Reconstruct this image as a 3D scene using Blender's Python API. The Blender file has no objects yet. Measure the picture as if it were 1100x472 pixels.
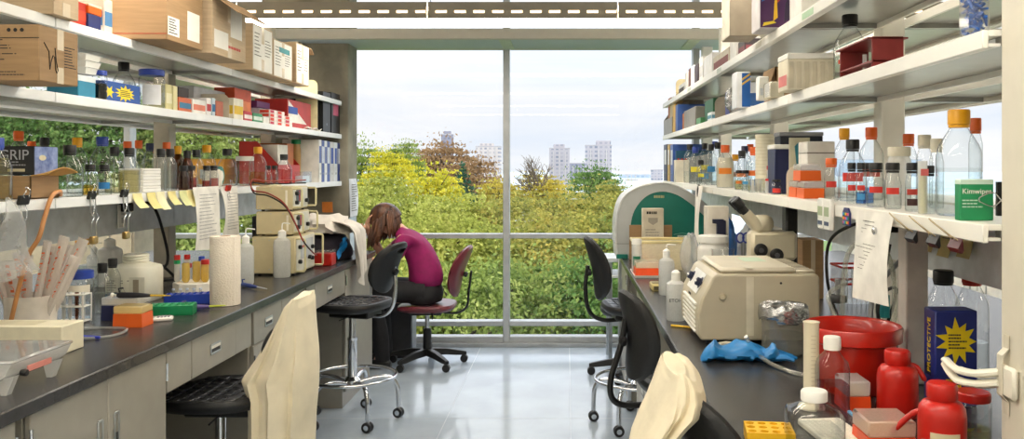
import bpy, math, random
from mathutils import Vector, Matrix, noise
random.seed(7)
C = bpy.context.scene.collection
S = bpy.context.scene
PI = math.pi
# ------------------------------------------------------------------ camera, sky, exposure
H, F, VX, VY = 1.5, 900.0, 609.0, 180.0      # eye height, focal length in px, vanishing point (frame 1100 x 472)
cam_data = bpy.data.cameras.new('camera')
cam_data.sensor_width = 36.0
cam_data.lens = 36.0 * F / 1100.0
cam_data.shift_x = -(VX - 550.0) / 1100.0
cam_data.shift_y = -(236.0 - VY) / 1100.0
cam_data.clip_end = 4000.0
cam = bpy.data.objects.new('camera', cam_data)
cam.location = (0, 0, H)
cam.rotation_euler = (PI / 2, 0, 0)
C.objects.link(cam)
S.camera = cam
S.view_settings.view_transform = 'Standard'
S.view_settings.look = 'None'
S.view_settings.gamma = 1.0
S.view_settings.use_curve_mapping = False
S.view_settings.exposure = 0.1
S.cycles.transparent_max_bounces = 40
S.cycles.max_bounces = 10
S.cycles.diffuse_bounces = 8
SKY_STRENGTH = 1.34
LAMP_STRENGTH = 10.0

w = bpy.data.worlds.new('overcast_sky')
S.world = w
w.use_nodes = True
nt = w.node_tree
nt.nodes.clear()
N = nt.nodes.new
o_ = N('ShaderNodeOutputWorld'); bg = N('ShaderNodeBackground'); tc = N('ShaderNodeTexCoord')
mp = N('ShaderNodeMapping'); mp.inputs['Scale'].default_value = (1.2, 1.2, 9.0)
nz = N('ShaderNodeTexNoise'); nz.inputs['Scale'].default_value = 2.2; nz.inputs['Detail'].default_value = 6
cr = N('ShaderNodeValToRGB')
cr.color_ramp.elements[0].position = 0.35; cr.color_ramp.elements[0].color = (0.60, 0.645, 0.72, 1)
cr.color_ramp.elements[1].position = 0.60; cr.color_ramp.elements[1].color = (0.72, 0.72, 0.735, 1)
L = nt.links.new
L(tc.outputs['Generated'], mp.inputs['Vector']); L(mp.outputs[0], nz.inputs['Vector']); L(nz.outputs[0], cr.inputs[0])
# overcast sky: about three times brighter overhead than at the horizon
sx = N('ShaderNodeSeparateXYZ'); L(tc.outputs['Generated'], sx.inputs[0])
mr = N('ShaderNodeMapRange'); mr.inputs[1].default_value = .08; mr.inputs[2].default_value = .9; mr.inputs[3].default_value = SKY_STRENGTH; mr.inputs[4].default_value = SKY_STRENGTH * 3.7
L(sx.outputs['Z'], mr.inputs[0]); L(mr.outputs[0], bg.inputs['Strength'])
L(cr.outputs[0], bg.inputs['Color'])
L(bg.outputs[0], o_.inputs['Surface'])

# ------------------------------------------------------------------ materials
def lin(c):
    if isinstance(c, str):
        c = [int(c[i:i + 2], 16) / 255 for i in (0, 2, 4)]
        c = [x / 12.92 if x <= .04045 else ((x + .055) / 1.055) ** 2.4 for x in c]
    return (*c, 1.0)
MATS = {}
def mat(key, col, rough=.5, metal=0., var=.08, scale=14., bump=0., bscale=60., coat=0., sss=0., col2=None, alpha=1., stretch=(1, 1, 1), emit=0.):
    if key in MATS: return MATS[key]
    m = bpy.data.materials.new(key); m.use_nodes = True
    t = m.node_tree; b = t.nodes['Principled BSDF']; N = t.nodes.new; L = t.links.new
    c = lin(col)
    tc = N('ShaderNodeTexCoord'); mp = N('ShaderNodeMapping'); mp.inputs['Scale'].default_value = stretch
    nz = N('ShaderNodeTexNoise'); nz.inputs['Scale'].default_value = scale; nz.inputs['Detail'].default_value = 5
    L(tc.outputs['Object'], mp.inputs[0]); L(mp.outputs[0], nz.inputs['Vector'])
    r = N('ShaderNodeValToRGB')
    c2 = lin(col2) if col2 else tuple(max(0, x * (1 - var * 2)) for x in c[:3]) + (1,)
    r.color_ramp.elements[0].color = c2; r.color_ramp.elements[1].color = tuple(min(1, x * (1 + var)) for x in c[:3]) + (1,)
    r.color_ramp.elements[0].position = .3; r.color_ramp.elements[1].position = .7
    L(nz.outputs[0], r.inputs[0]); L(r.outputs[0], b.inputs['Base Color'])
    b.inputs['Roughness'].default_value = rough; b.inputs['Metallic'].default_value = metal
    b.inputs['Coat Weight'].default_value = coat
    if alpha < 1:
        b.inputs['Alpha'].default_value = alpha
    if emit:
        b.inputs['Emission Color'].default_value = c; b.inputs['Emission Strength'].default_value = emit
    if bump:
        n2 = N('ShaderNodeTexNoise'); n2.inputs['Scale'].default_value = bscale; n2.inputs['Detail'].default_value = 4
        L(mp.outputs[0], n2.inputs['Vector'])
        bp = N('ShaderNodeBump'); bp.inputs['Strength'].default_value = bump; bp.inputs['Distance'].default_value = .01
        L(n2.outputs[0], bp.inputs['Height']); L(bp.outputs[0], b.inputs['Normal'])
    MATS[key] = m
    return m
def glass(key, tint=(.965, .975, .975), edge=(.40, .45, .47), gloss=1.0, rough=.03, frost=0., fcol=(.9, .9, .88)):
    """thin-walled clear stuff: see-through head on, darker and shinier at grazing angles"""
    if key in MATS: return MATS[key]
    m = bpy.data.materials.new(key); m.use_nodes = True
    t = m.node_tree; t.nodes.clear(); N = t.nodes.new; L = t.links.new
    out = N('ShaderNodeOutputMaterial'); tr = N('ShaderNodeBsdfTransparent'); gl = N('ShaderNodeBsdfGlossy')
    gl.inputs['Roughness'].default_value = rough
    lw = N('ShaderNodeLayerWeight'); lw.inputs['Blend'].default_value = .5
    mx = N('ShaderNodeMix'); mx.data_type = 'RGBA'
    mx.inputs[6].default_value = (*tint, 1); mx.inputs[7].default_value = (*edge, 1)
    pw = N('ShaderNodeMath'); pw.operation = 'POWER'; pw.inputs[1].default_value = 3.2
    L(lw.outputs['Facing'], pw.inputs[0]); L(pw.outputs[0], mx.inputs[0]); L(mx.outputs[2], tr.inputs['Color'])
    fr = N('ShaderNodeMath'); fr.operation = 'POWER'; fr.inputs[1].default_value = 5.0; L(lw.outputs['Facing'], fr.inputs[0])
    ml = N('ShaderNodeMath'); ml.operation = 'MULTIPLY_ADD'; ml.inputs[1].default_value = .9 * gloss; ml.inputs[2].default_value = .06 * gloss; ml.use_clamp = True
    L(fr.outputs[0], ml.inputs[0])
    ms = N('ShaderNodeMixShader'); L(ml.outputs[0], ms.inputs[0])
    base = tr
    if frost:
        df = N('ShaderNodeBsdfDiffuse'); df.inputs['Color'].default_value = (*fcol, 1)
        tl = N('ShaderNodeBsdfTranslucent'); tl.inputs['Color'].default_value = (*fcol, 1)
        m1 = N('ShaderNodeMixShader'); m1.inputs[0].default_value = .5; L(df.outputs[0], m1.inputs[1]); L(tl.outputs[0], m1.inputs[2])
        m2 = N('ShaderNodeMixShader'); nz = N('ShaderNodeTexNoise'); nz.inputs['Scale'].default_value = 18
        mr = N('ShaderNodeMapRange'); mr.inputs[3].default_value = frost * .85; mr.inputs[4].default_value = min(1, frost * 1.15)
        L(nz.outputs[0], mr.inputs[0]); L(mr.outputs[0], m2.inputs[0]); L(tr.outputs[0], m2.inputs[1]); L(m1.outputs[0], m2.inputs[2]); base = m2
    L(base.outputs[0], ms.inputs[1]); L(gl.outputs[0], ms.inputs[2]); L(ms.outputs[0], out.inputs['Surface'])
    MATS[key] = m
    return m
def plain(col, rough=.5, **k):
    return mat('paint_%s_%d' % (col, int(rough * 100)), col, rough, **k)

# ------------------------------------------------------------------ mesh building
class MB:
    def __init__(s): s.v = []; s.f = []
    def mark(s): return len(s.v)
    def xf(s, m, a=0):
        for i in range(a, len(s.v)): s.v[i] = tuple(m @ Vector(s.v[i]))
        return s
    def box(s, x0, y0, z0, x1, y1, z1, b=0.):
        if x0 > x1: x0, x1 = x1, x0
        if y0 > y1: y0, y1 = y1, y0
        if z0 > z1: z0, z1 = z1, z0
        b = min(b, .45 * min(x1 - x0, y1 - y0, z1 - z0)); k = len(s.v)
        X, Y, Z = (x0, x1), (y0, y1), (z0, z1)
        if b <= 0:
            for i in (0, 1):
                for j in (0, 1):
                    for l in (0, 1): s.v.append((X[i], Y[j], Z[l]))
            for q in ((0, 1, 3, 2), (4, 6, 7, 5), (0, 4, 5, 1), (2, 3, 7, 6), (0, 2, 6, 4), (1, 5, 7, 3)): s.f.append(tuple(k + a for a in q))
            return s
        idx = {}
        for i in (0, 1):
            for j in (0, 1):
                for l in (0, 1):
                    sx, sy, sz = (1 - 2 * i) * b, (1 - 2 * j) * b, (1 - 2 * l) * b
                    for ax, p in enumerate(((X[i], Y[j] + sy, Z[l] + sz), (X[i] + sx, Y[j], Z[l] + sz), (X[i] + sx, Y[j] + sy, Z[l]))):
                        idx[i, j, l, ax] = len(s.v); s.v.append(p)
        cen = Vector(((x0 + x1) / 2, (y0 + y1) / 2, (z0 + z1) / 2))
        def add(q):
            P = [Vector(s.v[a]) for a in q]
            n = (P[1] - P[0]).cross(P[2] - P[0])
            if n.dot(sum(P, Vector()) / len(P) - cen) < 0: q = q[::-1]
            s.f.append(tuple(q))
        for a in (0, 1):
            add([idx[a, 0, 0, 0], idx[a, 1, 0, 0], idx[a, 1, 1, 0], idx[a, 0, 1, 0]])
            add([idx[0, a, 0, 1], idx[1, a, 0, 1], idx[1, a, 1, 1], idx[0, a, 1, 1]])
            add([idx[0, 0, a, 2], idx[1, 0, a, 2], idx[1, 1, a, 2], idx[0, 1, a, 2]])
            for c in (0, 1):
                add([idx[a, c, 0, 0], idx[a, c, 1, 0], idx[a, c, 1, 1], idx[a, c, 0, 1]])
                add([idx[a, 0, c, 0], idx[a, 1, c, 0], idx[a, 1, c, 2], idx[a, 0, c, 2]])
                add([idx[0, a, c, 1], idx[1, a, c, 1], idx[1, a, c, 2], idx[0, a, c, 2]])
        for i in (0, 1):
            for j in (0, 1):
                for l in (0, 1): add([idx[i, j, l, 0], idx[i, j, l, 1], idx[i, j, l, 2]])
        return s
    def lathe(s, prof, n=20, c=(0, 0, 0), cap=True, sq=0., wob=None):
        """prof = [(r, z)] bottom to top; sq = squareness of the section"""
        k = len(s.v)
        for r, z in prof:
            for i in range(n):
                a = 2 * PI * (i + .5) / n; q = 1.
                if sq: q = (1 - sq) + sq * min(1 / max(abs(math.cos(a)), 1e-6), 1 / max(abs(math.sin(a)), 1e-6)) * .92
                rr = r * q * (1 + (wob(a, z) if wob else 0))
                s.v.append((c[0] + rr * math.cos(a), c[1] + rr * math.sin(a), c[2] + z))
        for j in range(len(prof) - 1):
            for i in range(n):
                a, b = k + j * n + i, k + j * n + (i + 1) % n
                s.f.append((a, b, b + n, a + n))
        if cap:
            s.f.append(tuple(k + i for i in range(n))[::-1]); s.f.append(tuple(k + (len(prof) - 1) * n + i for i in range(n)))
        return s
    def tube(s, pts, r, n=8, closed=False, flat=1.):
        pts = [Vector(p) for p in pts]; k = len(s.v); m = len(pts)
        rs = r if isinstance(r, (list, tuple)) else [r] * m
        up = None
        for i, p in enumerate(pts):
            a = pts[(i - 1) % m] if closed or i else pts[0]; b = pts[(i + 1) % m] if closed or i < m - 1 else pts[-1]
            t = (b - a).normalized()
            if up is None:
                up = t.orthogonal().normalized()
                if abs(t.z) < .9: up = (Vector((0, 0, 1)) - t * t.z).normalized()
            else:
                up = (up - t * up.dot(t)).normalized()
            sd = t.cross(up)
            for j in range(n):
                q = 2 * PI * j / n
                s.v.append(tuple(p + (up * math.cos(q) * flat + sd * math.sin(q)) * rs[i]))
        for i in range(m if closed else m - 1):
            for j in range(n):
                a, b = k + i * n + j, k + i * n + (j + 1) % n
                a2, b2 = k + ((i + 1) % m) * n + j, k + ((i + 1) % m) * n + (j + 1) % n
                s.f.append((a, a2, b2, b))
        if not closed:
            s.f.append(tuple(k + j for j in range(n))); s.f.append(tuple(k + (m - 1) * n + j for j in range(n))[::-1])
        return s
    def prism(s, poly, a0, a1, axis='y'):
        """2D outline extruded along an axis: y -> (x,z), x -> (y,z), z -> (x,y)"""
        k = len(s.v); n = len(poly)
        for a in (a0, a1):
            for p, q in poly:
                s.v.append({'y': (p, a, q), 'x': (a, p, q), 'z': (p, q, a)}[axis])
        s.f.append(tuple(range(k, k + n))); s.f.append(tuple(range(k + n, k + 2 * n))[::-1])
        for i in range(n):
            j = (i + 1) % n
            s.f.append((k + i, k + n + i, k + n + j, k + j))
        return s
    def loft(s, rings, cap=True):
        k = len(s.v); n = len(rings[0])
        for r in rings: s.v.extend(tuple(p) for p in r)
        for j in range(len(rings) - 1):
            for i in range(n):
                a, b = k + j * n + i, k + j * n + (i + 1) % n
                s.f.append((a, b, b + n, a + n))
        if cap:
            s.f.append(tuple(k + i for i in range(n))[::-1]); s.f.append(tuple(k + (len(rings) - 1) * n + i for i in range(n)))
        return s
    def sheet(s, fn, nu, nv, th=.0006):
        """a cloth or paper sheet fn(u, v) -> point, with thickness"""
        P = [[Vector(fn(i / nu, j / nv)) for i in range(nu + 1)] for j in range(nv + 1)]
        k = len(s.v)
        nrm = []
        for j in range(nv + 1):
            for i in range(nu + 1):
                du = P[j][min(nu, i + 1)] - P[j][max(0, i - 1)]; dv = P[min(nv, j + 1)][i] - P[max(0, j - 1)][i]
                nn = du.cross(dv); nrm.append(nn.normalized() if nn.length > 1e-12 else Vector((0, 0, 1)))
        for j in range(nv + 1):
            for i in range(nu + 1): s.v.append(tuple(P[j][i] + nrm[j * (nu + 1) + i] * th))
        m = (nu + 1) * (nv + 1)
        for j in range(nv + 1):
            for i in range(nu + 1): s.v.append(tuple(P[j][i] - nrm[j * (nu + 1) + i] * th))
        W = nu + 1
        for j in range(nv):
            for i in range(nu):
                a = k + j * W + i
                s.f.append((a, a + 1, a + W + 1, a + W)); a += m
                s.f.append((a, a + W, a + W + 1, a + 1))
        rim = [(0, i) for i in range(nu)] + [(j, nu) for j in range(nv)] + [(nv, i) for i in range(nu, 0, -1)] + [(j, 0) for j in range(nv, 0, -1)]
        for q in range(len(rim)):
            (j0, i0), (j1, i1) = rim[q], rim[(q + 1) % len(rim)]
            a, b = k + j0 * W + i0, k + j1 * W + i1
            s.f.append((a, a + m, b + m, b))
        return s
    def mesh(s, name, material, sharp=40):
        me = bpy.data.meshes.new(name)
        me.from_pydata(s.v, [], s.f)
        me.polygons.foreach_set('use_smooth', [True] * len(me.polygons))
        me.set_sharp_from_angle(angle=math.radians(sharp))
        if material: me.materials.append(material)
        me.update()
        return me
    def build(s, name, material, parent=None, loc=None, rot=None, sharp=40, label=None):
        o = bpy.data.objects.new(name, s.mesh(name, material, sharp)); C.objects.link(o)
        if parent: o.parent = parent
        if loc: o.location = loc
        if rot: o.rotation_euler = rot
        if label: o['label'] = label
        return o
def tag(o, label=None, cat=None, group=None, kind=None):
    if label: o['label'] = label
    if cat: o['category'] = cat
    if group: o['group'] = group
    if kind: o['kind'] = kind
    return o
def thing(name, label, cat, loc=(0, 0, 0), rz=0., group=None):
    o = bpy.data.objects.new(name, None); C.objects.link(o)
    o.empty_display_size = .05
    o.location = loc; o.rotation_euler = (0, 0, rz)
    return tag(o, label, cat, group)
def copy_tree(o, parent=None):
    c = o.copy(); C.objects.link(c)
    if parent: c.parent = parent
    for ch in [x for x in o.children]: copy_tree(ch, c)
    return c
def struct(name, mb, material, parent=None, **k):
    o = mb.build(name, material, parent, **k)
    o['kind'] = 'structure'
    return o
def text(s_, size, name, material, parent, loc, rot=(0, 0, 0), align='CENTER', ex=.0003, xs=1.):
    cu = bpy.data.curves.new(name, 'FONT'); cu.body = s_; cu.size = size; cu.extrude = ex; cu.align_x = align; cu.align_y = 'CENTER'
    cu.materials.append(material)
    tmp = bpy.data.objects.new(name, cu); me = bpy.data.meshes.new_from_object(tmp); bpy.data.objects.remove(tmp)
    o = bpy.data.objects.new(name, me); C.objects.link(o); o.parent = parent; o.location = loc; o.rotation_euler = rot; o.scale = (xs, 1, 1)
    return o
def dist(px, X): return F * abs(X) / abs(px - VX)          # depth of a point in the plane x = X seen at column px
def up(py, D): return H + (VY - py) * D / F                # height of a point at depth D seen at row py
def on(px, py, z):                                          # the point of the level z seen at (px, py)
    D = F * (H - z) / (py - VY); return Vector(((px - VX) * D / F, D, z))
def px2m(p, D): return p * D / F

# shared materials
chrome = mat('chrome', 'd8dade', .12, 1., .03)
steel = mat('brushed_steel', 'b8bcbf', .32, 1., .06, stretch=(1, 30, 1))
alu = mat('window_aluminium', 'b4b7ba', .38, .35, .04)
black_top = mat('black_worktop', '373637', .27, 0, .12, 30, bump=.05, bscale=180)
taupe = mat('taupe_enamel', '98948a', .38, .0, .03)
cream_paint = mat('cream_enamel', 'e6e2d4', .38, 0, .02)
white_paint = mat('white_enamel', 'eef0f1', .33, 0, .02)
blk_plastic = mat('black_plastic', '141416', .42, 0, .1)
blk_foam = mat('black_urethane', '131315', .48, 0, .12, 40, bump=.12, bscale=160)
wht_plastic = mat('white_plastic', 'ecebe6', .4, 0, .03)
paper = mat('white_paper', 'ebe9e3', .75, 0, .03)
ink = mat('grey_print', '6e6963', .7)
blk_ink = mat('black_print', '1d1b1a', .6)
cardb = mat('brown_cardboard', 'a58560', .75, 0, .07, 8, bump=.04, stretch=(1, 1, 12))
cardb2 = mat('pale_cardboard', 'c0aa8c', .75, 0, .06, 8, bump=.04, stretch=(1, 1, 12))
tape = mat('clear_tape', 'd9c9ae', .25, 0, .05)
clear = glass('clear_glass')
clear_b = glass('bluish_glass', (.95, .97, .97), (.36, .43, .46))
amber = glass('amber_glass', (.38, .17, .07), (.12, .05, .03))
poly = glass('frosted_polyethylene', (.9, .9, .9), (.6, .6, .6), .8, .2, .62, (.92, .93, .92))
acryl = glass('clear_plastic', (.92, .94, .95), (.55, .58, .6), 1., .05, .12)
water = glass('clear_liquid', (.95, .965, .965), (.8, .84, .85), .5)
orange_p = mat('orange_plastic', 'e4631c', .4, 0, .04)
yellow_p = mat('yellow_plastic', 'eaa615', .4, 0, .04)
red_p = mat('red_plastic', 'b3160f', .35, 0, .05)
blue_p = mat('blue_plastic', '1f3fa0', .4, 0, .05)
navy_p = mat('navy_plastic', '1b2450', .4, 0, .05)
green_p = mat('green_plastic', '0c9a5c', .4, 0, .05)
# ------------------------------------------------------------------ room shell
XL, XR, YB, YW, ZC = -5.2, 4.4, -2.6, 7.07, 3.15
fm = mat('floor_vinyl', 'b5c1ce', .13, 0, .05, 3.5, bump=.015, bscale=25, coat=.15, col2='aab6c4')
struct('floor', MB().box(XL, YB, -.1, XR, YW + .12, 0), fm)
seam = MB()
for xx in (-.72, .02): seam.box(xx, YB + .02, 0, xx + .003, YW - .05, .0006)
for yy in (1.2, 3.1, 5.0): seam.box(XL + .05, yy, 0, XR - .05, yy + .003, .0006)
struct('floor_seam', seam, mat('vinyl_weld', 'b3bac2', .3))
struct('ceiling', MB().box(XL, YB, ZC, XR, YW + .12, ZC + .1), mat('ceiling_paint', 'e9e8e4', .8))
wp = mat('wall_paint', 'e3dfd2', .7)
struct('wall_left', MB().box(XL - .1, YB, 0, XL, YW + .12, ZC), wp)
struct('wall_right', MB().box(XR, YB, 0, XR + .1, YW + .12, ZC), wp)
struct('wall_back', MB().box(XL, YB - .1, 0, XR, YB, ZC), wp)
# window wall: one window per bay of the mullions
mull = [-5.15, -3.7, -2.11, -.51, 1.09, 2.69, 4.35]
pane_m = glass('window_glass', (.985, .99, .99), (.8, .86, .86), .3, .0)
def bar(mb, x0, x1, z0, z1, y0=YW - .03, y1=YW + .08): mb.box(x0, y0, z0, x1, y1, z1, .004)
rails = [(.0, .075), (.165, .205), (.902, .94), (2.50, 2.56), (3.02, 3.15)]
for i in range(len(mull) - 1):
    a, b = mull[i], mull[i + 1]
    fr = MB()
    for z0, z1 in rails: bar(fr, a + .027, b - .027, z0, z1)
    bar(fr, a - .027, a + .0265, 0, ZC)
    if i == len(mull) - 2: bar(fr, b - .0265, b + .027, 0, ZC)
    wn = struct('window_%d' % (i + 1), fr, alu)
    for (z0, z1) in ((.075, .165), (.205, .902), (.94, 2.5), (2.56, 3.02)):
        struct('pane', MB().box(a + .027, YW + .02, z0, b - .027, YW + .026, z1), pane_m, wn)
struct('trim_1', MB().box(XL, YW - .09, 0, XR, YW - .031, .03, .004), mat('sill_aluminium', 'a9adb2', .4, .3))
# light shelf above the window
ls = MB(); ls.box(-4.9, 6.41, 2.485, 4.3, 6.47, 2.565, .006)
struct('trim_2', ls, mat('beam_paint', 'b7b4ab', .5, var=.02))
sf = MB(); sf.box(-4.9, 6.47, 2.5, 4.3, YW - .031, 2.54)
struct('trim_3', sf, mat('soffit_paint', 'a9b8c4', .45, var=.02))
for xx in (-3.85, -2.45, .02 - .55, .95, 2.4):
    struct('soffit_rib', MB().box(xx, 6.47, 2.49, xx + .09, YW - .031, 2.4995), mat('soffit_rib_paint', 'b3bfae', .45), bpy.data.objects['trim_3'])
# concrete column
conc = mat('raw_concrete', '96907f', .85, 0, .22, 3.5, bump=.25, bscale=40, col2='6d685c')
struct('column', MB().box(-2.46, 6.75, 0, -1.762, YW - .035, ZC - .001, .008), conc)
pp = MB(); pp.tube([(-2.2, 6.70, 2.75), (-1.95, 6.70, 3.1)], .012, 8)

# linear ceiling lights
lamp_body = mat('lamp_body_paint', '8b8478', .45, var=.02)
glow = mat('lit_diffuser', 'fff6e6', .5, 0, 0., emit=LAMP_STRENGTH)
slot_m = mat('lit_slot', 'ffe9c8', .5, 0, 0., emit=1.6)
up_m = mat('lit_uplight', 'fff6e6', .5, 0, 0., emit=LAMP_STRENGTH * .45)
def light_run(y, label, detail=True):
    t = thing('linear_light', label, 'ceiling light', (0, y, 2.455), 0, 'suspended linear lights')
    xs = [-4.55 + 1.22 * k for k in range(7)]
    for x in xs:
        x1 = min(x + 1.212, 4.3)
        b = MB()
        # trough with slots cut out of the face (slot windows are recessed lit strips between posts)
        n = 10; st = (x1 - x) / n
        b.box(x, 0, 0, x1, .006, .034); b.box(x, 0, .052, x1, .006, .105)
        for k in range(n): b.box(x + st * k, 0, .034, x + st * k + st * .40, .006, .052)
        b.box(x1 - .006, 0, .034, x1, .006, .052)
        b.box(x, .33, 0, x1, .336, .105); b.box(x, .006, .1, x1, .09, .105); b.box(x, .246, .1, x1, .33, .105)
        h = b.build('housing', lamp_body, t)
        MB().box(x + .004, .012, .032, x1 - .004, .016, .054).build('slot_light', slot_m, h)
        MB().box(x + .006, .008, -.001, x1 - .006, .328, .004).build('diffuser', glow, t)
        MB().box(x + .006, .1, .094, x1 - .006, .236, .098).build('uplight', up_m, t)
    hg = MB()
    for x in (-3.3, -.9, 1.55, 3.9):
        MB().tube([(x, .17, .1), (x, .17, ZC - 2.456)], .004, 6).build('hanger_rod', steel, t)
    return t
light_run(5.36, 'grey slotted linear light hanging across the aisle before the tall window')
light_run(3.2, 'grey linear light above the middle of the aisle')
light_run(1.0, 'grey linear light above the near ends of the benches')
light_run(-1.2, 'grey linear light behind the viewpoint')

# ------------------------------------------------------------------ outside
struct('ground', MB().box(-900, 9, -13, 900, 160, -12.5), mat('park_grass', '5f7a3a', .9, 0, .25, 2.))
struct('far_ground', MB().box(-1600, 160, -13, 1600, 2600, -12.6), mat('hazy_city_ground', 'b3bec8', .9, 0, .15, .02, col2='9aa8a4'))  # distance haze is put into the blue-grey ground colour
import numpy as np
rng = np.random.default_rng(11)
def leaf_mat(key, c1, c2, c3, sc=.9):
    m = bpy.data.materials.new(key); m.use_nodes = True
    t = m.node_tree; t.nodes.clear(); N = t.nodes.new; L = t.links.new
    out = N('ShaderNodeOutputMaterial'); tc = N('ShaderNodeTexCoord')
    nz = N('ShaderNodeTexNoise'); nz.inputs['Scale'].default_value = sc; nz.inputs['Detail'].default_value = 8; nz.inputs['Roughness'].default_value = .75
    cr = N('ShaderNodeValToRGB'); e = cr.color_ramp.elements
    e[0].position = .36; e[0].color = lin(c1); e[1].position = .66; e[1].color = lin(c3); x = e.new(.5); x.color = lin(c2)
    L(tc.outputs['Object'], nz.inputs['Vector']); L(nz.outputs[0], cr.inputs[0])
    d = N('ShaderNodeBsdfDiffuse'); tl = N('ShaderNodeBsdfTranslucent'); ms = N('ShaderNodeMixShader'); ms.inputs[0].default_value = .4
    L(cr.outputs[0], d.inputs[0]); L(cr.outputs[0], tl.inputs[0]); L(d.outputs[0], ms.inputs[1]); L(tl.outputs[0], ms.inputs[2])
    L(ms.outputs[0], out.inputs['Surface'])
    return m
def crown_mesh(blobs, n, size, flat=.75):
    """leaves scattered through blobs [(centre, radii)]"""
    vol = np.array([b[1][0] * b[1][1] * b[1][2] for b in blobs]) ** .67
    idx = rng.choice(len(blobs), n, p=vol / vol.sum())
    c = np.array([b[0] for b in blobs])[idx]; r = np.array([b[1] for b in blobs])[idx]
    d = rng.normal(size=(n, 3)); d /= np.linalg.norm(d, axis=1)[:, None]
    d[:, 2] = np.where(d[:, 2] < -.35, -d[:, 2], d[:, 2])
    rad = 1 + rng.normal(-.12, .24, n); rad += (rng.random(n) < .2) * rng.random(n) * .5
    p = c + d * r * rad[:, None]
    q = np.round(p / (size * 4.2)); cl_ = np.sin(q @ np.array([12.9898, 78.233, 37.719])) * 43758.5453; cl_ -= np.floor(cl_)
    p = p + (q * size * 4.2 - p) * .45 * (cl_ > .35)[:, None]
    nr = d * .8 + rng.normal(0, .65, (n, 3)) + np.array([0, -.15, .35]); nr /= np.linalg.norm(nr, axis=1)[:, None]
    u = np.cross(nr, rng.normal(size=(n, 3))); u /= np.linalg.norm(u, axis=1)[:, None]; w_ = np.cross(nr, u)
    s = size * rng.uniform(.6, 1.25, n)[:, None]
    V = np.stack([p + u * s, p + w_ * s * .55 + nr * s * .12, p - u * s, p - w_ * s * .55 + nr * s * .12], 1).reshape(-1, 3)
    me = bpy.data.meshes.new('crown')
    me.vertices.add(len(V)); me.vertices.foreach_set('co', V.astype(np.float32).ravel())
    me.loops.add(4 * n); me.loops.foreach_set('vertex_index', np.arange(4 * n, dtype=np.int32))
    me.polygons.add(n); me.polygons.foreach_set('loop_start', np.arange(0, 4 * n, 4, dtype=np.int32)); me.polygons.foreach_set('loop_total', np.full(n, 4, np.int32))
    me.update(); me.validate()
    return me
def blob_tree(rx, rz, k, seed, spread=.62):
    r = random.Random(seed); bl = [((0, 0, 0), (rx * .7, rx * .7, rz * .72))]
    for i in range(k):
        a = r.uniform(0, 2 * PI); t = r.uniform(-.75, .85); rr = math.sqrt(max(0, 1 - t * t)) * spread
        s = r.uniform(.2, .42)
        bl.append(((rx * rr * math.cos(a), rx * rr * math.sin(a), rz * t * .68), (rx * s, rx * s, rz * s * .85)))
    return bl
bark = mat('tree_bark', '4d4236', .9, 0, .2, 6, bump=.3)
def trunk_mb(h, r, rx, rz):
    b = MB(); b.tube([(0, 0, -h), (.05, .03, -h * .5), (0, 0, 0), (0, .05, rz * .4)], [r, r * .8, r * .6, r * .25], 8)
    rr = random.Random(int(h * 100))
    for i in range(6):
        a = rr.uniform(0, 2 * PI)
        b.tube([(0, 0, -rz * .4 + i * .1 * rz), (rx * .35 * math.cos(a), rx * .35 * math.sin(a), rz * .15 + i * .06 * rz), (rx * .6 * math.cos(a), rx * .6 * math.sin(a), rz * (.2 + .1 * i))], [r * .4, r * .25, r * .08], 6)
    return b
CR = {}
def crown_of(kind):
    if kind not in CR:
        CR[kind] = {
            'near': lambda: crown_mesh(blob_tree(2.3, 2.3, 44, 3, .72), 17000, .08),
            'near2': lambda: crown_mesh(blob_tree(2.3, 2.3, 50, 5, .76), 17000, .08),
            'mid': lambda: crown_mesh(blob_tree(2.3, 2.3, 36, 8, .72), 10000, .105),
            'mid2': lambda: crown_mesh(blob_tree(2.3, 2.3, 30, 14, .8), 10000, .105),
            'cone': lambda: crown_mesh([((0, 0, -1.8 + .45 * i), (1.75 - .19 * i, 1.75 - .19 * i, .5)) for i in range(9)], 9000, .11),
        }[kind]()
    return CR[kind]
LM = {
    'lime': leaf_mat('lime_leaves', '737f3e', 'aab055', 'dcd87e'), 'green': leaf_mat('green_leaves', '56703a', '93a556', 'c8cc7c'),
    'deep': leaf_mat('deep_green_leaves', '3d5c34', '688a48', '9cb066'), 'yellow': leaf_mat('yellow_leaves', '9aa03c', 'd0c63c', 'f0e25c'),
    'gold': leaf_mat('golden_leaves', '8c8a44', 'c6b44a', 'e6d264'), 'rust': leaf_mat('rusty_leaves', '77664c', 'a0805c', 'c0a078'),
    'pine': leaf_mat('dark_needles', '2c5546', '3f7058', '5c8a6a'), 'mix': leaf_mat('turning_leaves', '6c7842', 'a6a454', 'd0b65c'),
}
def tree(px, ytop, D, rpx, kind, lm, label, hr=1., group=None):
    rx = px2m(rpx, D); rz = rx * hr
    zt = up(ytop, D); X = (px - VX) * D / F; cz = zt - rz
    t = thing('tree', label, 'tree', (X, D, -12.5), 0, group)
    o = bpy.data.objects.new('crown', crown_of(kind)); C.objects.link(o); o.parent = t
    if not o.data.materials: o.data.materials.append(LM['green'])
    o.material_slots[0].link = 'OBJECT'; o.material_slots[0].material = LM[lm]
    o.location = (0, 0, cz + 12.5); s = rx / 2.3; o.scale = (s, s, s * hr); o.rotation_euler = (0, 0, random.uniform(0, 6))
    k = trunk_mb(cz + 12.5, max(.1, rx * .07), rx, rz).build('trunk', bark, t, (0, 0, cz + 12.5))
    return t
G = 'trees outside the window'
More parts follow.
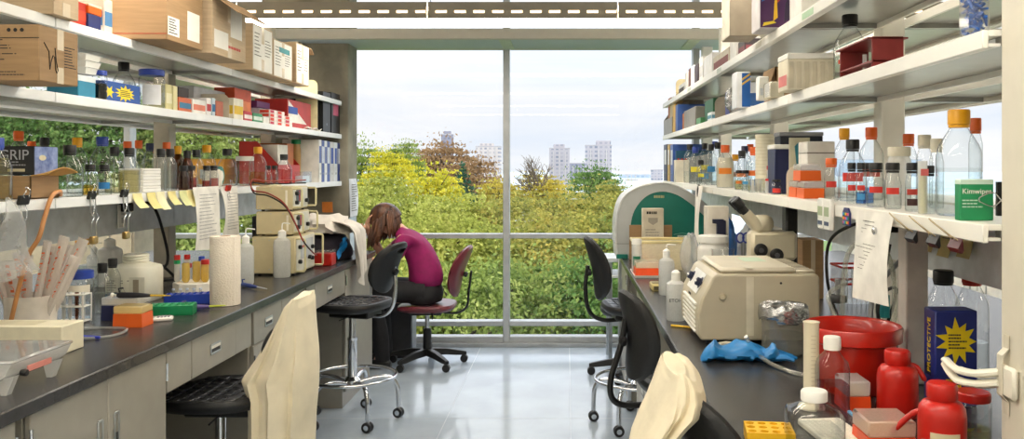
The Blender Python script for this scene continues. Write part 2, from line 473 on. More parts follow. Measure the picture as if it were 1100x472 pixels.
# near row just below the window
tree(415, 262, 12.6, 90, 'near', 'lime', 'leafy pale green tree filling the lower window panes behind the seated person', 1.15, G)
tree(500, 272, 12.0, 85, 'near2', 'green', 'leafy green tree close outside the pane beside the burgundy chair', 1.15, G)
tree(585, 264, 12.8, 88, 'near', 'green', 'leafy green tree close outside the lower pane beyond the central mullion', 1.15, G)
tree(665, 268, 12.2, 85, 'near2', 'deep', 'leafy green tree close outside behind the black stool backrest', 1.15, G)
tree(455, 222, 16.5, 78, 'near2', 'lime', 'lime green tree behind the seated person, second row outside', 1.1, G)
tree(535, 226, 17.0, 76, 'near', 'lime', 'lime green tree crossed by the central mullion, second row outside', 1.1, G)
tree(610, 220, 16.6, 76, 'near2', 'mix', 'turning green and ochre tree outside beneath the pair of far towers', 1.1, G)
tree(690, 224, 16.5, 74, 'near', 'green', 'green tree outside behind the arched teal cabinet', 1.1, G)
tree(395, 196, 19.5, 62, 'near', 'lime', 'lime green tree outside against the concrete column edge', 1.2, G)
tree(492, 203, 22, 58, 'near2', 'lime', 'pale green tree below the dark conifer', 1.1, G)
tree(560, 199, 22, 56, 'near', 'mix', 'ochre and green tree at the foot of the bare tree', 1.1, G)
tree(640, 202, 22, 54, 'near2', 'mix', 'ochre tree in front of the round green tree by the towers', 1.1, G)
tree(425, 180, 26, 46, 'mid2', 'lime', 'pale green tree just below the bright yellow crown', 1.2, G)
tree(462, 172, 28, 44, 'mid', 'yellow', 'bright yellow tree below the rusty brown crown', 1.15, G)
tree(418, 156, 33, 28, 'mid2', 'yellow', 'tall narrow yellow tree near the column edge', 1.4, G)
tree(388, 143, 35, 26, 'mid', 'green', 'green treetop showing beside the column edge', 1.8, G)
tree(434, 148, 40, 22, 'mid2', 'green', 'thin green treetop between the yellow tree and the rusty tree', 1.5, G)
tree(476, 143, 46, 38, 'mid', 'rust', 'tall rusty brown tree before the dark towers', 1.2, G)
tree(512, 166, 44, 34, 'mid2', 'rust', 'brown tree leaning towards the beige tower', 1.2, G)
tree(497, 176, 30, 26, 'cone', 'pine', 'dark blue-green conifer among yellow trees', 1.25, G)
tree(536, 186, 30, 24, 'mid', 'gold', 'small golden tree against the central mullion', 1.3, G)
tree(578, 182, 30, 30, 'mid2', 'gold', 'golden yellow tree around the bare branches', 1.0, G)
tree(636, 171, 34, 34, 'mid', 'deep', 'round dark green tree before the tallest tower', 1.15, G)
tree(605, 195, 36, 34, 'mid2', 'mix', 'ochre tree between the bare tree and the round green tree', 1.1, G)
tree(664, 192, 32, 30, 'mid2', 'mix', 'ochre treetop at the shoulder of the arched cabinet', 1.2, G)
tree(700, 205, 40, 30, 'mid', 'green', 'green treetop hidden behind the arched cabinet', 1.2, G)
# trees seen through the left-hand shelves
for q, (px, yt, D, r, k, m_, lb) in enumerate([
    (20, 84, 15, 70, 'near', 'deep', 'dark green tree behind the glove box and the shelf'), (110, 92, 15.5, 70, 'near2', 'deep', 'dark green tree behind the blue-capped bottle'),
    (200, 96, 16, 66, 'near', 'green', 'green tree behind the amber bottles on the shelf'), (275, 105, 17, 55, 'near2', 'lime', 'pale green tree behind the yellow bin'),
    (60, 190, 13, 80, 'near2', 'deep', 'green tree low behind the bench of wrapped pipettes'), (180, 195, 13, 80, 'near', 'green', 'green tree low behind the hanging notes'), (300, 190, 15, 75, 'near2', 'green', 'green tree low behind the stacked power supplies')]):
    tree(px, yt, D, r, k, m_, lb, 1.1, G)
# bare tree
bt = thing('bare_tree', 'bare leafless tree rising above golden leaves outside', 'tree', ((583 - VX) * 29.5 / F, 29.5, -12.5))
b = MB(); rr = random.Random(4)
def branch(p, d, ln, r, lv):
    q = p + d * ln; m = (p + q) / 2 + Vector((rr.uniform(-.06, .06), 0, rr.uniform(-.04, .04))) * ln
    b.tube([p, m, q], [r, r * .8, r * .6], 5)
    if lv:
        for i in range(3):
            nd = (d + Vector((rr.uniform(-.75, .75), rr.uniform(-.5, .5), rr.uniform(-.1, .45)))).normalized()
            branch(p + (q - p) * rr.uniform(.55, 1.), nd, ln * rr.uniform(.6, .8), r * .55, lv - 1)
b.tube([(0, 0, 0), (0, 0, 12.4)], [.22, .1], 8)
for i in range(6):
    branch(Vector((0, 0, 12.3 + .1 * i)), Vector((rr.uniform(-.7, .7), rr.uniform(-.4, .4), 1)).normalized(), .75, .05, 3)
b.build('branches', mat('bare_bark', '6b5f52', .9), bt)
# far buildings
def facade(key, wall, glassc, w_, h_):
    m = bpy.data.materials.new(key); m.use_nodes = True; t = m.node_tree; N = t.nodes.new; L = t.links.new
    bs = t.nodes['Principled BSDF']; bs.inputs['Roughness'].default_value = .8
    tc = N('ShaderNodeTexCoord'); mp = N('ShaderNodeMapping'); mp.inputs['Rotation'].default_value = (PI / 2, 0, 0)
    br = N('ShaderNodeTexBrick'); br.offset = 0
    br.inputs['Color1'].default_value = lin(glassc); br.inputs['Color2'].default_value = lin(wall); br.inputs['Mortar'].default_value = lin(wall)
    br.inputs['Scale'].default_value = 1; br.inputs['Mortar Size'].default_value = .28 * h_; br.inputs['Brick Width'].default_value = w_; br.inputs['Row Height'].default_value = h_; br.inputs['Bias'].default_value = -.2
    L(tc.outputs['Object'], mp.inputs[0]); L(mp.outputs[0], br.inputs['Vector']); L(br.outputs[0], bs.inputs['Base Color'])
    return m
def tower(x0, x1, yt, D, m, label, name='tower_block', steps=()):
    t = thing(name, label, 'building', ((x0 + x1) / 2 * D / F - VX * D / F, D, -12.5))
    hw = px2m((x1 - x0) / 2, D); h = up(yt, D) + 12.5
    b = MB(); b.box(-hw, 0, 0, hw, hw * 1.6, h)
    b.build('facade', m, t)
    rf = MB(); rf.box(-hw * 1.02, -.2, h, hw * 1.02, hw * 1.6 + .2, h + .8)
    rf.build('roof', plain('b3aeb0', .8), t)
    for q, (a, c, y) in enumerate(steps):
        MB().box((a * 2 - 1) * hw, hw * .3, h + .8, (c * 2 - 1) * hw, hw * 1.3, up(y, D) + 12.5).build('penthouse', m, t)
    for q in (.2, .5, .8):
        if x1 - x0 > 12: MB().box((q * 2 - 1) * hw - .35, -1.2, 6, (q * 2 - 1) * hw + .35, 0, h - 2).build('pier', plain('c2bcba', .8), t)
    return t
fa = facade('beige_facade', 'cdc3bd', '8e8f98', 3.2, 2.9); fb = facade('grey_facade', 'b4aeb2', '7d8492', 3.4, 2.9); fc = facade('blue_facade', 'b5c2d0', '93a6ba', 6, 4); fd = facade('slate_facade', '8f8f9c', '6c7284', 3.2, 2.9)  # pale wall and glass colours stand in for distance haze
tower(474, 486, 145, 640, fd, 'dark slate tower peeking above the rusty tree', steps=((.2, .8, 141),))
tower(511, 537, 158, 600, fa, 'beige tower block next to the central mullion', steps=((.15, .7, 154),))
tower(590, 612, 160, 620, fb, 'grey-pink tower block beside the bare tree', steps=((.2, .75, 155),))
tower(629, 657, 157, 560, fb, 'tallest grey tower block above the round green tree', steps=((.42, .98, 151),))
tower(612, 630, 176, 700, fd, 'low dark slab between the two grey towers')
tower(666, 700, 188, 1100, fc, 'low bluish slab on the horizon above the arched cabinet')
tower(672, 685, 194, 900, fa, 'small beige block on the horizon beside the bluish slab')
tower(700, 712, 183, 900, fb, 'small grey tower on the horizon close to the shelf end')
tower(395, 412, 170, 900, fd, 'low slate building behind the yellow treetops')
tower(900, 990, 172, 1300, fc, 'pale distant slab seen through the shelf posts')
# ------------------------------------------------------------------ benches
ZT = .91
ZD = .76
EDGE_L, EDGE_R = -1.357, .354
SH_L, SH_R = -1.8, .8
def worktop(x0, x1, y0, y1, z, label, name='worktop'):
    t = MB().box(x0, y0, z - .038, x1, y1, z, .004).build(name, black_top)
    return tag(t, label, 'worktop')
worktop(-2.95, EDGE_L, .9, 5.95, ZT, 'long black worktop carrying the paper towel roll and the power supplies')
worktop(-2.95, EDGE_L, 5.96, 6.72, ZD, 'lower black desk top where the person leans beside the column')
worktop(EDGE_R, 1.95, .9, 5.93, ZT, 'long black worktop carrying the centrifuge and the red bin')
cab_in = mat('cabinet_shadow_gap', '4c4a46', .6)
def pull(mb, x, y, z, vertical, s):
    """recessed pull: a raised rim around a pocket, on a face x = const looking towards s"""
    a, c = (.012, .075) if vertical else (.045, .017)
    e = x + s * .004
    for sg in (-1, 1):
        mb.box(x, y + sg * a - .004, z - c, e, y + sg * a + .004, z + c, .001)
        mb.box(x, y - a, z + sg * c - .004, e, y + a, z + sg * c + .004, .001)
pocket = mat('pull_pocket', '3a3a3a', .5, .4)
def front(name, parent, fx, s, y0, y1, z0, z1, vertical=None, hy=None, hinge=None, m=taupe):
    """door or drawer front with its pull and hinges"""
    d = MB().box(fx - s * .018, y0 + .002, z0, fx, y1 - .002, z1, .003).build(name, m, parent)
    if vertical is not None:
        h = MB(); zz = (z0 + z1) / 2 if not vertical else z1 - .19
        pull(h, fx, hy, zz, vertical, s)
        hh = h.build('handle', steel, d, label='brushed steel recessed handle')
        a, c = (.010, .072) if vertical else (.042, .014)
        MB().box(fx - s * .001, hy - a, zz - c, fx + s * .0012, hy + a, zz + c * .2).build('handle_recess', pocket, d)
        if not vertical: MB().box(fx, hy - a, zz + c * .1, fx + s * .004, hy + a, zz + c, .001).build('label_card', paper, d)
    if hinge is not None:
        for hz in (z0 + .07, z1 - .07):
            MB().tube([(fx + s * .003, hinge, hz - .03), (fx + s * .003, hinge, hz + .03)], .005, 8).build('hinge', chrome, d)
    return d
def cabinet(label, fx, s, y0, y1, spec, ztop=.87, m=taupe, depth=.56):
    t = thing('base_cabinet', label, 'cabinet', (fx - s * depth / 2, (y0 + y1) / 2, 0), 0, 'bench base cabinets')
    ox, oy = fx - s * depth / 2, (y0 + y1) / 2
    X = lambda x: x - ox
    b = MB(); b.box(X(fx - s * .02), y0 - oy, .0, X(fx - s * depth), y1 - oy, ztop - .002)
    b.box(X(fx - s * .06), y0 - oy + .01, 0, X(fx - s * .02), y1 - oy - .01, .0)if 0 else None
    b.build('carcass', m, t)
    spec(t, X(fx), s, y0 - oy, y1 - oy)
    return t
Z0, Z1 = .1, .866
FL = EDGE_L - .02
def two_doors(t, fx, s, a, b):
    c = (a + b) / 2
    front('door', t, fx, s, a + .004, c, Z0, Z1, True, c - .045, a + .006)
    front('door', t, fx, s, c, b - .004, Z0, Z1, True, c + .045, b - .006)
def drawers_doors(t, fx, s, a, b):
    c = (a + b) / 2
    for (p, q, hg) in ((a + .02, c, a + .022), (c, b - .02, b - .022)):
        front('drawer', t, fx, s, p, q, Z1 - .15, Z1, False, (p + q) / 2)
        front('door', t, fx, s, p, q, Z0, Z1 - .155, True, c + (.04 if p == c else -.04), hg)
def one_door(t, fx, s, a, b):
    front('door', t, fx, s, a + .004, b - .004, Z0, Z1, True, b - .06, a + .006)
def four_drawers(t, fx, s, a, b):
    h = (Z1 - Z0) / 4
    for i in range(4): front('drawer', t, fx, s, a + .004, b - .004, Z0 + i * h, Z0 + (i + 1) * h - .005, False, (a + b) / 2)
cabinet('taupe cabinet by the near end of the bench, beside the pair of doors', FL, 1, 1.35, 2.10, two_doors)
cabinet('taupe two-door cabinet with steel slot pulls below the clear tray', FL, 1, 2.145, 2.885, two_doors)
cabinet('taupe cabinet with two drawers behind the hanging cream coat', FL, 1, 3.665, 4.43, drawers_doors)
cabinet('taupe single-door cabinet beneath the draped grey cloth', FL, 1, 5.21, 5.93, one_door)
def apron(label, y0, y1, drw, s=1, fx=FL):
    t = thing('knee_space_apron', label, 'drawer apron', (fx, y0, .72))
    MB().box(-s * .02, 0, 0, 0 - s * .002, drw[0] - y0, .148, .002).build('rail', taupe, t); MB().box(-s * .02, drw[1] - y0, 0, -s * .002, y1 - y0, .148, .002).build('rail', taupe, t)
    MB().box(-s * .5, drw[0] - y0 + .01, .01, -s * .022, drw[1] - y0 - .01, .14).build('drawer_box', taupe, t)
    d = front('drawer', t, 0, s, drw[0] - y0, drw[1] - y0, 0, .148, False, (drw[0] + drw[1]) / 2 - y0)
    return t
apron('taupe apron drawer over the dark knee space of the padded stool', 2.89, 3.66, (3.075, 3.487))
apron('taupe apron drawer above the tall chrome stool', 4.435, 5.205, (4.58, 5.14))
struct('partition', MB().box(-2.0, 2.89, 0, -1.98, 5.93, .868), mat('knee_back_panel', '8d897f', .5))
# bench on the other side
FR = EDGE_R + .02
white_cab = mat('pale_cabinet_enamel', 'd6dadd', .35)
for (a, b, sp, lb) in ((.95, 1.5, two_doors, 'taupe cabinet under the worktop with the red bottles'), (2.38, 2.95, four_drawers, 'stack of taupe drawers under the blue glove'), (3.75, 4.5, four_drawers, 'stack of taupe drawers under the wash bottles'), (5.22, 5.75, one_door, 'taupe cabinet below the arched teal cabinet')):
    cabinet(lb, FR, -1, a, b, sp)
MBx = MB(); MBx.box(.36, 5.86, 0, .40, 5.92, .87, .004)
struct('trim_5', MBx, steel)
# small side table past the end of the bench
t = thing('side_table', 'small pale side table just beyond the far bench end by the window', 'table', (.62, 6.55, 0))
MB().box(-.32, -.2, .78, .3, .2, .81, .004).build('table_top', white_cab, t)
MB().box(-.30, -.19, .66, .28, .19, .68, .003).build('lower_shelf', white_cab, t)
for a in (-.29, .27):
    for c in (-.17, .17): MB().box(a - .015, c - .015, 0, a + .015, c + .015, .78, .003).build('leg', steel, t)
# next bay: pale cabinet behind the shelves
t = thing('storage_cabinet', 'pale beige storage cabinet beyond the shelves under the far window', 'cabinet', (-3.85, 6.45, 0))
MB().box(-.62, -.2, 0, .62, .2, 1.08, .006).build('carcass', mat('beige_enamel', 'cfc6b0', .5), t)
for q in (-1, 1):
    d = MB().box(q * .31 - .3, -.218, .08, q * .31 + .3, -.2, 1.05, .003).build('door', mat('beige_enamel', 'cfc6b0', .5), t)
    MB().tube([(q * .06, -.235, .5), (q * .06, -.235, .62)], .006).build('handle', steel, d)

t = thing('storage_cabinet', 'white storage cabinet beyond the centrifuge bench under the far window', 'cabinet', (3.05, 6.45, 0))
MB().box(-.95, -.2, 0, .95, .2, 1.12, .006).build('carcass', mat('white_cabinet_enamel', 'eceae6', .45), t)
for q in (-1, 1):
    d = MB().box(q * .47 - .46, -.218, .08, q * .47 + .46, -.2, 1.09, .003).build('door', mat('white_cabinet_enamel', 'eceae6'), t)
    MB().tube([(q * .06, -.235, .5), (q * .06, -.235, .62)], .006).build('handle', steel, d)
# ------------------------------------------------------------------ reagent shelving
SZ = (1.39, 1.765, 2.03)           # shelf surfaces
shelf_under = mat('shelf_underside', 'a2a29e', .28, .6, .06)
def shelving(label, sx, s, joints, y_end0, y_end1, post_x, paint, labels=()):
    """s: direction from the aisle into the shelf"""
    t = thing('shelving_unit', label, 'shelving')
    ys = [y_end0] + joints + [y_end1]
    dep = .325
    for lev, z in enumerate(SZ):
        for half in (0, 1):
            fx = sx if half == 0 else 2 * post_x - sx
            d = s if half == 0 else -s
            for a, b in zip(ys[:-1], ys[1:]):
                a += .0025; b -= .0025
                m = MB()
                m.box(fx, a, z - .036, fx + d * .012, b, z, .002)                # front lip
                m.box(fx + d * .012, a, z - .012, fx + d * dep, b, z, .001)           # board
                m.box(fx + d * (dep - .012), a, z - .03, fx + d * dep, b, z - .012)
                m.box(fx + d * .012, a, z - .032, fx + d * .035, b, z - .026)
                sh = m.build('shelf', paint, t)
                MB().box(fx + d * .036, a + .023, z - .0135, fx + d * (dep - .013), b - .023, z - .0122).build('underside_panel', shelf_under, sh)
                for yy in (a + .012, b - .012):
                    MB().box(fx + d * .036, yy - .01, z - .03, fx + d * (dep - .013), yy + .01, z - .0125).build('bracket', shelf_under, sh)
    for y in joints + ([y_end1 - .02] if y_end1 > 5 else []):
        m = MB(); m.box(post_x - .042, y - .042, .912 if y < 5.9 else (.001 if s > 0 else .7615), post_x + .042, y + .042, 2.62, .005)
        m.build('post', paint if s > 0 else mat('post_enamel', 'b9b2a2', .45), t)
    # service panel under the lowest shelf
    for half in (0, 1):
        px_ = post_x - s * .05 if half == 0 else post_x + s * .05
        for a, b in zip(ys[:-1], ys[1:]):
            MB().box(px_, a + .002, 1.185, px_ + s * .008, b - .002, 1.355, .001).build('service_panel', mat('service_panel_enamel', 'eaf0f6', .4), t)
    for lv, y, w_, col in labels:
        MB().box(sx - s * .0008, y, SZ[lv] - .03, sx, y + w_, SZ[lv] - .008).build('shelf_label', plain(col, .6), t, label='small label on the shelf lip')
    return t
shelving('white three-level shelving crowded with boxes and bottles over the bench with the paper towel roll', SH_L, -1, [1.39, 2.95, 4.51, 6.07], .9, 6.70, -2.165, white_paint)
shelving('cream three-level shelving over the bench with the centrifuge', SH_R, 1, [3.03, 4.6, 6.17], 1.61, 7.0, 1.165, mat('cream_shelf_enamel', 'f3f1ea', .33, var=.015), ((2, 2.72, .13, 'b8d8b8'), (2, 3.45, .1, 'dcd8cc'), (2, 4.35, .12, 'c4ccc4'), (2, 5.4, .16, 'c4ccc4')))
# end panel with hook
struct('partition_panel', MB().box(.83, .6, .955, 2.2, 1.605, ZC - .001, .006), mat('panel_enamel', 'd8d2c2', .45, var=.025))
MBx = MB(); MBx.box(.92, 2.27, ZT + .001, .98, 2.33, 1.356, .004)
tag(MBx.build('support_column', mat('column_enamel', 'dcdad4', .4)), 'grey square support column standing on the worktop behind the red bin', 'column')

# ------------------------------------------------------------------ seating
def arc(c, r, a0, a1, n, z=0): return [(c[0] + r * math.cos(a0 + (a1 - a0) * i / n), c[1] + r * math.sin(a0 + (a1 - a0) * i / n), z) for i in range(n + 1)]
def seat_mb(rx, ry, z0, z1, dish=.012):
    """moulded seat: rounded block with a dished top and raised tread pattern"""
    b = MB(); n = 40; rings = []
    def ring(sx, sy, z, zf=None):
        out = []
        for i in range(n):
            a = 2 * PI * i / n; c, s_ = math.cos(a), math.sin(a)
            k = (abs(c) ** 3 + abs(s_) ** 3) ** (-1 / 3)
            x, y = sx * c * k, sy * s_ * k
            out.append((x, y, z + (zf(x, y) if zf else 0)))
        return out
    fall = lambda x, y: -.02 * max(0, -x / rx) ** 3
    for q, z in ((.80, z0), (.93, z0 + .008), (1., z0 + .03), (1., z1 - .014), (.965, z1 - .002), (.9, z1), (.72, z1 - dish * .5), (.45, z1 - dish), (.1, z1 - dish)):
        rings.append(ring(rx * q, ry * q, z, fall if z > z0 + .02 else None))
    b.loft(rings)
    return b
def tread_mb(rx, ry, z1, dish=.012, k=7):
    b = MB()
    for i in range(-k // 2 + 1, k // 2 + 1):
        for j in range(-k // 2 + 1, k // 2 + 1):
            x, y = i * rx * .25, j * ry * .25
            q = max(abs(x / rx), abs(y / ry), math.hypot(x / rx, y / ry) * .86)
            if q > .86: continue
            z = z1 - dish * min(1, max(0, (.9 - q) / .45)) - .02 * max(0, -x / rx) ** 3
            b.box(x - rx * .095, y - ry * .095, z - .002, x + rx * .095, y + ry * .095, z + .004, .002)
    return b
def caster(parent, x, y, r=.03, m=blk_plastic, hood=True):
    c = MB()
    for sg in (-1, 1):
        mk = c.mark(); c.lathe([(r * .55, -.009), (r * .95, -.009), (r, -.005), (r, .005), (r * .95, .009), (r * .55, .009)], 18)
        c.xf(Matrix.Translation((x, y + sg * .0115, r)) @ Matrix.Rotation(PI / 2, 4, 'X'), mk)
    w_ = c.build('caster', m, parent)
    h = MB(); h.box(x - .011, y - .0025, r * .7, x + .011, y + .0025, r * 2.3, .001); h.tube([(x, y, r * 1.9), (x, y, r * 2.9)], .0075, 8)
    mk = h.mark(); h.lathe([(r * .5, -.021), (r * .5, .021)], 14); h.xf(Matrix.Translation((x, y, r)) @ Matrix.Rotation(PI / 2, 4, 'X'), mk)
    h.build('fork', chrome if hood else m, w_)
def backrest_mb(hw, hh, th, slot=True, curve=.05):
    """rounded oval shell in the y-z plane, curving round the sitter; sitter on the -x side"""
    b = MB(); n = 32
    def P(a, k, x):
        c, s_ = math.cos(a), math.sin(a); e = (abs(c) ** 2.6 + abs(s_) ** 2.6) ** (-1 / 2.6)
        y, z = hw * k * c * e, hh * k * s_ * e
        if s_ > 0: y *= 1 - .14 * s_ * k
        return (x - curve * (y / hw) ** 2 * 1. + .02 * (z / hh) ** 2, y, z)
    if not slot:
        rings = [[P(2 * PI * i / n, k, x) for i in range(n)] for k, x in ((.05, -th * .5), (.8, -th * .5), (.95, -th * .35), (1, 0), (.95, th * .35), (.8, th * .5), (.05, th * .5))]
        return b.loft(rings)
    # with a hand slot near the top: inner ring is the slot outline
    def slotp(a, x):
        y, z = hw * .36 * math.cos(a), hh * .10 * math.sin(a) + hh * .70
        return (x - curve * (y / hw) ** 2 + .02 * (z / hh) ** 2, y, z)
    def mixp(a, t, x):
        A, B = Vector(slotp(a, x)), Vector(P(a, .9, x)); return tuple(A.lerp(B, t))
    rings = []
    for x in (-th * .5,):
        rings += [[slotp(2 * PI * i / n, x) for i in range(n)], [mixp(2 * PI * i / n, .5, x) for i in range(n)], [P(2 * PI * i / n, .9, x) for i in range(n)]]
    rings += [[P(2 * PI * i / n, 1, x) for i in range(n)] for x in (-th * .2, th * .2)]
    x = th * .5
    rings += [[P(2 * PI * i / n, .9, x) for i in range(n)], [mixp(2 * PI * i / n, .5, x) for i in range(n)], [slotp(2 * PI * i / n, x) for i in range(n)], [slotp(2 * PI * i / n, -th * .5) for i in range(n)]]
    return b.loft(rings, cap=False)
def bent(pts, n=6):
    """smooth a polyline"""
    P = [Vector(p) for p in pts]; out = []
    for i in range(len(P) - 1):
        a, b, c, d = P[max(0, i - 1)], P[i], P[i + 1], P[min(len(P) - 1, i + 2)]
        for k in range(n):
            t = k / n
            out.append(.5 * ((2 * b) + (c - a) * t + (2 * a - 5 * b + 4 * c - d) * t * t + (3 * b - a - 3 * c + d) * t ** 3))
    return out + [P[-1]]
def lab_stool(label, loc, rz, seat_z=.70, rot0=.3, bar=None, back_z=None, back=True, hw=.19, hh=.165, tilt=.12, slot=True):
    t = thing('lab_stool', label, 'stool', loc, rz, 'black lab stools')
    s = seat_mb(.215, .22, seat_z - .055, seat_z).build('seat', blk_foam, t)
    tread_mb(.215, .22, seat_z).build('seat_tread', mat('glossy_urethane', '2a2a2e', .22, 0, .05), s)
    MB().box(-.11, -.085, seat_z - .095, .15, .085, seat_z - .05, .008).build('mechanism', blk_plastic, t)
    MB().lathe([(.020, seat_z - .26), (.020, seat_z - .09)], 20).build('piston', chrome, t)
    MB().lathe([(.027, .20), (.027, seat_z - .24), (.030, seat_z - .235), (.030, seat_z - .22)], 20).build('column', chrome, t)
    hub = MB().lathe([(.042, .20), (.05, .205), (.05, .245), (.03, .265)], 20)
    hub.build('hub', chrome, t)
    MB().tube(arc((0, 0), .255, 0, 2 * PI, 47, .265)[:-1] + [], .0105, 10, True).build('foot_ring', chrome, t)
    for i in range(5):
        a = rot0 + 2 * PI * i / 5; c, s_ = math.cos(a), math.sin(a)
        pr = [(.04, .225), (.12, .245), (.19, .25), (.235, .235), (.262, .19), (.268, .12), (.268, .07)]
        MB().tube(bent([(r * c, r * s_, z) for r, z in pr], 4), .0135, 10).build('leg', chrome, t)
        caster(t, .268 * c, .268 * s_)
    if back:
        bz = back_z or seat_z + .21; bx = .235
        k = MB().tube(bent(bar or [(.06, 0, seat_z - .08), (.19, 0, seat_z - .085), (.262, 0, seat_z - .03), (.285, 0, seat_z + .08), (.278, 0, bz)], 6), .012, 10, False, 1.).build('back_bar', chrome if bar is None else blk_plastic, t)
        m = backrest_mb(hw, hh, .045, slot).build('backrest', blk_foam, t, (bx + .02, 0, bz), (0, tilt, 0))
        MB().lathe([(.016, 0), (.022, .006), (.022, .02), (.014, .026)], 12).xf(Matrix.Rotation(PI / 2, 4, 'Y')).build('knob', blk_plastic, m, (.03, 0, -.02))
        MB().tube([(.03, .085, seat_z - .075), (.04, -.2, seat_z - .085)], .004, 6).build('lever', blk_plastic, t)
    return t
lab_stool('tall black stool with a chrome foot ring and moulded slotted backrest beside the drawers', (-1.27, 4.96, 0), -.3, .715, .55, hw=.14, hh=.16, tilt=.4)
lab_stool('black padded stool in the near knee space with a cream coat hung on its back', (-1.36, 3.29, 0), .0, .635, .2, back_z=.80, hw=.10, hh=.12)
lab_stool('black stool with chrome foot ring standing before the arched teal cabinet', (.42, 4.9, 0), PI + .12, .71, .94, hw=.17, hh=.19, tilt=.2, slot=False,
          bar=[(.06, 0, .62), (.2, 0, .61), (.29, 0, .66), (.315, 0, .8), (.30, 0, .93)])
lab_stool('black stool drawn up before the centrifuge, long oval backrest and bowed steel bar', (.5, 3.28, 0), PI + .25, .68, .1, back_z=.86, hw=.145, hh=.175, tilt=.1, slot=False,
          bar=[(.02, 0, .60), (.2, 0, .585), (.32, 0, .60), (.345, 0, .68), (.30, 0, .83), (.285, 0, .92)])
lab_stool('black stool beside the yellow tube rack with a cream coat over its backrest', (.55, 1.95, 0), PI + .25, .62, .4, back_z=.84, hw=.175, hh=.17, tilt=.18, slot=False)
def star_chair(label, loc, rz, col, seat_z, back, rot0, name='office_chair', cat='chair'):
    t = thing(name, label, cat, loc, rz)
    seat_mb(.22, .225, seat_z - .055, seat_z, .008).build('seat', col, t)
    MB().box(-.12, -.09, seat_z - .085, .12, .09, seat_z - .05, .008).build('mechanism', blk_plastic, t)
    MB().lathe([(.017, .25), (.017, seat_z - .07)], 16).build('piston', chrome, t)
    MB().lathe([(.032, .08), (.034, .09), (.030, .275), (.024, .28)], 20).build('column', blk_plastic, t)
    for i in range(5):
        a = rot0 + 2 * PI * i / 5
        m = MB(); m.loft([[(r, -w_, z - h), (r, w_, z - h), (r, w_ * .7, z), (r, -w_ * .7, z)] for r, w_, z, h in ((.02, .03, .128, .05), (.14, .026, .118, .045), (.25, .021, .094, .034), (.30, .017, .082, .022))])
        m.xf(Matrix.Rotation(a, 4, 'Z')).build('star_leg', blk_plastic, t)
        caster(t, .285 * math.cos(a), .285 * math.sin(a), .029, blk_plastic, False)
    if back:
        MB().tube(bent([(.1, 0, seat_z - .07), (.22, 0, seat_z - .08), (.30, 0, seat_z - .03), (.315, 0, seat_z + .09), (.335, 0, seat_z + .24)], 6), .009, 8).build('back_bar', blk_plastic, t)
        m = backrest_mb(.185, .205, .055, False, .05).build('backrest', col, t, (.255, 0, seat_z + .245), (0, .3, 0))
        MB().lathe([(.014, 0), (.02, .006), (.02, .025), (.012, .03)], 12).xf(Matrix.Rotation(PI / 2, 4, 'Y')).build('knob', blk_plastic, m, (.03, 0, -.02))
    MB().tube([(.05, -.06, seat_z - .075), (.07, -.2, seat_z - .09)], .005, 6).build('lever', blk_plastic, t)
    return t
star_chair('burgundy vinyl swivel chair with a black star base under the seated person', (-1.06, 6.36, 0), 0, mat('burgundy_vinyl', '66202c', .32, 0, .08, coat=.2), .475, True, .35)
star_chair('low black swivel chair with a star base past the foot-ring stool by the window', (.46, 6.04, 0), PI, blk_foam, .50, False, .55 + PI)

# ------------------------------------------------------------------ person
def skinned(name, pts, edges, material, parent, sub=2, root=0):
    me = bpy.data.meshes.new(name); me.from_pydata([p[:3] for p in pts], edges, []); me.materials.append(material)
    o = bpy.data.objects.new(name, me); C.objects.link(o); o.parent = parent
    sk = o.modifiers.new('skin', 'SKIN'); sk.use_smooth_shade = True; sk.branch_smoothing = .6
    for i, v in enumerate(me.skin_vertices[0].data):
        r = pts[i][3]; v.radius = r if isinstance(r, tuple) else (r, r); v.use_root = i == root
    if sub:
        sd = o.modifiers.new('subdivision', 'SUBSURF'); sd.levels = sub; sd.render_levels = sub
    return o
skin = mat('skin', 'd9a58a', .5, 0, .05, sss=.1)
P = thing('person', 'seated person in a magenta tee and dark trousers, forehead propped on one hand', 'person', (0, 0, 0))
y0 = 6.36
pts = [(-1.09, y0, .58, (.11, .09)), (-1.07, y0, .72, (.10, .078)), (-1.125, y0, .88, (.11, .075)), (-1.21, y0, .975, (.095, .055)), (-1.275, y0, 1.035, (.05, .05)), (-1.325, y0, 1.075, (.05, .052)),   # 0-5 spine, neck
       # near arm: shoulder, elbow, wrist, palm
       (-1.215, y0 - .165, .965, .052), (-1.27, y0 - .205, .82, .043), (-1.36, y0 - .16, .808, .036), (-1.47, y0 - .06, .80, .025), (-1.53, y0 - .02, .80, (.018, .033)),
       # far arm, elbow on desk, hand to forehead
       (-1.225, y0 + .165, .965, .052), (-1.44, y0 + .17, .81, .042), (-1.475, y0 + .06, .93, .033), (-1.497, y0 - .03, 1.015, .025), (-1.502, y0 - .055, 1.06, (.02, .032)),
       # legs
       (-1.11, y0 - .10, .545, .085), (-1.43, y0 - .11, .56, .062), (-1.40, y0 - .11, .3, .05), (-1.39, y0 - .115, .10, .03), (-1.43, y0 - .115, .05, .022),
       (-1.11, y0 + .10, .545, .085), (-1.45, y0 + .12, .56, .062), (-1.43, y0 + .12, .3, .05), (-1.40, y0 + .115, .10, .03), (-1.45, y0 + .115, .05, .022)]
ed = [(0, 1), (1, 2), (2, 3), (3, 4), (4, 5), (3, 6), (6, 7), (7, 8), (8, 9), (9, 10), (3, 11), (11, 12), (12, 13), (13, 14), (14, 15), (0, 16), (16, 17), (17, 18), (18, 19), (19, 20), (0, 21), (21, 22), (22, 23), (23, 24), (24, 25)]
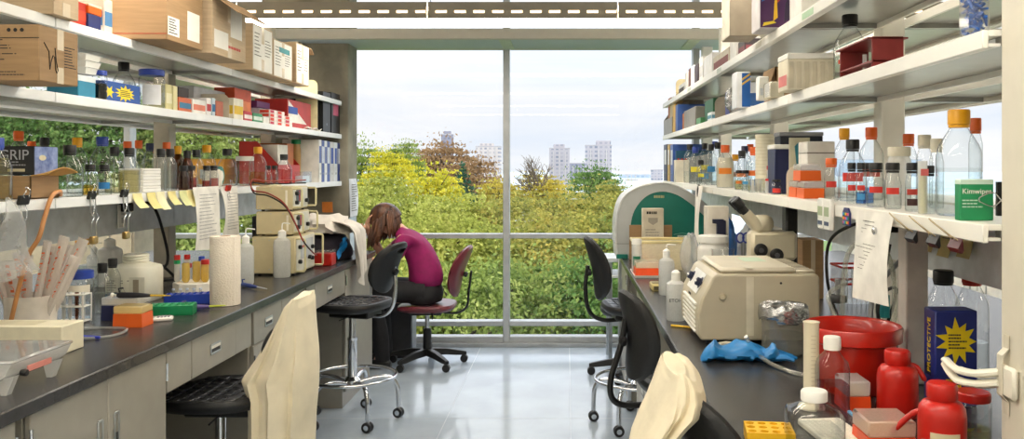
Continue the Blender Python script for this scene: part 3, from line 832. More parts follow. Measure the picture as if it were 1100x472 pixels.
# fingers: four unequal chains and a thumb on each palm
def add_hand(palm, d, side, nrm, curl, ln):
    d, side, nrm = Vector(d).normalized(), Vector(side).normalized(), Vector(nrm).normalized()
    p0 = Vector(pts[palm][:3])
    for k, (off, l) in enumerate(((-.026, .068), (-.009, .078), (.009, .073), (.025, .056))):
        prev = palm; q = p0 + side * off + d * .012; cur = d
        for j, fr in enumerate((.1, .4, .32, .28)):
            if j: cur = (cur + nrm * curl).normalized()
            q = q + cur * l * ln * fr
            pts.append((*q, .0088 - .0011 * j)); ed.append((prev, len(pts) - 1)); prev = len(pts) - 1
    prev = palm; q = p0 - side * .028 - d * .02; cur = (d * .5 - side).normalized()
    for j in range(3):
        q = q + cur * .024; cur = (cur + d * .35 + nrm * .12).normalized()
        pts.append((*q, .0105 - .0012 * j)); ed.append((prev, len(pts) - 1)); prev = len(pts) - 1
add_hand(10, (-1, .25, -.08), (.2, 1, 0), (0, 0, -1), .14, 1.0)
add_hand(15, (.22, -.05, 1), (.4, .9, .05), (1, -.2, 0), .2, 1.0)
body = skinned('body', pts, ed, skin, P, 2)
# head, tilted forward towards the desk; face looks along -x and down
def head_mb(scale=1.0, hair=False):
    b = MB(); n, m = 36, 26
    for j in range(m + 1):
        th = PI * j / m
        for i in range(n):
            a = 2 * PI * i / n
            x, y, z = math.sin(th) * math.cos(a), math.sin(th) * math.sin(a), math.cos(th)
            X, Y, Z = x * .098, y * .075, z * .112
            if z < 0:                                   # jaw narrows, chin forward
                Y *= 1 + .28 * z; X = X * (1 + .22 * z) - .012 * z * -1 * (1 if x < 0 else 0)
                if x > 0: X *= 1 + .35 * z
            if x < -.55:                                # face plane
                X = X * .93
            f = max(0, -x)
            X -= .021 * math.exp(-((y / .16) ** 2 + ((z + .18) / .16) ** 2)) * (f > .3)          # nose
            X += .010 * f * math.exp(-(((abs(y) - .38) / .16) ** 2 + ((z - .02) / .10) ** 2))     # eye sockets
            X -= .005 * f * math.exp(-((y / .25) ** 2 + ((z + .48) / .07) ** 2))                  # lips
            X -= .008 * f * math.exp(-((y / .28) ** 2 + ((z + .78) / .14) ** 2))                  # chin
            for sg in (-1, 1):                          # ears
                Y += sg * .013 * math.exp(-(((x - .08) / .13) ** 2 + ((z + .08) / .2) ** 2)) * (sg * y > .5)
            b.v.append((X, Y, Z))
    for j in range(m):
        for i in range(n):
            a, c = j * n + i, j * n + (i + 1) % n
            b.f.append((a, a + n, c + n, c))
    return b
HL = (-1.372, y0 - .005, 1.105); HR = (0, -.52, .12)
Mh = Matrix.Translation(HL) @ Matrix.Rotation(.12, 4, 'Z') @ Matrix.Rotation(-.62, 4, 'Y')
hd = head_mb().xf(Mh).build('head', skin, P, sharp=180)
for sg in (-1, 1):
    e = MB(); e.lathe([(.0005, -.011), (.008, -.008), (.0115, 0), (.008, .008), (.0005, .011)], 14); e.xf(Mh @ Matrix.Translation((-.083, sg * .029, .003)))
    e.build('eye', mat('eye_white', 'e8e6e2', .2), hd)
    e = MB(); e.tube([(-.095, sg * .044, .018), (-.101, sg * .03, .023), (-.1, sg * .015, .02)], [.002, .0032, .002], 6); e.xf(Mh).build('eyebrow', mat('brow_hair', '40291b', .8), hd)
e = MB(); e.tube([(-.091, -.022, -.052), (-.1, -.008, -.0505), (-.1, .008, -.0505), (-.091, .022, -.052)], [.0025, .005, .005, .0025], 8); e.xf(Mh).build('lips', mat('lip_skin', 'b56a62', .45), hd)
# hair: cap plus locks falling to the jaw and shoulder
hair_m = mat('brown_hair', '633d26', .36, 0, .25, 30, col2='35201a', stretch=(1, 1, .12), bump=.3, bscale=120)
hb = MB(); n, m = 48, 20
rings = []
for j in range(m):
    t = j / (m - 1); ring = []
    for i in range(n):
        a = 2 * PI * i / n
        face = max(0, -math.cos(a))                      # front opening
        th = t * PI * (.60 - .28 * (face > .82) * (face - .82) / .18 - .05 * face)
        k = 1.0 + .012 * math.sin(a * 17 + 2 * math.sin(3 * a))
        x, y, z = math.sin(th) * math.cos(a) * .122 * k, math.sin(th) * math.sin(a) * .100 * k, math.cos(th) * .132
        ring.append((x, y, z))
    rings.append(ring)
hb.loft(rings)
hb.xf(Mh)
hair = hb.build('hair', hair_m, P, sharp=180)
lk = MB(); rr = random.Random(2)
for i in range(120):
    a = rr.uniform(-2.35, 2.35)
    c, s_ = math.cos(a), math.sin(a)
    p0 = Mh @ Vector((c * .112, s_ * .093, .035 + rr.uniform(-.01, .015)))
    ln = .155 + .045 * abs(s_) + rr.uniform(-.02, .02)
    fwd = -.035 if abs(a) > 1.2 else .02
    out = Vector((c * .016, s_ * .022, 0))
    p1 = p0 + out + Vector((fwd * .1, 0, -ln * .35)); p2 = p0 + out * 1.5 + Vector((fwd * .5, 0, -ln * .72)); p3 = p0 + out * .9 + Vector((fwd, 0, -ln))
    lk.tube(bent([p0, p1, p2, p3], 4), [.003] + [.0115] * 8 + [.009, .007, .005, .002], 6, False, .7)
lk.build('hair_lock', hair_m, hair, sharp=180)
# clothes follow the body
shirt_m = mat('magenta_jersey', '8f0a58', .75, 0, .1, 20, bump=.06, bscale=30)
dark_m = mat('black_trousers', '17161a', .8, 0, .15, 30)
sp = [(-1.075, y0, .57, (.175, .15)), (-1.06, y0, .70, (.175, .145)), (-1.10, y0, .86, (.178, .138)), (-1.20, y0, .965, (.155, .095)), (-1.278, y0, 1.035, (.07, .066)),
      (-1.213, y0 - .16, .965, .066), (-1.245, y0 - .187, .87, .056), (-1.262, y0 - .199, .835, .053), (-1.223, y0 + .16, .965, .066), (-1.32, y0 + .17, .89, .056), (-1.36, y0 + .17, .86, .053)]
skinned('shirt', sp, [(0, 1), (1, 2), (2, 3), (3, 4), (3, 5), (5, 6), (6, 7), (3, 8), (8, 9), (9, 10)], shirt_m, P, 2)
tb = MB(); rings = []
for zz, rx, ry, xo in ((.475, .10, .15, -1.09), (.49, .135, .178, -1.085), (.54, .142, .182, -1.08), (.59, .125, .155, -1.072), (.63, .105, .125, -1.065)):
    rings.append([(xo + rx * math.cos(a), y0 + ry * math.sin(a), zz) for a in [2 * PI * i / 28 for i in range(28)]])
tb.loft(rings)
for sg in (-1, 1):
    k_ = [(-1.06, y0 + sg * .09, .565), (-1.2, y0 + sg * .10, .567), (-1.36, y0 + sg * .112, .572), (-1.435, y0 + sg * .115, .55), (-1.43, y0 + sg * .115, .44), (-1.405 - .012 * sg, y0 + sg * .115, .27), (-1.385 - .012 * sg, y0 + sg * .115, .06)]
    pt = bent(k_, 5); rl = []
    for i in range(len(pt)):
        q = i / (len(pt) - 1); rl.append((.092 - .022 * min(1, q / .5) if q < .5 else .07 - .016 * (q - .5) / .5) * (1 + .03 * math.sin(31 * q)))
    tb.tube(pt, rl, 18)
tb.build('trousers', dark_m, P, sharp=70)
for sg in (-1, 1):
    x = -1.375 - .015 * sg; y = y0 + sg * .115; s_ = MB()
    rings = []
    for q, w_, h in ((.05, .028, .05), (.03, .036, .075), (-.04, .04, .085), (-.12, .042, .055), (-.18, .035, .04), (-.2, .02, .025)):
        rings.append([(x + q, y + w_ * math.cos(a), max(.0, h * .5 + h * .5 * math.sin(a))) for a in [2 * PI * i / 14 for i in range(14)]])
    s_.loft(rings).build('shoe', blk_plastic, P)
# ------------------------------------------------------------------ builders for the things on shelves and worktops
CAPS = {'k': blk_plastic, 'o': orange_p, 'y': yellow_p, 'b': blue_p, 'n': navy_p, 'r': red_p, 'w': wht_plastic, 'g': green_p, 'c': mat('ivory_plastic', 'd9d3c0', .45)}
def curved_patch(parent, name, m, r, z0, z1, a0, a1, n=10):
    b = MB()
    b.sheet(lambda u, v: (r * math.cos(a0 + (a1 - a0) * u), r * math.sin(a0 + (a1 - a0) * u), z0 + (z1 - z0) * v), n, 1, .0004)
    return b.build(name, m, parent)
def liquid_m(key, tint): return glass('liquid_' + key, tint, tuple(x * .6 for x in tint), .8, .03)
LIQ = {'clear': water, 'yellow': liquid_m('yellow', (.9, .72, .25)), 'red': liquid_m('red', (.72, .25, .25)), 'purple': liquid_m('purple', (.8, .6, .66)), 'pink': liquid_m('pink', (.85, .5, .5)), 'brown': liquid_m('brown', (.35, .2, .1)), 'blue': liquid_m('blue', (.2, .5, .85)), 'straw': liquid_m('straw', (.88, .84, .6)), 'milk': mat('milky_liquid', 'd8d2bf', .4)}
def bottle_at(name, label, x, y, z, r, h, cap='k', style='lab', g=None, liq=None, lv=.5, patch=None, pz=(.2, .42), group=None, capr=None):
    t = thing(name, label, 'bottle' if style != 'jar' else 'jar', (x, y, z), 0, group)
    g = g or clear
    ch = min(.16 * h, .034)
    if style == 'lab':
        nr = capr or max(.36 * r, min(.0135, .6 * r)); zc = h - ch
        sh = min(.36 * h, 1.15 * r + .012)
        zs = zc - .02 * h - sh
        prof = [(r * .9, 0), (r * .985, .004), (r, .01), (r, zs), (r * .97, zs + sh * .18), (r * .86, zs + sh * .40), (nr + (r - nr) * .45, zs + sh * .66), (nr + (r - nr) * .12, zs + sh * .9), (nr, zs + sh), (nr, h - .004)]
        sq = 0; cr = nr * 1.32
    elif style == 'square':
        nr = capr or .5 * r; zc = h - ch
        prof = [(r * .92, 0), (r, .006), (r, h * .62), (r * .9, h * .70), (nr * 1.1, h * .80), (nr, h * .82), (nr, h - .004)]; sq = .8; cr = nr * 1.2
    elif style == 'jar':
        nr = .86 * r; zc = h - ch; cr = r * .95
        prof = [(r * .93, 0), (r, .006), (r, h * .74), (r * .96, h * .79), (nr, h * .83), (nr, h - .004)]; sq = 0
    if style == 'square': mk = None
    b = MB().lathe(prof, 24, sq=sq, cap=True)
    b.build('glass_body' if g not in (poly,) else 'plastic_body', g, t)
    if cap:
        n = 30; c = MB()
        rib = lambda a, zz: .035 * (1 if int(a / (2 * PI) * n) % 2 else 0)
        c.lathe([(cr, zc), (cr, h - .003), (cr * .94, h), (cr * .5, h)], n, wob=lambda a, zz: rib(a, zz) if zz < h - .002 else 0)
        c.build('cap', CAPS[cap], t)
        if style == 'lab' and h > .1: MB().lathe([(cr * .96, zc - .007), (cr * .96, zc - .001)], 20).build('pour_ring', CAPS[cap], t)
    if liq:
        zt_ = lv * h
        q = [(rr_ * .95 if rr_ > nr * 1.05 else rr_ * .9, zz) for rr_, zz in prof if zz < zt_]
        last = q[-1][0]
        MB().lathe([(q[0][0], .003)] + q[1:] + [(last, zt_)], 20, sq=sq).build('liquid', LIQ[liq], t)
    if patch:
        a = math.atan2(-y, -x); m = plain(patch[0], .6)
        for kk, (z0, z1) in enumerate([pz] if not isinstance(pz[0], tuple) else pz):
            rr_ = r * (1.012 if sq == 0 else .93)
            if sq:
                MB().box(-rr_ * .7, -r * 1.0 - .0012, z0 * h, rr_ * .7, -r * 1.0 + .0, z1 * h).build('paper_label', m, t)
            else: curved_patch(t, 'paper_label', plain(patch[kk % len(patch)], .6), rr_, z0 * h, z1 * h, a - .75, a + .75)
    return t
def sbottle(px, yt, wpx, X, cap, label, lev=0, name='reagent_bottle', **k):
    D = dist(px, X); z = SZ[lev] + .0005
    r = px2m(wpx / 2, D); h = up(yt, D) - z
    return bottle_at(name, label, X, D, z, r, h, cap, **k)
def cbottle(px, yb, yt, wpx, cap, label, name='reagent_bottle', **k):
    D0 = F * (H - ZT) / (yb - VY); r = px2m(wpx / 2, D0); D = D0 + r
    r = px2m(wpx / 2, D); X = (px - VX) * D / F
    return bottle_at(name, label, X, D, ZT + .0005, r, up(yt, D) - ZT, cap, **k)
rnd = random.Random(9)
def print_lines(parent, plane, x0, x1, z0, z1, n, m=ink, depth=0., seed=1, lead=.5):
    """unreadable small print: a block of thin bars on a face; plane 'y': face y = depth, 'x': face x = depth"""
    r = random.Random(seed); b = MB(); st = (z1 - z0) / n
    for i in range(n):
        zz = z1 - st * (i + .5); a = x0
        end = x0 + (x1 - x0) * r.uniform(.55, 1)
        while a < end:
            e = min(end, a + (x1 - x0) * r.uniform(.06, .18)); hh = st * lead * .5
            if plane == 'y': b.box(a, depth - .0003, zz - hh, e, depth + .0003, zz + hh)
            else: b.box(depth - .0003, a, zz - hh, depth + .0003, e, zz + hh)
            a = e + (x1 - x0) * .025
    return b.build('printed_text', m, parent)
def box_thing(name, label, cat, x0, x1, y0, y1, z0, z1, m, bev=.0025, group=None, seam=None, parts=None):
    x0, x1 = sorted((x0, x1)); y0, y1 = sorted((y0, y1))
    cx, cy = (x0 + x1) / 2, (y0 + y1) / 2
    t = thing(name, label, cat, (cx, cy, z0), 0, group)
    b = MB().box(x0 - cx, y0 - cy, 0, x1 - cx, y1 - cy, z1 - z0, bev).build('body', m, t)
    return t, b, (x1 - x0) / 2, (y1 - y0) / 2, z1 - z0
def shelf_box(name, label, cat, lev, X, px0, px1, yt, dep, m, z=None, bev=.0025, group=None, gap=.0005):
    """a box whose aisle face lies in x = X between columns px0 and px1; dep = its depth into the shelf"""
    D0, D1 = sorted((dist(px0, X), dist(px1, X)))
    near = px0 if X < 0 else px1
    z0 = SZ[lev] + gap if z is None else z
    z1 = max(up(yt, D0), z0 + .012)
    s = -1 if X < 0 else 1
    return box_thing(name, label, cat, X, X + s * dep, D0 + .001, D1 - .001, z0, z1, m, bev, group)
def bent_nozzle(parent, x, y, z, r=.0035, h=.05, l=.05, dx=1, m=wht_plastic):
    MB().tube(bent([(x, y, z), (x, y, z + h * .7), (x + dx * l * .2, y, z + h), (x + dx * l, y, z + h * .92)], 5), r, 8).build('nozzle', m, parent)
def wash_bottle(label, px, yb, yt, wpx, cap='w', dx=1, text_=None, mat_=poly, noz=True, bodytop=None):
    D0 = F * (H - ZT) / (yb - VY); r = px2m(wpx / 2, D0); D = D0 + r; r = px2m(wpx / 2, D); X = (px - VX) * D / F; h = up(yt, D) - ZT
    t = thing('wash_bottle', label, 'bottle', (X, D, ZT + .0005))
    hb_ = h * (.74 if noz else .82)
    MB().lathe([(r * .9, 0), (r, .008), (r, hb_ * .82), (r * .93, hb_ * .92), (r * .55, hb_ * .985), (r * .4, hb_)], 24).build('plastic_body', mat_, t)
    MB().lathe([(r * .93, .006), (r * .95, .01), (r * .95, hb_ * .5)], 20).build('liquid', LIQ['milk'] if False else water, t)
    MB().lathe([(r * .46, hb_ * .985), (r * .46, hb_ + .03), (r * .3, hb_ + .036), (r * .16, hb_ + .04)], 24).build('cap', CAPS[cap], t)
    if noz: bent_nozzle(t, 0, 0, hb_ + .036, .0035, max(.02, h - hb_ - .036), r * 1.15, dx)
    if text_: text(text_, r * .5, 'handwriting', blk_ink, t, (-r * .15, -r * 1.005, hb_ * .52), (PI / 2, 0, 0))
    return t
def starburst(n, r0, r1, sx=1., sy=1., seed=3):
    r = random.Random(seed); return [((r0 if i % 2 else r1 * r.uniform(.85, 1.1)) * math.cos(PI * i / n) * sx, (r0 if i % 2 else r1 * r.uniform(.85, 1.1)) * math.sin(PI * i / n) * sy) for i in range(2 * n)]
pale_blue = 'b9cbdc'

# ------------------------------------------------------------------ cartons on the top shelf over the long bench
def carton(label, lev, X, px0, px1, yt, dep, m=cardb2, open_flap=None, seed=1, tape_on=True, lines=True, white=False, top=None, group='cartons along the top shelf', red=None):
    D0, D1 = sorted((dist(px0, X), dist(px1, X)))
    z0 = SZ[lev] + .0005; z1 = up(yt, D0) if top is None else top
    t, b, hx, hy, h = box_thing('carton', label, 'box', X, X - dep if X < 0 else X + dep, D0 + .002, D1 - .002, z0, z1, m, .002, group)
    s = 1 if X < 0 else -1
    fx = s * hx
    if tape_on:
        MB().box(fx - .0004, -.022, h * .62, fx + .0006, .022, h - .001).build('tape', tape, t)
        MB().box(fx - .0004, -.022, .001, fx + .0006, .022, h * .28).build('tape', tape, t)
    if white:
        MB().box(fx - .0004, -hy * .93, h * .03, fx + .0005, hy * .93, h * .97).build('printed_panel', paper, t)
    if lines:
        print_lines(t, 'x', -hy * .8, -hy * .15, h * .3, h * .85, 7, ink, fx + .0008, seed, .26)
        print_lines(t, 'x', hy * .2, hy * .85, h * .35, h * .75, 6, ink, fx + .0008, seed + 5, .26)
    if red: text(red, min(.03, hy * .5), 'red_print', mat('red_print', 'b8402e', .6), t, (fx + .001, hy * .35, h * .25), (PI / 2, 0, PI / 2 * s))
    return t, hx, hy, h
c1, hx, hy, h = carton('plain brown carton at the frame edge on the top shelf over the bench', 2, -1.77, 57, 85, -40, .34, cardb2, lines=False)
c2, hx, hy, h = carton('deep tan carton with a white address label on the top shelf', 2, -1.653, 179, 218, -30, .36, cardb, seed=4, lines=False, tape_on=False)
lb = MB().box(hx - .0004, -hy * .95, h * .08, hx + .0008, -hy * .35, h * .36).build('address_label', paper, c2)
print_lines(lb, 'x', -hy * .9, -hy * .4, h * .1, h * .34, 6, blk_ink, hx + .0012, 3, .4)
MB().box(hx - .0004, hy * .1, h * .1, hx + .0008, hy * .8, h * .55).build('address_label', paper, c2)
MB().box(-hx, -hy - .0006, h * .08, hx, -hy + .0004, h * .09).build('red_line', mat('red_print', 'b8402e', .6), c2)
c3, hx, hy, h = carton('open pale carton with a raised flap and red printing on the top shelf', 2, -1.64, 228, 264, -8, .34, cardb2, seed=7, lines=False, red='CAUTION' if False else None)
print_lines(c3, 'x', -hy * .1, hy * .8, h * .17, h * .22, 1, mat('red_print', 'b8402e', .6), hx + .001, 5, .9)
MB().box(hx - .0004, -hy * .9, h * .12, hx + .0008, -hy * .1, h * .42).build('address_label', paper, c3)
MB().box(hx - .0004, hy * .05, h * .38, hx + .0008, hy * .75, h * .9).build('address_label', paper, c3)
MB().sheet(lambda u, v: (hx + .12 * v, -hy + 2 * hy * u, h * .98 - .085 * v), 4, 2, .002).build('flap', cardb, c3)
for (a, b_, yt, lb, wh) in ((271, 293, 24, 'pale carton faced with a white printed panel on the top shelf', True), (293.5, 314, 41, 'white-panelled carton with a teal stripe label on the top shelf', True), (318, 332, 45, 'carton with a lifted brown flap at the column end of the top shelf', True)):
    q, hx, hy, h = carton(lb, 2, -1.70, a, b_, yt, .34, cardb2, seed=int(a), white=wh)
    if 'teal' in lb: MB().box(hx, -hy * .4, h * .7, hx + .0012, hy * .7, h * .84).build('stripe_label', plain('2f8f98', .6), q)
    if 'lifted' in lb:
        MB().sheet(lambda u, v: (-hx + 2 * hx * u, hy + .01 + .1 * v, h - .002 + .02 * v - .05 * v * v), 2, 4, .002).build('flap', cardb, q)
# big carton on the middle shelf
D0, D1 = dist(42, -1.61), dist(84, -1.61)
bc, b_, hx, hy, h = box_thing('carton', 'large brown carton with a printed hand mark, overhanging the middle shelf', 'box', -1.61, -2.05, D0, D1, SZ[1] + .0005, up(26, D0), cardb, .003)
MB().box(hx - .0004, -.012, h * .62, hx + .0007, .022, h).build('tape', tape, bc); MB().box(hx - .0004, -.012, 0, hx + .0007, .022, h * .3).build('tape', tape, bc)
print_lines(bc, 'y', -hx * .1, hx * .8, h * .35, h * .75, 8, blk_ink, -hy - .0005, 3, .32)
print_lines(bc, 'y', hx * .45, hx * .8, h * .08, h * .18, 2, blk_ink, -hy - .0005, 8, .32)
print_lines(bc, 'x', hy * .25, hy * .9, h * .3, h * .72, 8, blk_ink, hx + .0008, 5, .32)
MB().tube([(0, -hx, 0), (0, hx * .8, 0)], .0012, 4).xf(Matrix.Translation((0, -hy - .0005, h * .76)) @ Matrix.Rotation(PI / 2, 4, 'Z')).build('printed_rule', blk_ink, bc)
for q in range(3): MB().lathe([(.006, 0), (.006, .0008)], 10).xf(Matrix.Translation((hx * .58 + q * .02, -hy - .0002, h * .9)) @ Matrix.Rotation(PI / 2, 4, 'X')).build('printed_dot', blk_ink, bc)
hand = [(-.06, .11), (-.035, .085), (-.03, .03), (-.022, .06), (-.014, .075), (-.006, .072), (0, .03), (.006, .022), (.012, .03), (.002, .06), (-.004, .1)]
MB().tube([(hx + .001, y - .02 + .0, z + .01) for y, z in hand], .0014, 5).build('printed_hand', blk_ink, bc)

# things between the cartons on the top shelf
def sb(label, px0, px1, yt, lev, X, col, dep=.16, name='reagent_box', cat='box', stripe=None, z=None, group=None, band=None):
    m = plain(col, .5) if isinstance(col, str) else col
    t, b, hx, hy, h = shelf_box(name, label, cat, lev, X, px0, px1, yt, dep, m, z=z, group=group)
    s = 1 if X < 0 else -1
    if stripe:
        MB().box(s * hx - s * .0004, -hy * .9, h * .25, s * hx + s * .0007, hy * .9, h * .65).build('printed_label', plain(stripe, .6), t)
        MB().box(-hx * .9, -hy - .0007, h * .25, hx * .9, -hy + .0004, h * .65).build('printed_label', plain(stripe, .6), t)
    if band:
        MB().box(-hx - .0005, -hy - .0005, h * .72, hx + .0005, hy + .0005, h * 1.002, .002).build('lid', plain(band, .45), t)
    return t, hx, hy, h
sb('bright red box lying beside the plain carton on the top shelf', 63, 94, -6, 2, -1.83, 'c2331f', .2, stripe='d84a2e')
t1 = sb('navy tip box with a clear lid on the top shelf, under the orange one', 95, 109, 14, 2, -1.82, '25336e', .13, 'tip_box')
ztop = up(14, dist(95, -1.82))
sb('orange tip box stacked on the navy one on the top shelf', 95, 110, 3, 2, -1.82, orange_p, .13, 'tip_box', z=ztop + .001, band='e9c9b0')
sb('pale box with a blue top behind the orange tip box on the top shelf', 112, 121, -2, 2, -1.84, 'd7d0c2', .15, stripe='4a7fb0')
# ------------------------------------------------------------------ middle shelf over the long bench
M1 = 1
for q in range(3):
    z = SZ[1] + .0005 + .095 + q * .026
    D = dist(92, -1.87)
    tt = thing('plate', ['lowest white plastic tray in the stack beside the large carton', 'middle white plastic tray in the stack beside the large carton', 'topmost white plastic tray in the stack beside the large carton'][q], 'tray', (-1.9, D, z), 0, 'stacked white trays')
    k = MB(); k.loft([[(sx * a, sy * a2, zz) for sx, sy in ((-1, -1), (1, -1), (1, 1), (-1, 1))] for a, a2, zz in ((.055, .045, 0), (.062, .052, .024), (.066, .056, .025), (.06, .05, .022), (.053, .043, .004))])
    k.build('tray_body', wht_plastic, tt); tt.name = 'plastic_tray'
sb('teal and clear tip box under the white trays beside the large carton', 84, 103, 80, 1, -1.83, '2b86a8', .12, 'tip_box', band='dfe6ea')
sbottle(107, 76, 15, -1.845, 'b', 'small blue-lidded jar of brown grains beside the blue starburst box', 1, 'glass_jar', style='jar', liq='brown', lv=.55)
sbottle(133, 67, 23, -2.02, 'k', 'black-capped empty flask behind the blue starburst box', 1)
def glove_box(label, X, px0, px1, yt, dep, lev):
    t, hx, hy, h = sb(label, px0, px1, yt, lev, X, '1d4fa0', dep, 'glove_box')
    fx = hx * (1 if X < 0 else -1); sg = 1 if X < 0 else -1
    st = starburst(12, .55, .92, hy * .62, h * .46)
    MB().prism([(a + hy * .1, c + h * .47) for a, c in st], fx - sg * .0003, fx + sg * .001, 'x').build('starburst', mat('yellow_print', 'f2d61c', .5), t)
    print_lines(t, 'x', -hy * .2, hy * .42, h * .3, h * .65, 4, blk_ink, fx + sg * .0013, 4, .4)
    MB().prism([(c * .4 * hy - hy * .78, d * .5 * h + h * .45) for c, d in starburst(6, .3, .7)], fx - sg * .0003, fx + sg * .0008, 'x').build('starburst', mat('yellow_print', 'f2d61c', .5), t)
    return t
glove_box('blue box with a yellow starburst lying between two jars on the middle shelf', -1.82, 113, 151, 86, .12, 1)
sbottle(163, 75, 26, -1.87, 'b', 'large blue-lidded jar with a white label on the middle shelf', 1, 'glass_jar', style='jar', liq='clear', lv=.6, patch=('e8ebf0',), pz=(.08, .6))
boxes = [  # px0, px1, ytop, X, colour, depth, stripe, z-level, label
    (178, 185, 90, -1.83, 'ded59a', .1, 'efe9c8', 'cream box standing next to the large blue-lidded jar'),
    (186, 191, 92, -1.83, 'e4dca8', .1, None, 'narrow cream box second from the large blue-lidded jar'),
    (191.5, 203, 93, -1.95, '4a3f3c', .1, '8a5c4a', 'dark brown box behind the orange-topped kit'),
    (192, 206, 104, -1.83, 'd86a3a', .1, '3a7fa8', 'orange and blue reagent kit lying on the middle shelf'),
    (207, 221, 106, -1.83, 'f0efec', .1, 'e8856a', 'white kit box with a salmon stripe on the middle shelf'),
    (208, 242, 92, -1.98, 'b9b9bd', .14, None, 'wide grey box at the back of the middle shelf'),
    (222, 227, 105, -1.83, 'f1eeee', .12, 'b8303a', 'thin white folder box with a red stripe'),
    (228, 231.5, 105, -1.83, 'c8d8e6', .12, '2f6fa8', 'thin box with a blue stripe beside the red-striped one'),
    (232, 240, 108, -1.83, 'b9603c', .1, None, 'small rust box against the cream bookend'),
    (252, 270, 94, -1.93, 'd5552f', .12, 'e88a5a', 'orange box stacked at the back past the bookend'),
    (251, 261.5, 105, -1.83, 'efe9d8', .1, 'e8c23a', 'white box with a yellow label past the bookend'),
    (262, 271, 119, -1.83, 'c22a3a', .09, 'f0e8e8', 'small red box in front of the yellow-labelled one'),
    (272, 282, 121, -1.83, '2f8a5a', .09, 'e4efe8', 'small green box on the middle shelf'),
    (283, 289, 125, -1.83, 'e8e6e2', .08, None, 'tiny white box after the green one'),
]
for a, b_, yt, X, col, dep, st, lb in boxes:
    sb(lb, a, b_, yt, 1, X, col, dep, stripe=st, group='small boxes on the middle shelf')
sb('pale lilac box under the purple one', 279, 289, 116, 1, -1.95, 'dcdce4', .12)
sb('purple folder box lying on the pale lilac box', 276, 290, 108, 1, -1.94, '6a2f6a', .14, z=up(116, dist(279, -1.95)) + .001)
for col_ in range(3):
    for row in range(4 if col_ < 2 else 3):
        X = -1.84 - .0 * row; a = 290 + col_ * 8.2
        D = dist(a, X); z = SZ[1] + .0006 + row * .024
        nm = ['bottom', 'second', 'third', 'top'][row]; wh = ['first', 'middle', 'last'][col_]
        t, b, hx, hy, h = box_thing('reagent_box', '%s white and red little box of the %s pile before the red file box' % (nm, wh), 'box', X, X - .07, D, dist(a + 7.6, X), z, z + .0232, plain('f0e6e2', .5), .002, 'piled white and red boxes')
        MB().box(hx - .0004, -hy * .9, h * .12, hx + .0007, hy * .1, h * .88).build('printed_label', plain('d8452f' if (col_ + row) % 3 else 'c23a56', .6), t)
        MB().box(-hx * .8, -hy - .0007, h * .15, hx * .8, -hy + .0003, h * .85).build('printed_label', plain('d8452f', .6), t)
# bookends
def bookend(label, px, yt, lev, X, col='d9d2be', dep=.16):
    D = dist(px, X); z = SZ[lev] + .0005; h = up(yt, D) - z; s = -1 if X < 0 else 1
    n = 8; r = min(.04, h * .4)
    pr = [(0, 0), (s * dep, 0), (s * dep, h)] + [(s * (r - r * math.sin(PI / 2 * i / n)), h - r + r * math.cos(PI / 2 * i / n)) for i in range(n + 1)]
    t = MB().prism(pr, 0, .004, 'y')
    t.box(s * .005, 0.002, 0, s * dep, .1, .003)
    o = t.build('bookend', plain(col, .45), None, (X, D, z))
    return tag(o, label, 'bookend')
bookend('cream metal bookend between the small boxes on the middle shelf', 246, 101, 1, -1.83)
bookend('tall cream bookend before the black binders', 341, 86, 1, -1.83, 'e4dcae')
# red and white file box, binders
t, hx, hy, h = sb('red document box with a white wedge on the middle shelf', 309, 334, 106, 1, -1.86, 'b72a26', .22, 'file_box')
MB().prism([(-hy * .95, h * .2), (hy * .6, h * .2), (-hy * .95, h * .95)], hx - .0003, hx + .0012, 'x').build('white_wedge', plain('ece6e0', .6), t)
MB().box(hx, -hy * .95, h * .5, hx + .002, -hy * .2, h * .75).build('blue_label', plain('2348a0', .5), t)
def binder(label, px0, px1, yt, lev, X, col, dep=.27, group='ring binders', lab='e8e8ea'):
    D0, D1 = sorted((dist(px0, X), dist(px1, X))); s = -1 if X < 0 else 1
    z = SZ[lev] + .0005; h = up(yt, D0) - z; w_ = (D1 - D0 - .003) / 2
    t = thing('ring_binder', label, 'binder', (X, (D0 + D1) / 2, z), 0, group); m = plain(col, .4)
    b = MB(); b.box(0, -w_, 0, s * .003, w_, h, .001); b.box(0, -w_, 0, s * dep, -w_ + .003, h, .001); b.box(0, w_ - .003, 0, s * dep, w_, h, .001)
    b.build('cover', m, t)
    MB().box(s * .02, -w_ + .005, .006, s * (dep - .01), w_ - .005, h - .01).build('paper_block', paper, t)
    if lab: MB().box(-s * .0008, -w_ * .6, h * .45, s * .0004, w_ * .6, h * .85).build('spine_label', plain(lab, .6), t)
    k = MB(); k.lathe([(.006, -.001), (.009, 0), (.009, .001), (.006, .0015)], 12); k.xf(Matrix.Translation((-s * .0005, 0, h * .2)) @ Matrix.Rotation(PI / 2, 4, 'Y')).build('finger_ring', chrome, t)
    return t
binder('black ring binder on the middle shelf beside the tall cream bookend', 347, 355, 98, 1, -1.83, '17181b', group='black binders on the middle shelf', lab=None)
binder('black ring binder with a pink edge, by the column on the middle shelf', 356, 365, 99, 1, -1.83, '1d1c20', group='black binders on the middle shelf', lab='c85a7a')
D = dist(345, -1.84)
m = MB().sheet(lambda u, v: (-1.95 + .13 * u, D - .35 + .3 * v, SZ[1] + .006 + .012 * abs(math.sin(9 * u + 5 * v)) + .01 * math.sin(13 * v)), 14, 14, .0008)
tag(m.build('crumpled_sheet', paper), 'crumpled white sheet on the middle shelf lip before the black binders', 'paper')

# ------------------------------------------------------------------ lowest shelf over the long bench
sbottle(-4, 148, 30, -1.85, 'b', 'big blue-capped bottle of greenish liquid cut by the frame edge', 0, liq='straw', lv=.68)
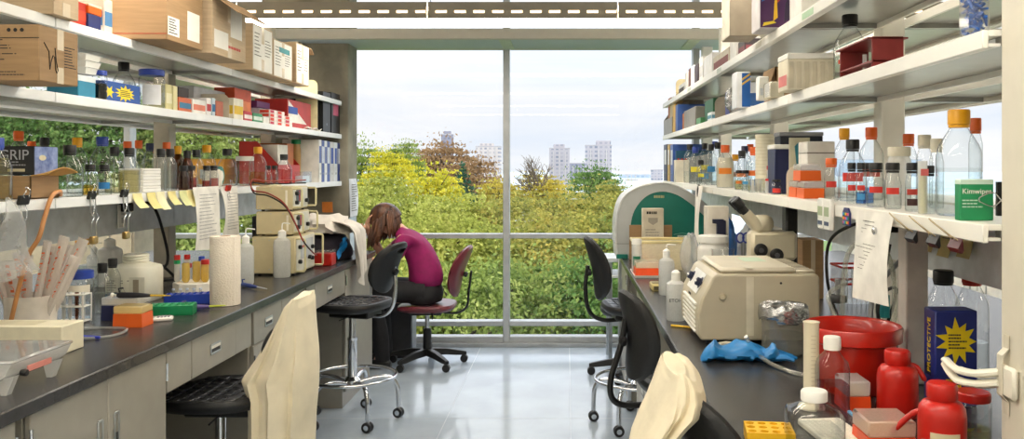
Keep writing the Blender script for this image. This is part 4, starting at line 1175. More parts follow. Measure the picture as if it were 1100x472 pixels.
# tray under the glove box
D0, D1 = dist(33, -1.845), dist(63, -1.845)
t = thing('cardboard_tray', 'torn cardboard tray with a lifted flap under the black and blue box', 'box', (-1.945, (D0 + D1) / 2, SZ[0] + .0005))
hy = (D1 - D0) / 2; b = MB()
b.box(-.11, -hy, 0, .1, hy, .004); b.box(-.11, -hy, 0, .1, -hy + .003, .08); b.box(-.11, hy - .003, 0, .1, hy, .08); b.box(.097, -hy, 0, .1, hy, .078); b.box(-.11, -hy, 0, -.107, hy, .08)
b.box(-.107, -hy + .003, .0765, .097, hy - .003, .0795)
b.build('tray_body', cardb, t)
MB().sheet(lambda u, v: (.1 + .06 * v, -hy + 2.2 * hy * u, .081 + .02 * math.sin(3 * u) * v + .008 * v), 8, 4, .0015).build('flap', mat('torn_cardboard', 'c79a52', .8, 0, .1), t)
z = SZ[0] + .083
D0, D1 = dist(37, -1.85), dist(62, -1.85)
t, b_, hx, hy, h = box_thing('glove_box', 'black and blue box lettered GRIP on a cardboard tray', 'box', -1.85, -2.07, D0, D1, z, up(157, D0), plain('17181d', .35), .003)
MB().box(hx - .001, -hy * .98, h * .02, hx + .0008, hy * .98, h * .98).build('blue_side', mat('mottled_blue_print', '33467e', .4, 0, .5, 40, col2='8fa0cc'), t)
text('GRIP', .05, 'lettering', plain('b9bcc4', .5), t, (hx * .35, -hy - .0008, h * .68), (PI / 2, 0, 0))
print_lines(t, 'y', -hx * .1, hx * .8, h * .3, h * .5, 2, plain('9a9ca4', .5), -hy - .0005, 4, .4)
MB().box(hx * .15, -hy - .001, h * .12, hx * .7, -hy, h * .22, .001).build('cream_badge', plain('d8cfae', .5), t)
MB().lathe([(.014, 0), (.014, .001)], 20).xf(Matrix.Translation((hx + .0008, -hy * .35, h * .6)) @ Matrix.Rotation(PI / 2, 4, 'Y') @ Matrix.Diagonal((.7, 1.4, 1, 1))).build('cream_badge', plain('d8cfae', .5), t)
row = [  # px, ytop, width, X, cap, liquid, level, patch, label
    (20, 141, 20, -2.3, 'o', 'clear', .4, None, 'orange-capped bottle standing behind the GRIP box'),
    (48, 148, 16, -2.3, 'k', 'clear', .4, None, 'black-capped bottle peeking over the GRIP box'),
    (34, 152, 10, -2.42, 'o', None, 0, None, 'small orange cap peeking between two caps behind the GRIP box'),
    (75, 156, 26, -1.87, 'k', 'clear', .3, None, 'wide black-capped bottle standing at the end of the cardboard tray'),
    (83, 148, 20, -2.08, 'y', 'clear', .35, None, 'amber-capped bottle behind the wide black-capped bottle'),
    (97, 177, 16, -1.845, 'k', 'yellow', .35, None, 'small black-capped bottle above the first hanging binder clip'),
    (112, 177, 15, -1.845, 'k', 'clear', .5, ('2f7fc0',), 'small black-capped bottle with a blue band of tape'),
    (110, 147, 24, -2.03, 'b', 'clear', .3, None, 'tall bottle with a bright blue cap'),
    (123, 158, 19, -1.92, 'k', 'straw', .45, None, 'slim black-capped bottle in front of the blue-capped one'),
    (139, 159, 21, -1.87, 'k', 'straw', .5, None, 'black-capped bottle of pale liquid beside the white boxes'),
    (137, 152, 16, -2.1, 'o', None, 0, None, 'orange cap showing behind the bottle of pale liquid'),
    (149, 151, 12, -2.2, 'o', 'clear', .4, None, 'orange-capped bottle behind the stack of white boxes'),
    (161, 154, 14, -2.1, 'n', 'clear', .4, None, 'navy-capped bottle behind the stack of white boxes'),
    (168, 157, 9, -2.3, 'o', None, 0, None, 'small orange cap beyond the navy cap'),
    (179, 153, 16, -2.0, 'o', 'clear', .4, None, 'orange-capped bottle above the pale sticky notes'),
    (173, 160, 11, -1.88, 'k', 'clear', .5, None, 'narrow black-capped bottle touching the white boxes'),
    (183, 160, 13, -1.87, 'k', 'clear', .6, None, 'narrow black-capped bottle in front of the orange cap'),
    (191, 157, 14, -2.02, 'y', None, 0, None, 'amber glass bottle with a yellow cap'),
    (201, 162, 12, -1.93, 'k', None, 0, None, 'amber glass bottle with a black cap beside a yellow-capped one'),
    (211, 161, 17, -1.9, 'k', 'clear', .35, None, 'clear round-shouldered bottle with a black cap beside the amber bottles'),
    (222, 156, 19, -2.0, 'y', 'clear', .45, ('c8d4dc',), 'yellow-orange capped bottle in front of the yellow bin'),
    (197, 178, 10, -1.845, 'k', None, 0, None, 'little amber dropper bottle with a black cap'),
    (206, 178, 10, -1.845, 'k', 'red', .5, None, 'little black-capped bottle of dark red liquid'),
    (222, 178, 9, -1.845, 'k', 'red', .35, None, 'little black-capped bottle with a reddish base'),
    (230, 178, 9, -1.845, 'k', 'pink', .45, None, 'little black-capped bottle beside the cream dispenser'),
    (244, 160, 20, -2.02, 'k', 'clear', .3, None, 'black-capped bottle behind the teal dispenser wheel'),
    (277, 158, 18, -1.87, 'y', 'yellow', .35, None, 'yellow-capped bottle holding golden liquid'),
    (288, 178, 7, -1.84, 'k', 'clear', .4, None, 'tiny black-capped vial beside the golden liquid'),
    (295, 178, 7, -1.84, 'k', 'clear', .4, None, 'tiny black-capped vial against the red file'),
    (305, 166, 17, -1.853, 'k', 'pink', .5, None, 'black-capped bottle of pinkish liquid before the red file'),
]
for px, yt, wd, X, cap, lq, lv, pt, lb in row:
    am = 'amber' in lb and 'amber-capped' not in lb and 'beside the amber' not in lb
    sbottle(px, yt, wd, X, cap, lb, 0, g=amber if am else (clear if px % 3 else clear_b), liq=lq, lv=lv or .3, patch=pt, group='bottles on the lowest shelf of the long bench')
sbottle(263, 168, 19, -1.95, 'w', 'clear bottle with a flat white lid beside the teal dispenser wheel', 0, 'glass_jar', style='jar', liq='clear', lv=.5)
sbottle(318, 150, 10, -1.98, 'g', 'tan jar with a green lid beside the clear acrylic box', 0, 'jar', style='jar', g=mat('tan_jar_plastic', 'b08a52', .4))
for q in range(4):
    z = SZ[0] + .0006 + q * .0265
    D0, D1 = dist(154, -1.86), dist(173, -1.86)
    t, b_, hx, hy, h = box_thing('slide_box', '%s flat white box of the stack between the bottles' % ['lowest', 'second', 'third', 'topmost'][q], 'box', -1.86, -1.97, D0, D1, z, z + .0258, wht_plastic, .003, 'stacked flat white boxes')
    MB().box(hx - .0003, -hy * .98, h * .6, hx + .0008, hy * .98, h * .64).build('lid_seam', ink, t)
# yellow bin on the far side
t = thing('storage_bin', 'long yellow plastic bin at the back of the lowest shelf', 'bin', (-2.36, dist(256, -2.3), SZ[0] + .0005))
b = MB(); b.loft([[(sx * a, sy * c, zz) for sx, sy in ((-1, -1), (1, -1), (1, 1), (-1, 1))] for a, c, zz in ((.10, .36, 0), (.12, .39, .15), (.13, .40, .15), (.13, .40, .165), (.115, .385, .165), (.095, .355, .005))])
b.build('bin_body', yellow_p, t)
# cream dispenser, teal wheel
D = dist(240, -1.85)
t = thing('label_dispenser', 'cream dispenser holding a teal wheel among the bottles', 'dispenser', (-1.9, D, SZ[0] + .0005))
MB().box(-.05, -.045, 0, .05, .0, .10, .015).build('housing', cream_paint, t)
MB().lathe([(.05, -.012), (.054, -.01), (.054, .01), (.05, .012)], 28).xf(Matrix.Translation((0, .06, .062)) @ Matrix.Rotation(PI / 2, 4, 'Y') @ Matrix.Rotation(0, 4, 'Z')).build('wheel', plain('1d7a68', .5), t)
MB().lathe([(.03, -.013), (.03, .013)], 24).xf(Matrix.Translation((0.002, .06, .062)) @ Matrix.Rotation(PI / 2, 4, 'Y')).build('wheel_core', cream_paint, t)
# red magazine file, papers in it
def magazine_file(label, px0, px1, ytop, X, lev, col, dep=.25, fill='e6e2da', low=.45):
    D0, D1 = sorted((dist(px0, X), dist(px1, X))); s = -1 if X < 0 else 1
    z = SZ[lev] + .0005; h = up(ytop, D0) - z
    t = thing('magazine_file', label, 'file holder', (X, (D0 + D1) / 2, z)); w_ = (D1 - D0) / 2; m = plain(col, .4)
    b = MB(); side = [(0, 0), (s * dep, 0), (s * dep, h), (s * dep * .55, h), (0, h * low)]
    b.prism(side, -w_, -w_ + .003, 'y'); b.prism(side, w_ - .003, w_, 'y')
    b.box(0, -w_, 0, s * .003, w_, h * low); b.box(s * (dep - .003), -w_, 0, s * dep, w_, h); b.box(0, -w_, 0, s * dep, w_, .003)
    b.build('file_body', m, t)
    MB().box(s * .02, -w_ * .8, .006, s * (dep - .02), w_ * .1, h * .93).build('papers', plain(fill, .7), t)
    MB().box(s * .03, w_ * .15, .006, s * (dep - .02), w_ * .8, h * .98).build('folder', plain('b5683a', .6), t)
    return t
magazine_file('red magazine file holding folders beside the golden liquid', 299, 322, 152, -1.91, 0, 'b8231d', .26)
t = thing('acrylic_box', 'clear acrylic box before the blue and white binders', 'box', (-1.89, 5.97, SZ[0] + .0005))
b = MB(); b.box(-.05, -.1, 0, .04, .1, .08, .002); b.build('box_body', acryl, t)
MB().box(-.04, -.08, .002, .03, .08, .05).build('contents', plain('cfd8e2', .6), t)
bd = [('e6e4de', 'cream binder at the start of the upright files on the lowest shelf'), ('27479a', 'blue binder first after the cream one'), ('e8ebee', 'white binder between two blue ones'), ('2a4c9f', 'blue binder before the wide grey binder'), ('cfcfd0', 'wide grey binder among the blue ones'), ('dfe3ea', 'pale binder with a blue label next to the shelf end'), ('1f3f92', 'dark blue binder closing the shelf end by the column')]
e = [342.5, 345.5, 348.5, 351.5, 354.5, 359, 362.5, 366.5]
for i, (c, lb) in enumerate(bd):
    binder(lb, e[i], e[i + 1], 150 + i * .6, 0, -1.83, c, group='binders on the lowest shelf of the long bench', lab='dfe6f2' if c in ('27479a', '2a4c9f', '1f3f92') else '3a57a8')

# things fixed to the lip of that shelf
def sticky(label, x, y, z, w_, h, col='e9dc8c', s=1, curl=.012, face='x', name='sticky_note', lines=True):
    t = thing(name, label, 'note', (x, y, z), 0, 'sticky notes' if name == 'sticky_note' else None)
    if face == 'x': fn = lambda u, v: (s * (.0012 + curl * v * v), (u - .5) * w_ + .006 * v * v, -h * v)
    else: fn = lambda u, v: ((u - .5) * w_ + .004 * v * v, -.0012 - curl * v * v, -h * v)
    MB().sheet(fn, 3, 6, .0004).build('paper_sheet', plain(col, .7), t)
    return t
for i, (px, lb) in enumerate(((147, 'pale yellow sticky note curling off the shelf lip, second clip side'), (162, 'yellow sticky note overlapping another under the flat white boxes'), (172, 'cream sticky note with a folded corner under the narrow bottles'), (184, 'small yellow sticky note under the amber bottles'), (196, 'green-tinged sticky note under the little dropper bottle'), (203, 'yellow sticky note touching the hanging notes'))):
    X = -1.7975; sticky(lb, X, dist(px, X), 1.392, .075, .062 + .008 * (i % 3), ['ece3a6', 'e8dc93', 'efe9c2', 'e9dd98', 'd9dca0', 'eadf9e'][i], 1, .03)
def hanging_sheet(label, px0, px1, z1, h, X, name='hanging_note', wave=.015, col='f0eee8'):
    D0, D1 = sorted((dist(px0, X), dist(px1, X)))
    t = thing(name, label, 'paper', (X, (D0 + D1) / 2, z1)); w_ = (D1 - D0); s = 1 if X < 0 else -1
    sk = h * .08
    MB().sheet(lambda u, v: (s * (.004 + wave * math.sin(PI * v) * (1 - u) + .012 * v), (u - .5) * w_, -h * v - sk * (u * v)), 8, 10, .0005).build('paper_sheet', plain(col, .7), t)
    return t, w_, s
X = -1.785
t, w_, s = hanging_sheet('handwritten note sheet hanging from a red clip on the shelf lip', 206, 234, 1.405, .30, X)
print_lines(t, 'x', -w_ * .4, w_ * .3, -.26, -.03, 14, plain('a9a9ae', .7), s * .025, 6, .2)
t, w_, s = hanging_sheet('second note sheet hanging askew behind the first one', 235, 254, 1.40, .26, X - .006, wave=.025)
print_lines(t, 'x', -w_ * .35, w_ * .35, -.23, -.03, 13, plain('a9a9ae', .7), s * .033, 9, .2)
def bulldog(label, x, y, z, s=1, col=blk_plastic, dn=True, w_=.04, rz=0):
    """binder clip gripping the lip: wedge body and two wire loops"""
    t = thing('binder_clip', label, 'clip', (x, y, z), rz, 'binder clips')
    MB().prism([(-.002, -.012), (.004, .016), (.016, .016), (.008, -.014), (.004, -.016)], -w_ / 2, w_ / 2, 'y').build('clip_body', col, t)
    for i in (0, 1):
        q = [(.004 + .002 * i, -w_ * .22, -.014), (.006, -w_ * .3, -.03), (.010, -w_ * .22, -.055), (.006, -w_ * .1, -.075), (.006, w_ * .1, -.075), (.010, w_ * .22, -.055), (.006, w_ * .3, -.03), (.004 + .002 * i, w_ * .22, -.014)]
        if i: q = [(x_ * 1.6 + .006, y_, -z_ * .55) for x_, y_, z_ in q]
        MB().tube(bent(q, 4), .0014, 6).build('wire_loop', chrome, t)
    return t
bulldog('black binder clip on the shelf lip below the cardboard tray', -1.799, dist(23, -1.8), 1.392, w_=.05)
bulldog('red-tipped black clip holding the hanging notes', -1.78, dist(244, -1.78), 1.392, w_=.05, col=red_p)
for px, lb in ((97, 'black binder clip with a long hook hanging under the small bottles'), (132, 'black binder clip with a long hook above the cable')):
    X = -1.797; y = dist(px, X)
    t = bulldog(lb, X, y, 1.395, w_=.045)
    for dy in (-.012, .02):
        MB().tube(bent([(.008, dy, 0), (.01, dy, -.06), (.014, dy + .012, -.085), (.014, dy - .004, -.105), (.01, dy + .006, -.16)], 5), .0022, 6).build('hook_wire', steel, t)
    MB().box(0, -.012, -.185, .02, .022, -.155, .004).build('brass_ferrule', mat('brass', 'b79a62', .3, .9), t)
# hose hanging off the shelf
D = dist(58, -1.79)
t = MB().tube(bent([(-1.84, D + .12, 1.40), (-1.80, D + .05, 1.415), (-1.785, D - .02, 1.40), (-1.785, D - .06, 1.33), (-1.79, D - .085, 1.26), (-1.83, D - .09, 1.18), (-1.9, D - .07, .95)], 6), .0075, 10)
tag(t.build('rubber_hose', mat('amber_rubber', 'c58a55', .4, 0, .08)), 'amber rubber hose looping over the shelf lip down behind the pipettes', 'hose')
# black cable and outlet
X = -2.11
o = thing('wall_outlet', 'white power outlet on the panel under the shelf', 'outlet', (-2.105, dist(131, -2.1), 1.27))
MB().box(0, -.035, -.055, .008, .035, .055, .003).build('cover_plate', wht_plastic, o)
for zz in (-.02, .02): MB().box(.008, -.012, zz - .014, .0095, .012, zz + .014, .001).build('socket', plain('b8b8b4', .5), o)
D = dist(135, -2.09)
t = MB().tube(bent([(-2.09, D, 1.31), (-2.06, D + .03, 1.34), (-2.02, D + .12, 1.31), (-2.0, D + .18, 1.18), (-1.99, D + .2, 1.02), (-2.05, D + .1, .96), (-2.0, D + .3, .93), (-2.06, D + .3, 1.0)], 7), .007, 8)
t.box(-2.11, D - .03, 1.29, -2.06, D + .02, 1.33, .005)
tag(t.build('power_cable', blk_plastic), 'thick black power cable arching down from the panel outlet', 'cable')
# plastic bag hung on the shelf
D = dist(14, -1.79)
bag = MB(); rings = []
for j in range(12):
    v = j / 11; ring = []
    for i in range(24):
        a = 2 * PI * i / 24; k_ = (.008 + .125 * v) * (1 + .16 * math.sin(5 * a + 4 * v) * v)
        ring.append((-1.775 + .05 * v * math.cos(a) + .02 * math.sin(6 * v), D - .05 + 1.1 * k_ * math.sin(a) , 1.405 - .25 * v + .01 * math.sin(3 * a) * v))
    rings.append(ring)
bag.loft(rings, cap=False)
tag(bag.build('plastic_bag', glass('bag_film', (.96, .97, .98), (.8, .83, .86), .5, .3, .22), sharp=25), 'clear crinkled plastic bag hanging at the frame edge over the pipette cup', 'bag')
# ------------------------------------------------------------------ on the long worktop
z = ZT + .0005
# clear tray
t = thing('gel_tray', 'clear plastic gel tray on stubby feet at the worktop front', 'tray', (-1.52, 2.27, z))
b = MB(); b.prism([(-.2, .085), (-.19, .03), (.05, .03), (.085, .055), (.1, .085)], -.13, .13, 'y')
b.build('tray_body', glass('tray_plastic', (.93, .94, .94), (.6, .63, .65), 1.1, .06, .6, (.93, .93, .92)), t)
for yy in (-.11, .08):
    for xx in (-.17, .05): MB().prism([(xx, .04), (xx + .01, 0), (xx + .025, 0), (xx + .045, .05)], yy, yy + .02, 'y').build('foot', glass('tray_plastic'), t)
MB().box(-.205, -.135, .085, .105, .135, .094, .004).build('rim', glass('tray_rim_plastic', (.95, .95, .96), (.6, .62, .64), 1.2, .06, .35), t)
MB().box(.095, -.06, .05, .1, .04, .066, .001).build('red_label', plain('d88a80', .6), t)
MB().lathe([(.008, 0), (.010, .012), (.008, .016)], 14).xf(Matrix.Translation((.1, -.09, .055)) @ Matrix.Rotation(PI / 2, 4, 'Y')).build('terminal', blk_plastic, t)
# cream carton of wipes
t, b_, hx, hy, h = box_thing('wipes_box', 'long cream box lying in front of the cup of wrapped pipettes', 'box', -1.585, -2.0, 2.63, 2.75, z, 1.0, plain('e3dcc2', .6), .003)
MB().box(-hx * .5, -hy * .5, h - .0005, hx * .5, hy * .5, h + .0008).build('opening', plain('cfc6a8', .6), t)
# cup with pipettes
cx, cy = -1.955, 3.055
t = thing('pipette_cup', 'white plastic cup filled with wrapped pipettes', 'cup', (cx, cy, z))
MB().lathe([(.078, 0), (.082, .004), (.084, .125), (.079, .125), (.077, .008), (.01, .008)], 32).build('cup_body', mat('off_white_plastic', 'e9e2d8', .4), t)
wrap = mat('pipette_wrapper', 'f0e6de', .35, 0, .05); wrap_o = mat('pipette_print', 'e26a35', .5)
dirs = [(-.055, -.03, .26), (-.045, .03, .27), (-.025, -.04, .25), (-.03, .01, .29), (0, -.035, .27), (.005, .03, .29), (.03, -.04, .33), (.035, 0, .34), (.045, .035, .31), (.06, -.02, .29), (.055, .02, .34), (-.06, 0, .24), (.02, .05, .3), (-.01, .055, .28)]
pn = ['shortest, leaning out over the cup rim', 'leaning towards the frame edge', 'leaning gently at the front', 'upright with a rounded tip', 'upright at the front of the cup', 'upright at the back of the cup', 'broad one with round orange stamps at the front', 'tallest, leaning towards the jar', 'leaning towards the blue-lidded jar', 'slanting low over the tube rack', 'slanting steeply above the tube rack', 'bent away from the others', 'thin one half hidden at the back', 'half hidden behind the upright ones']
for i, (dx, dy, ln) in enumerate(dirs):
    p = thing('wrapped_pipette', 'wrapped pipette in the white cup, %s' % pn[i], 'pipette', (cx + dx * .75, cy + dy * .75, z + .012), 0, 'wrapped pipettes in the cup')
    a = Vector((0, 0, 0)); d = Vector((dx * 2.0 + .035, dy * 1.3, ln + .01)).normalized(); e_ = d * ln
    sd = d.cross(Vector((0, 1, 0))).normalized(); w_ = .0145 + .0045 * (i % 3)
    MB().tube([a, e_ * .5, e_ * .96], .0055, 8).build('pipette_shaft', plain('f2ece6', .4), p)
    m = MB().loft([[e_ * q + sd * w_ * k_ * ww + d.cross(sd) * k2 * .007 * ww for k_, k2 in ((-1, 0), (-.5, -1), (.5, -1), (1, 0), (.5, 1), (-.5, 1))] for q, ww in ((.0, .5), (.1, 1), (.5, 1.05), (.9, 1), (1.0, 1.1))])
    ww_ = m.build('wrapper', glass('wrapper_film', (.97, .95, .93), (.8, .76, .73), .8, .15, .6, (.97, .93, .89)), p)
    for q in (.45, .58, .7, .82):
        k = MB(); k.box(-w_ * .55, -.0004, -.012, w_ * .55, .0004, .012)
        R = Matrix.Translation(e_ * q + Vector((0, -.0085, 0))) @ d.to_track_quat('Z', 'Y').to_matrix().to_4x4()
        k = MB(); k.tube([(w_ * .5 * math.cos(u), -.0, w_ * .5 * math.sin(u)) for u in [2 * PI * j / 10 for j in range(10)]], .001, 4, True); k.box(-w_ * .6, -.0003, w_ * .9, w_ * .5, .0003, w_ * 1.3)
        k.xf(R).build('orange_stamp', wrap_o, p)
# white tube rack with tubes
t = thing('tube_rack', 'small white wire-frame tube rack beside the pipette cup', 'rack', (-1.88, 3.19, z))
b = MB()
for zz in (0.004, .06, .105): b.box(-.055, -.03, zz, .055, .03, zz + .004, .001)
for xx in (-.055, .051):
    for yy in (-.03, .026): b.box(xx, yy, 0, xx + .004, yy + .004, .109)
b.build('rack_frame', wht_plastic, t)
for i, xx in enumerate((-.036, -.012, .014, .038)):
    q = MB().lathe([(.002, 0), (.006, .006), (.007, .02), (.007, .105)], 12); k = tag(q.build('test_tube', poly if i != 2 else amber, None, (-1.88 + xx, 3.19, z + .009)), ['white tube at the cup end of the small rack', 'second white tube in the small rack', 'brown glass tube in the small white rack', 'white tube at the jar end of the small rack'][i], 'tube', 'tubes in the small white rack')
# coil of tubing, pen
rg = MB().tube([(-1.685 + .115 * math.cos(a) * (1 + .08 * math.sin(2 * a)), 2.955 + .105 * math.sin(a), z + .0055 + .003 * math.sin(3 * a)) for a in [2 * PI * i / 36 for i in range(36)]], .0055, 10, True)
rg.tube(bent([(-1.8, 2.98, z + .0062), (-1.85, 2.95, z + .012), (-1.86, 3.02, z + .03), (-1.83, 3.06, z + .02)], 5), .0055, 8)
tag(rg.build('coiled_tubing', glass('grey_tubing', (.72, .74, .74), (.4, .42, .43), 1.2, .08, .35, (.7, .72, .72))), 'loop of clear grey tubing lying on the worktop', 'tubing')
def pen(label, p0, p1, r, col, capc, name='pen'):
    p0, p1 = Vector(p0), Vector(p1); d = p1 - p0
    t = thing(name, label, 'pen', p0)
    MB().tube([d * 0, d * .02, d * .62], [r * .6, r, r], 10).build('barrel', plain(col, .35), t)
    MB().tube([d * .62, d * .98, d], [r * 1.08, r * 1.08, r * .7], 10).build('pen_cap', plain(capc, .35), t)
    return t
pen('bright blue pen lying inside the tubing loop', (-1.72, 2.90, z + .006), (-1.60, 2.87, z + .006), .005, '2438c8', '1c2ea8')
cbottle(85, 345, 291, 29, 'b', 'jar with a blue lid and two paper tags beside the tube rack', name='glass_jar', style='jar', liq='clear', lv=.3, patch=('ded8c8',), pz=(.56, .72))
cbottle(110, 338, 283, 19, 'k', 'clear bottle with a black cap between the blue-lidded jar and the white jug', liq='clear', lv=.4)
cbottle(89, 312, 254, 30, 'y', 'round bottle with an amber cap behind the blue-lidded jar', liq='clear', lv=.4)
cbottle(121, 330, 278, 16, 'k', 'small black-capped bottle tucked behind the white jug', liq='blue', lv=.25)
wash_bottle('white wash bottle with a broad shoulder at the back of the worktop', 118, 309, 250, 25, mat_=mat('white_polyethylene', 'e6e6e4', .4))
wash_bottle('small frosted wash bottle hidden behind the jar with the blue lid', 101, 306, 262, 14)
# white jug
D = F * .59 / (326 - VY) + .08; X = (146 - VX) * D / F; h = up(273, D) - ZT; r = px2m(24, D)
t = thing('reagent_jug', 'big square white plastic jug with a printed label and threaded neck', 'jug', (X, D, z))
MB().lathe([(r * .93, 0), (r, .008), (r, h * .66), (r * .95, h * .74), (r * .6, h * .80), (r * .52, h * .82)], 32, sq=.72).build('jug_body', mat('jug_polyethylene', 'e4e2d2', .4, 0, .03), t)
nk = [(r * .52, h * .80)] + [(r * (.52 + .04 * (i % 2)), h * (.84 + .025 * i)) for i in range(6)] + [(r * .5, h), (r * .42, h)]
MB().lathe(nk, 28).build('neck', mat('jug_polyethylene', ''), t)
lbp = MB().box(-r * .86, -r * .936, h * .12, r * .86, -r * .928, h * .55).build('printed_label', plain('d6d4c4', .6), t)
print_lines(lbp, 'y', -r * .8, -r * .25, h * .16, h * .5, 7, ink, -r * .938, 3, .35); print_lines(lbp, 'y', -r * .2, r * .25, h * .4, h * .5, 2, ink, -r * .938, 5, .4)
MB().box(r * .35, -r * .940, h * .18, r * .6, -r * .936, h * .5).build('bar_code', mat('bar_code_print', '9a8f7c', .6), lbp)
MB().tube([(.013 * math.cos(a) - .01, -r * .939, h * .27 + .013 * math.sin(a)) for a in [2 * PI * i / 3 + PI / 2 for i in range(3)]], .0015, 4, True).build('recycling_mark', ink, lbp)
# tip boxes and small tools at the front of the bench
def tipbox(label, x, y, z, w_, d, h, base, lid=acryl, lidh=.45, rz=0, grid=True, group='pipette tip boxes'):
    t = thing('tip_box', label, 'tip box', (x, y, z), rz, group)
    hb_ = h * (1 - lidh)
    MB().loft([[(sx * a, sy * c, zz) for sx, sy in ((-1, -1), (1, -1), (1, 1), (-1, 1))] for a, c, zz in ((w_ / 2, d / 2, 0), (w_ / 2 * .97, d / 2 * .97, hb_))]).build('base', base, t)
    g = MB()
    for i in range(8):
        for j in range(6): g.lathe([(.0035, hb_), (.0045, hb_ + h * lidh * .35)], 6, ((i - 3.5) * w_ / 9, (j - 2.5) * d / 7, 0))
    if grid: g.build('pipette_tip', plain('e8d9a8', .5), t)['kind'] = 'stuff'
    MB().box(-w_ / 2 * .99, -d / 2 * .99, hb_ + .0005, w_ / 2 * .99, d / 2 * .99, h, .004).build('lid', lid, t)
    return t
frost_lid = glass('frosted_lid', (.9, .91, .93), (.6, .62, .66), 1., .1, .55, (.86, .87, .9))
tipbox('navy tip box with a frosted lid, a black pipette resting on it', -1.72, 3.27, z, .145, .10, .088, navy_p, frost_lid, .35)
tipbox('orange tip box with a yellowish lid on the worktop front', -1.615, 3.12, z, .108, .085, .078, orange_p, glass('yellow_lid', (.95, .87, .6), (.7, .6, .3), 1., .1, .6, (.9, .78, .45)), .36)
def pipettor(label, p0, p1, body, tipc='d6d8da', r=.011, knob='e8e2d0'):
    p0, p1 = Vector(p0), Vector(p1); d = p1 - p0
    t = thing('micropipette', label, 'micropipette', p0, 0, 'micropipettes')
    MB().tube([d * .1, d * .14, d * .4, d * .62, d * .66], [r * .7, r, r * .95, r * .6, r * .4], 12).build('handle', plain(body, .35), t)
    MB().tube([d * 0, d * .03, d * .045, d * .1], [r * .8, r * .8, r * .35, r * .35], 10).build('plunger', plain(knob, .4), t)
    MB().tube([d * .66, d * .9, d], [r * .38, r * .28, r * .15], 8).build('tip_cone', plain(tipc, .35), t)
    s_ = d.cross(Vector((0, 0, 1))).normalized()
    MB().tube([d * .14 + Vector((0, 0, r * .8)), d * .12 + Vector((0, 0, r * 2.2)), d * .2 + Vector((0, 0, r * 2.4))], r * .3, 6).build('finger_hook', plain(body, .35), t)
    return t
zp = z + .088 + .012
pipettor('black pipette with a yellow collar lying across the navy tip box', (-1.745, 3.21, zp), (-1.52, 3.215, zp - .003), '1d1e26', 'd8b83a', .0115, 'efece2')
pipettor('purple and yellow-green pipette lying beside the paper towel roll', (-1.60, 3.43, z + .0125), (-1.425, 3.50, z + .0125), '5a4a8a', 'b8c832', .0115)
pipettor('dark blue pipette with a pale tip lying past the paper towel roll', (-1.62, 4.14, z + .0125), (-1.425, 3.98, z + .0125), '26408a', 'c9ccd2', .0115)
# timer
t = thing('lab_timer', 'small white keypad timer lying in front of the green rack', 'timer', (-1.575, 3.22, z), .35)
MB().box(-.055, -.026, 0, .055, .026, .014, .004).build('timer_case', wht_plastic, t)
MB().box(-.048, -.018, .0138, -.008, .018, .0148).build('display', plain('aab4a0', .3), t)
for i in range(4):
    for j in range(3): MB().box(.001 + i * .012, -.017 + j * .012, .0138, .010 + i * .012, -.008 + j * .012, .017, .001).build('key', plain('8a8a92', .5), t)
# green and blue racks
def block_rack(label, x, y, col, L_=.19, W_=.075, Hh=.036, rz=0, nx=8, ny=3, tubes=None):
    t = thing('tube_rack', label, 'rack', (x, y, z), rz, 'plastic tube racks')
    b = MB(); b.box(-L_ / 2, -W_ / 2, Hh * .8, L_ / 2, W_ / 2, Hh, .002); b.box(-L_ / 2, -W_ / 2, 0, -L_ / 2 + .004, W_ / 2, Hh * .9); b.box(L_ / 2 - .004, -W_ / 2, 0, L_ / 2, W_ / 2, Hh * .9)
    b.box(-L_ / 2, -W_ / 2, 0, L_ / 2, -W_ / 2 + .003, Hh * .9); b.box(-L_ / 2, W_ / 2 - .003, 0, L_ / 2, W_ / 2, Hh * .9); b.box(-L_ / 2, -W_ / 2, .001, L_ / 2, W_ / 2, .006)
    b.build('rack_body', plain(col, .4), t)
    hl = MB()
    for i in range(nx):
        for j in range(ny): hl.tube([((i - (nx - 1) / 2) * L_ / nx + .0055 * math.cos(a), (j - (ny - 1) / 2) * W_ / ny + .0055 * math.sin(a), Hh + .0008) for a in [2 * PI * q / 10 for q in range(10)]], .0012, 4, True)
    hl.build('hole_rim', plain(col, .25), t)
    return t, L_, W_, Hh
t, L_, W_, Hh = block_rack('green plastic tube rack lying flat in front of the blue one', -1.60, 3.36, '0c8f56', .2, .085, .04, .22)
t2, L_, W_, Hh = block_rack('blue plastic tube rack with clear tubes behind the green rack', -1.63, 3.64, '2143b4', .21, .07, .042, .28)
for i, k in enumerate((0, 1, 2, 3, 4)):
    xx = -1.70 + i * .026
    tb = thing('micro_tube', ['clear tube at the jug end of the blue rack', 'second clear tube in the blue rack', 'third clear tube in the blue rack', 'fourth clear tube in the blue rack', 'clear tube at the towel roll end of the blue rack'][i], 'tube', (xx, 3.62 + i * .0075, z + .008), 0, 'clear tubes in the blue rack')
    MB().lathe([(.001, 0), (.005, .012), (.0055, .05)], 12).build('tube_body', acryl, tb)
    MB().lathe([(.0062, .05), (.0066, .053), (.0062, .057)], 12).build('cap', plain('cdd6e2', .4), tb)
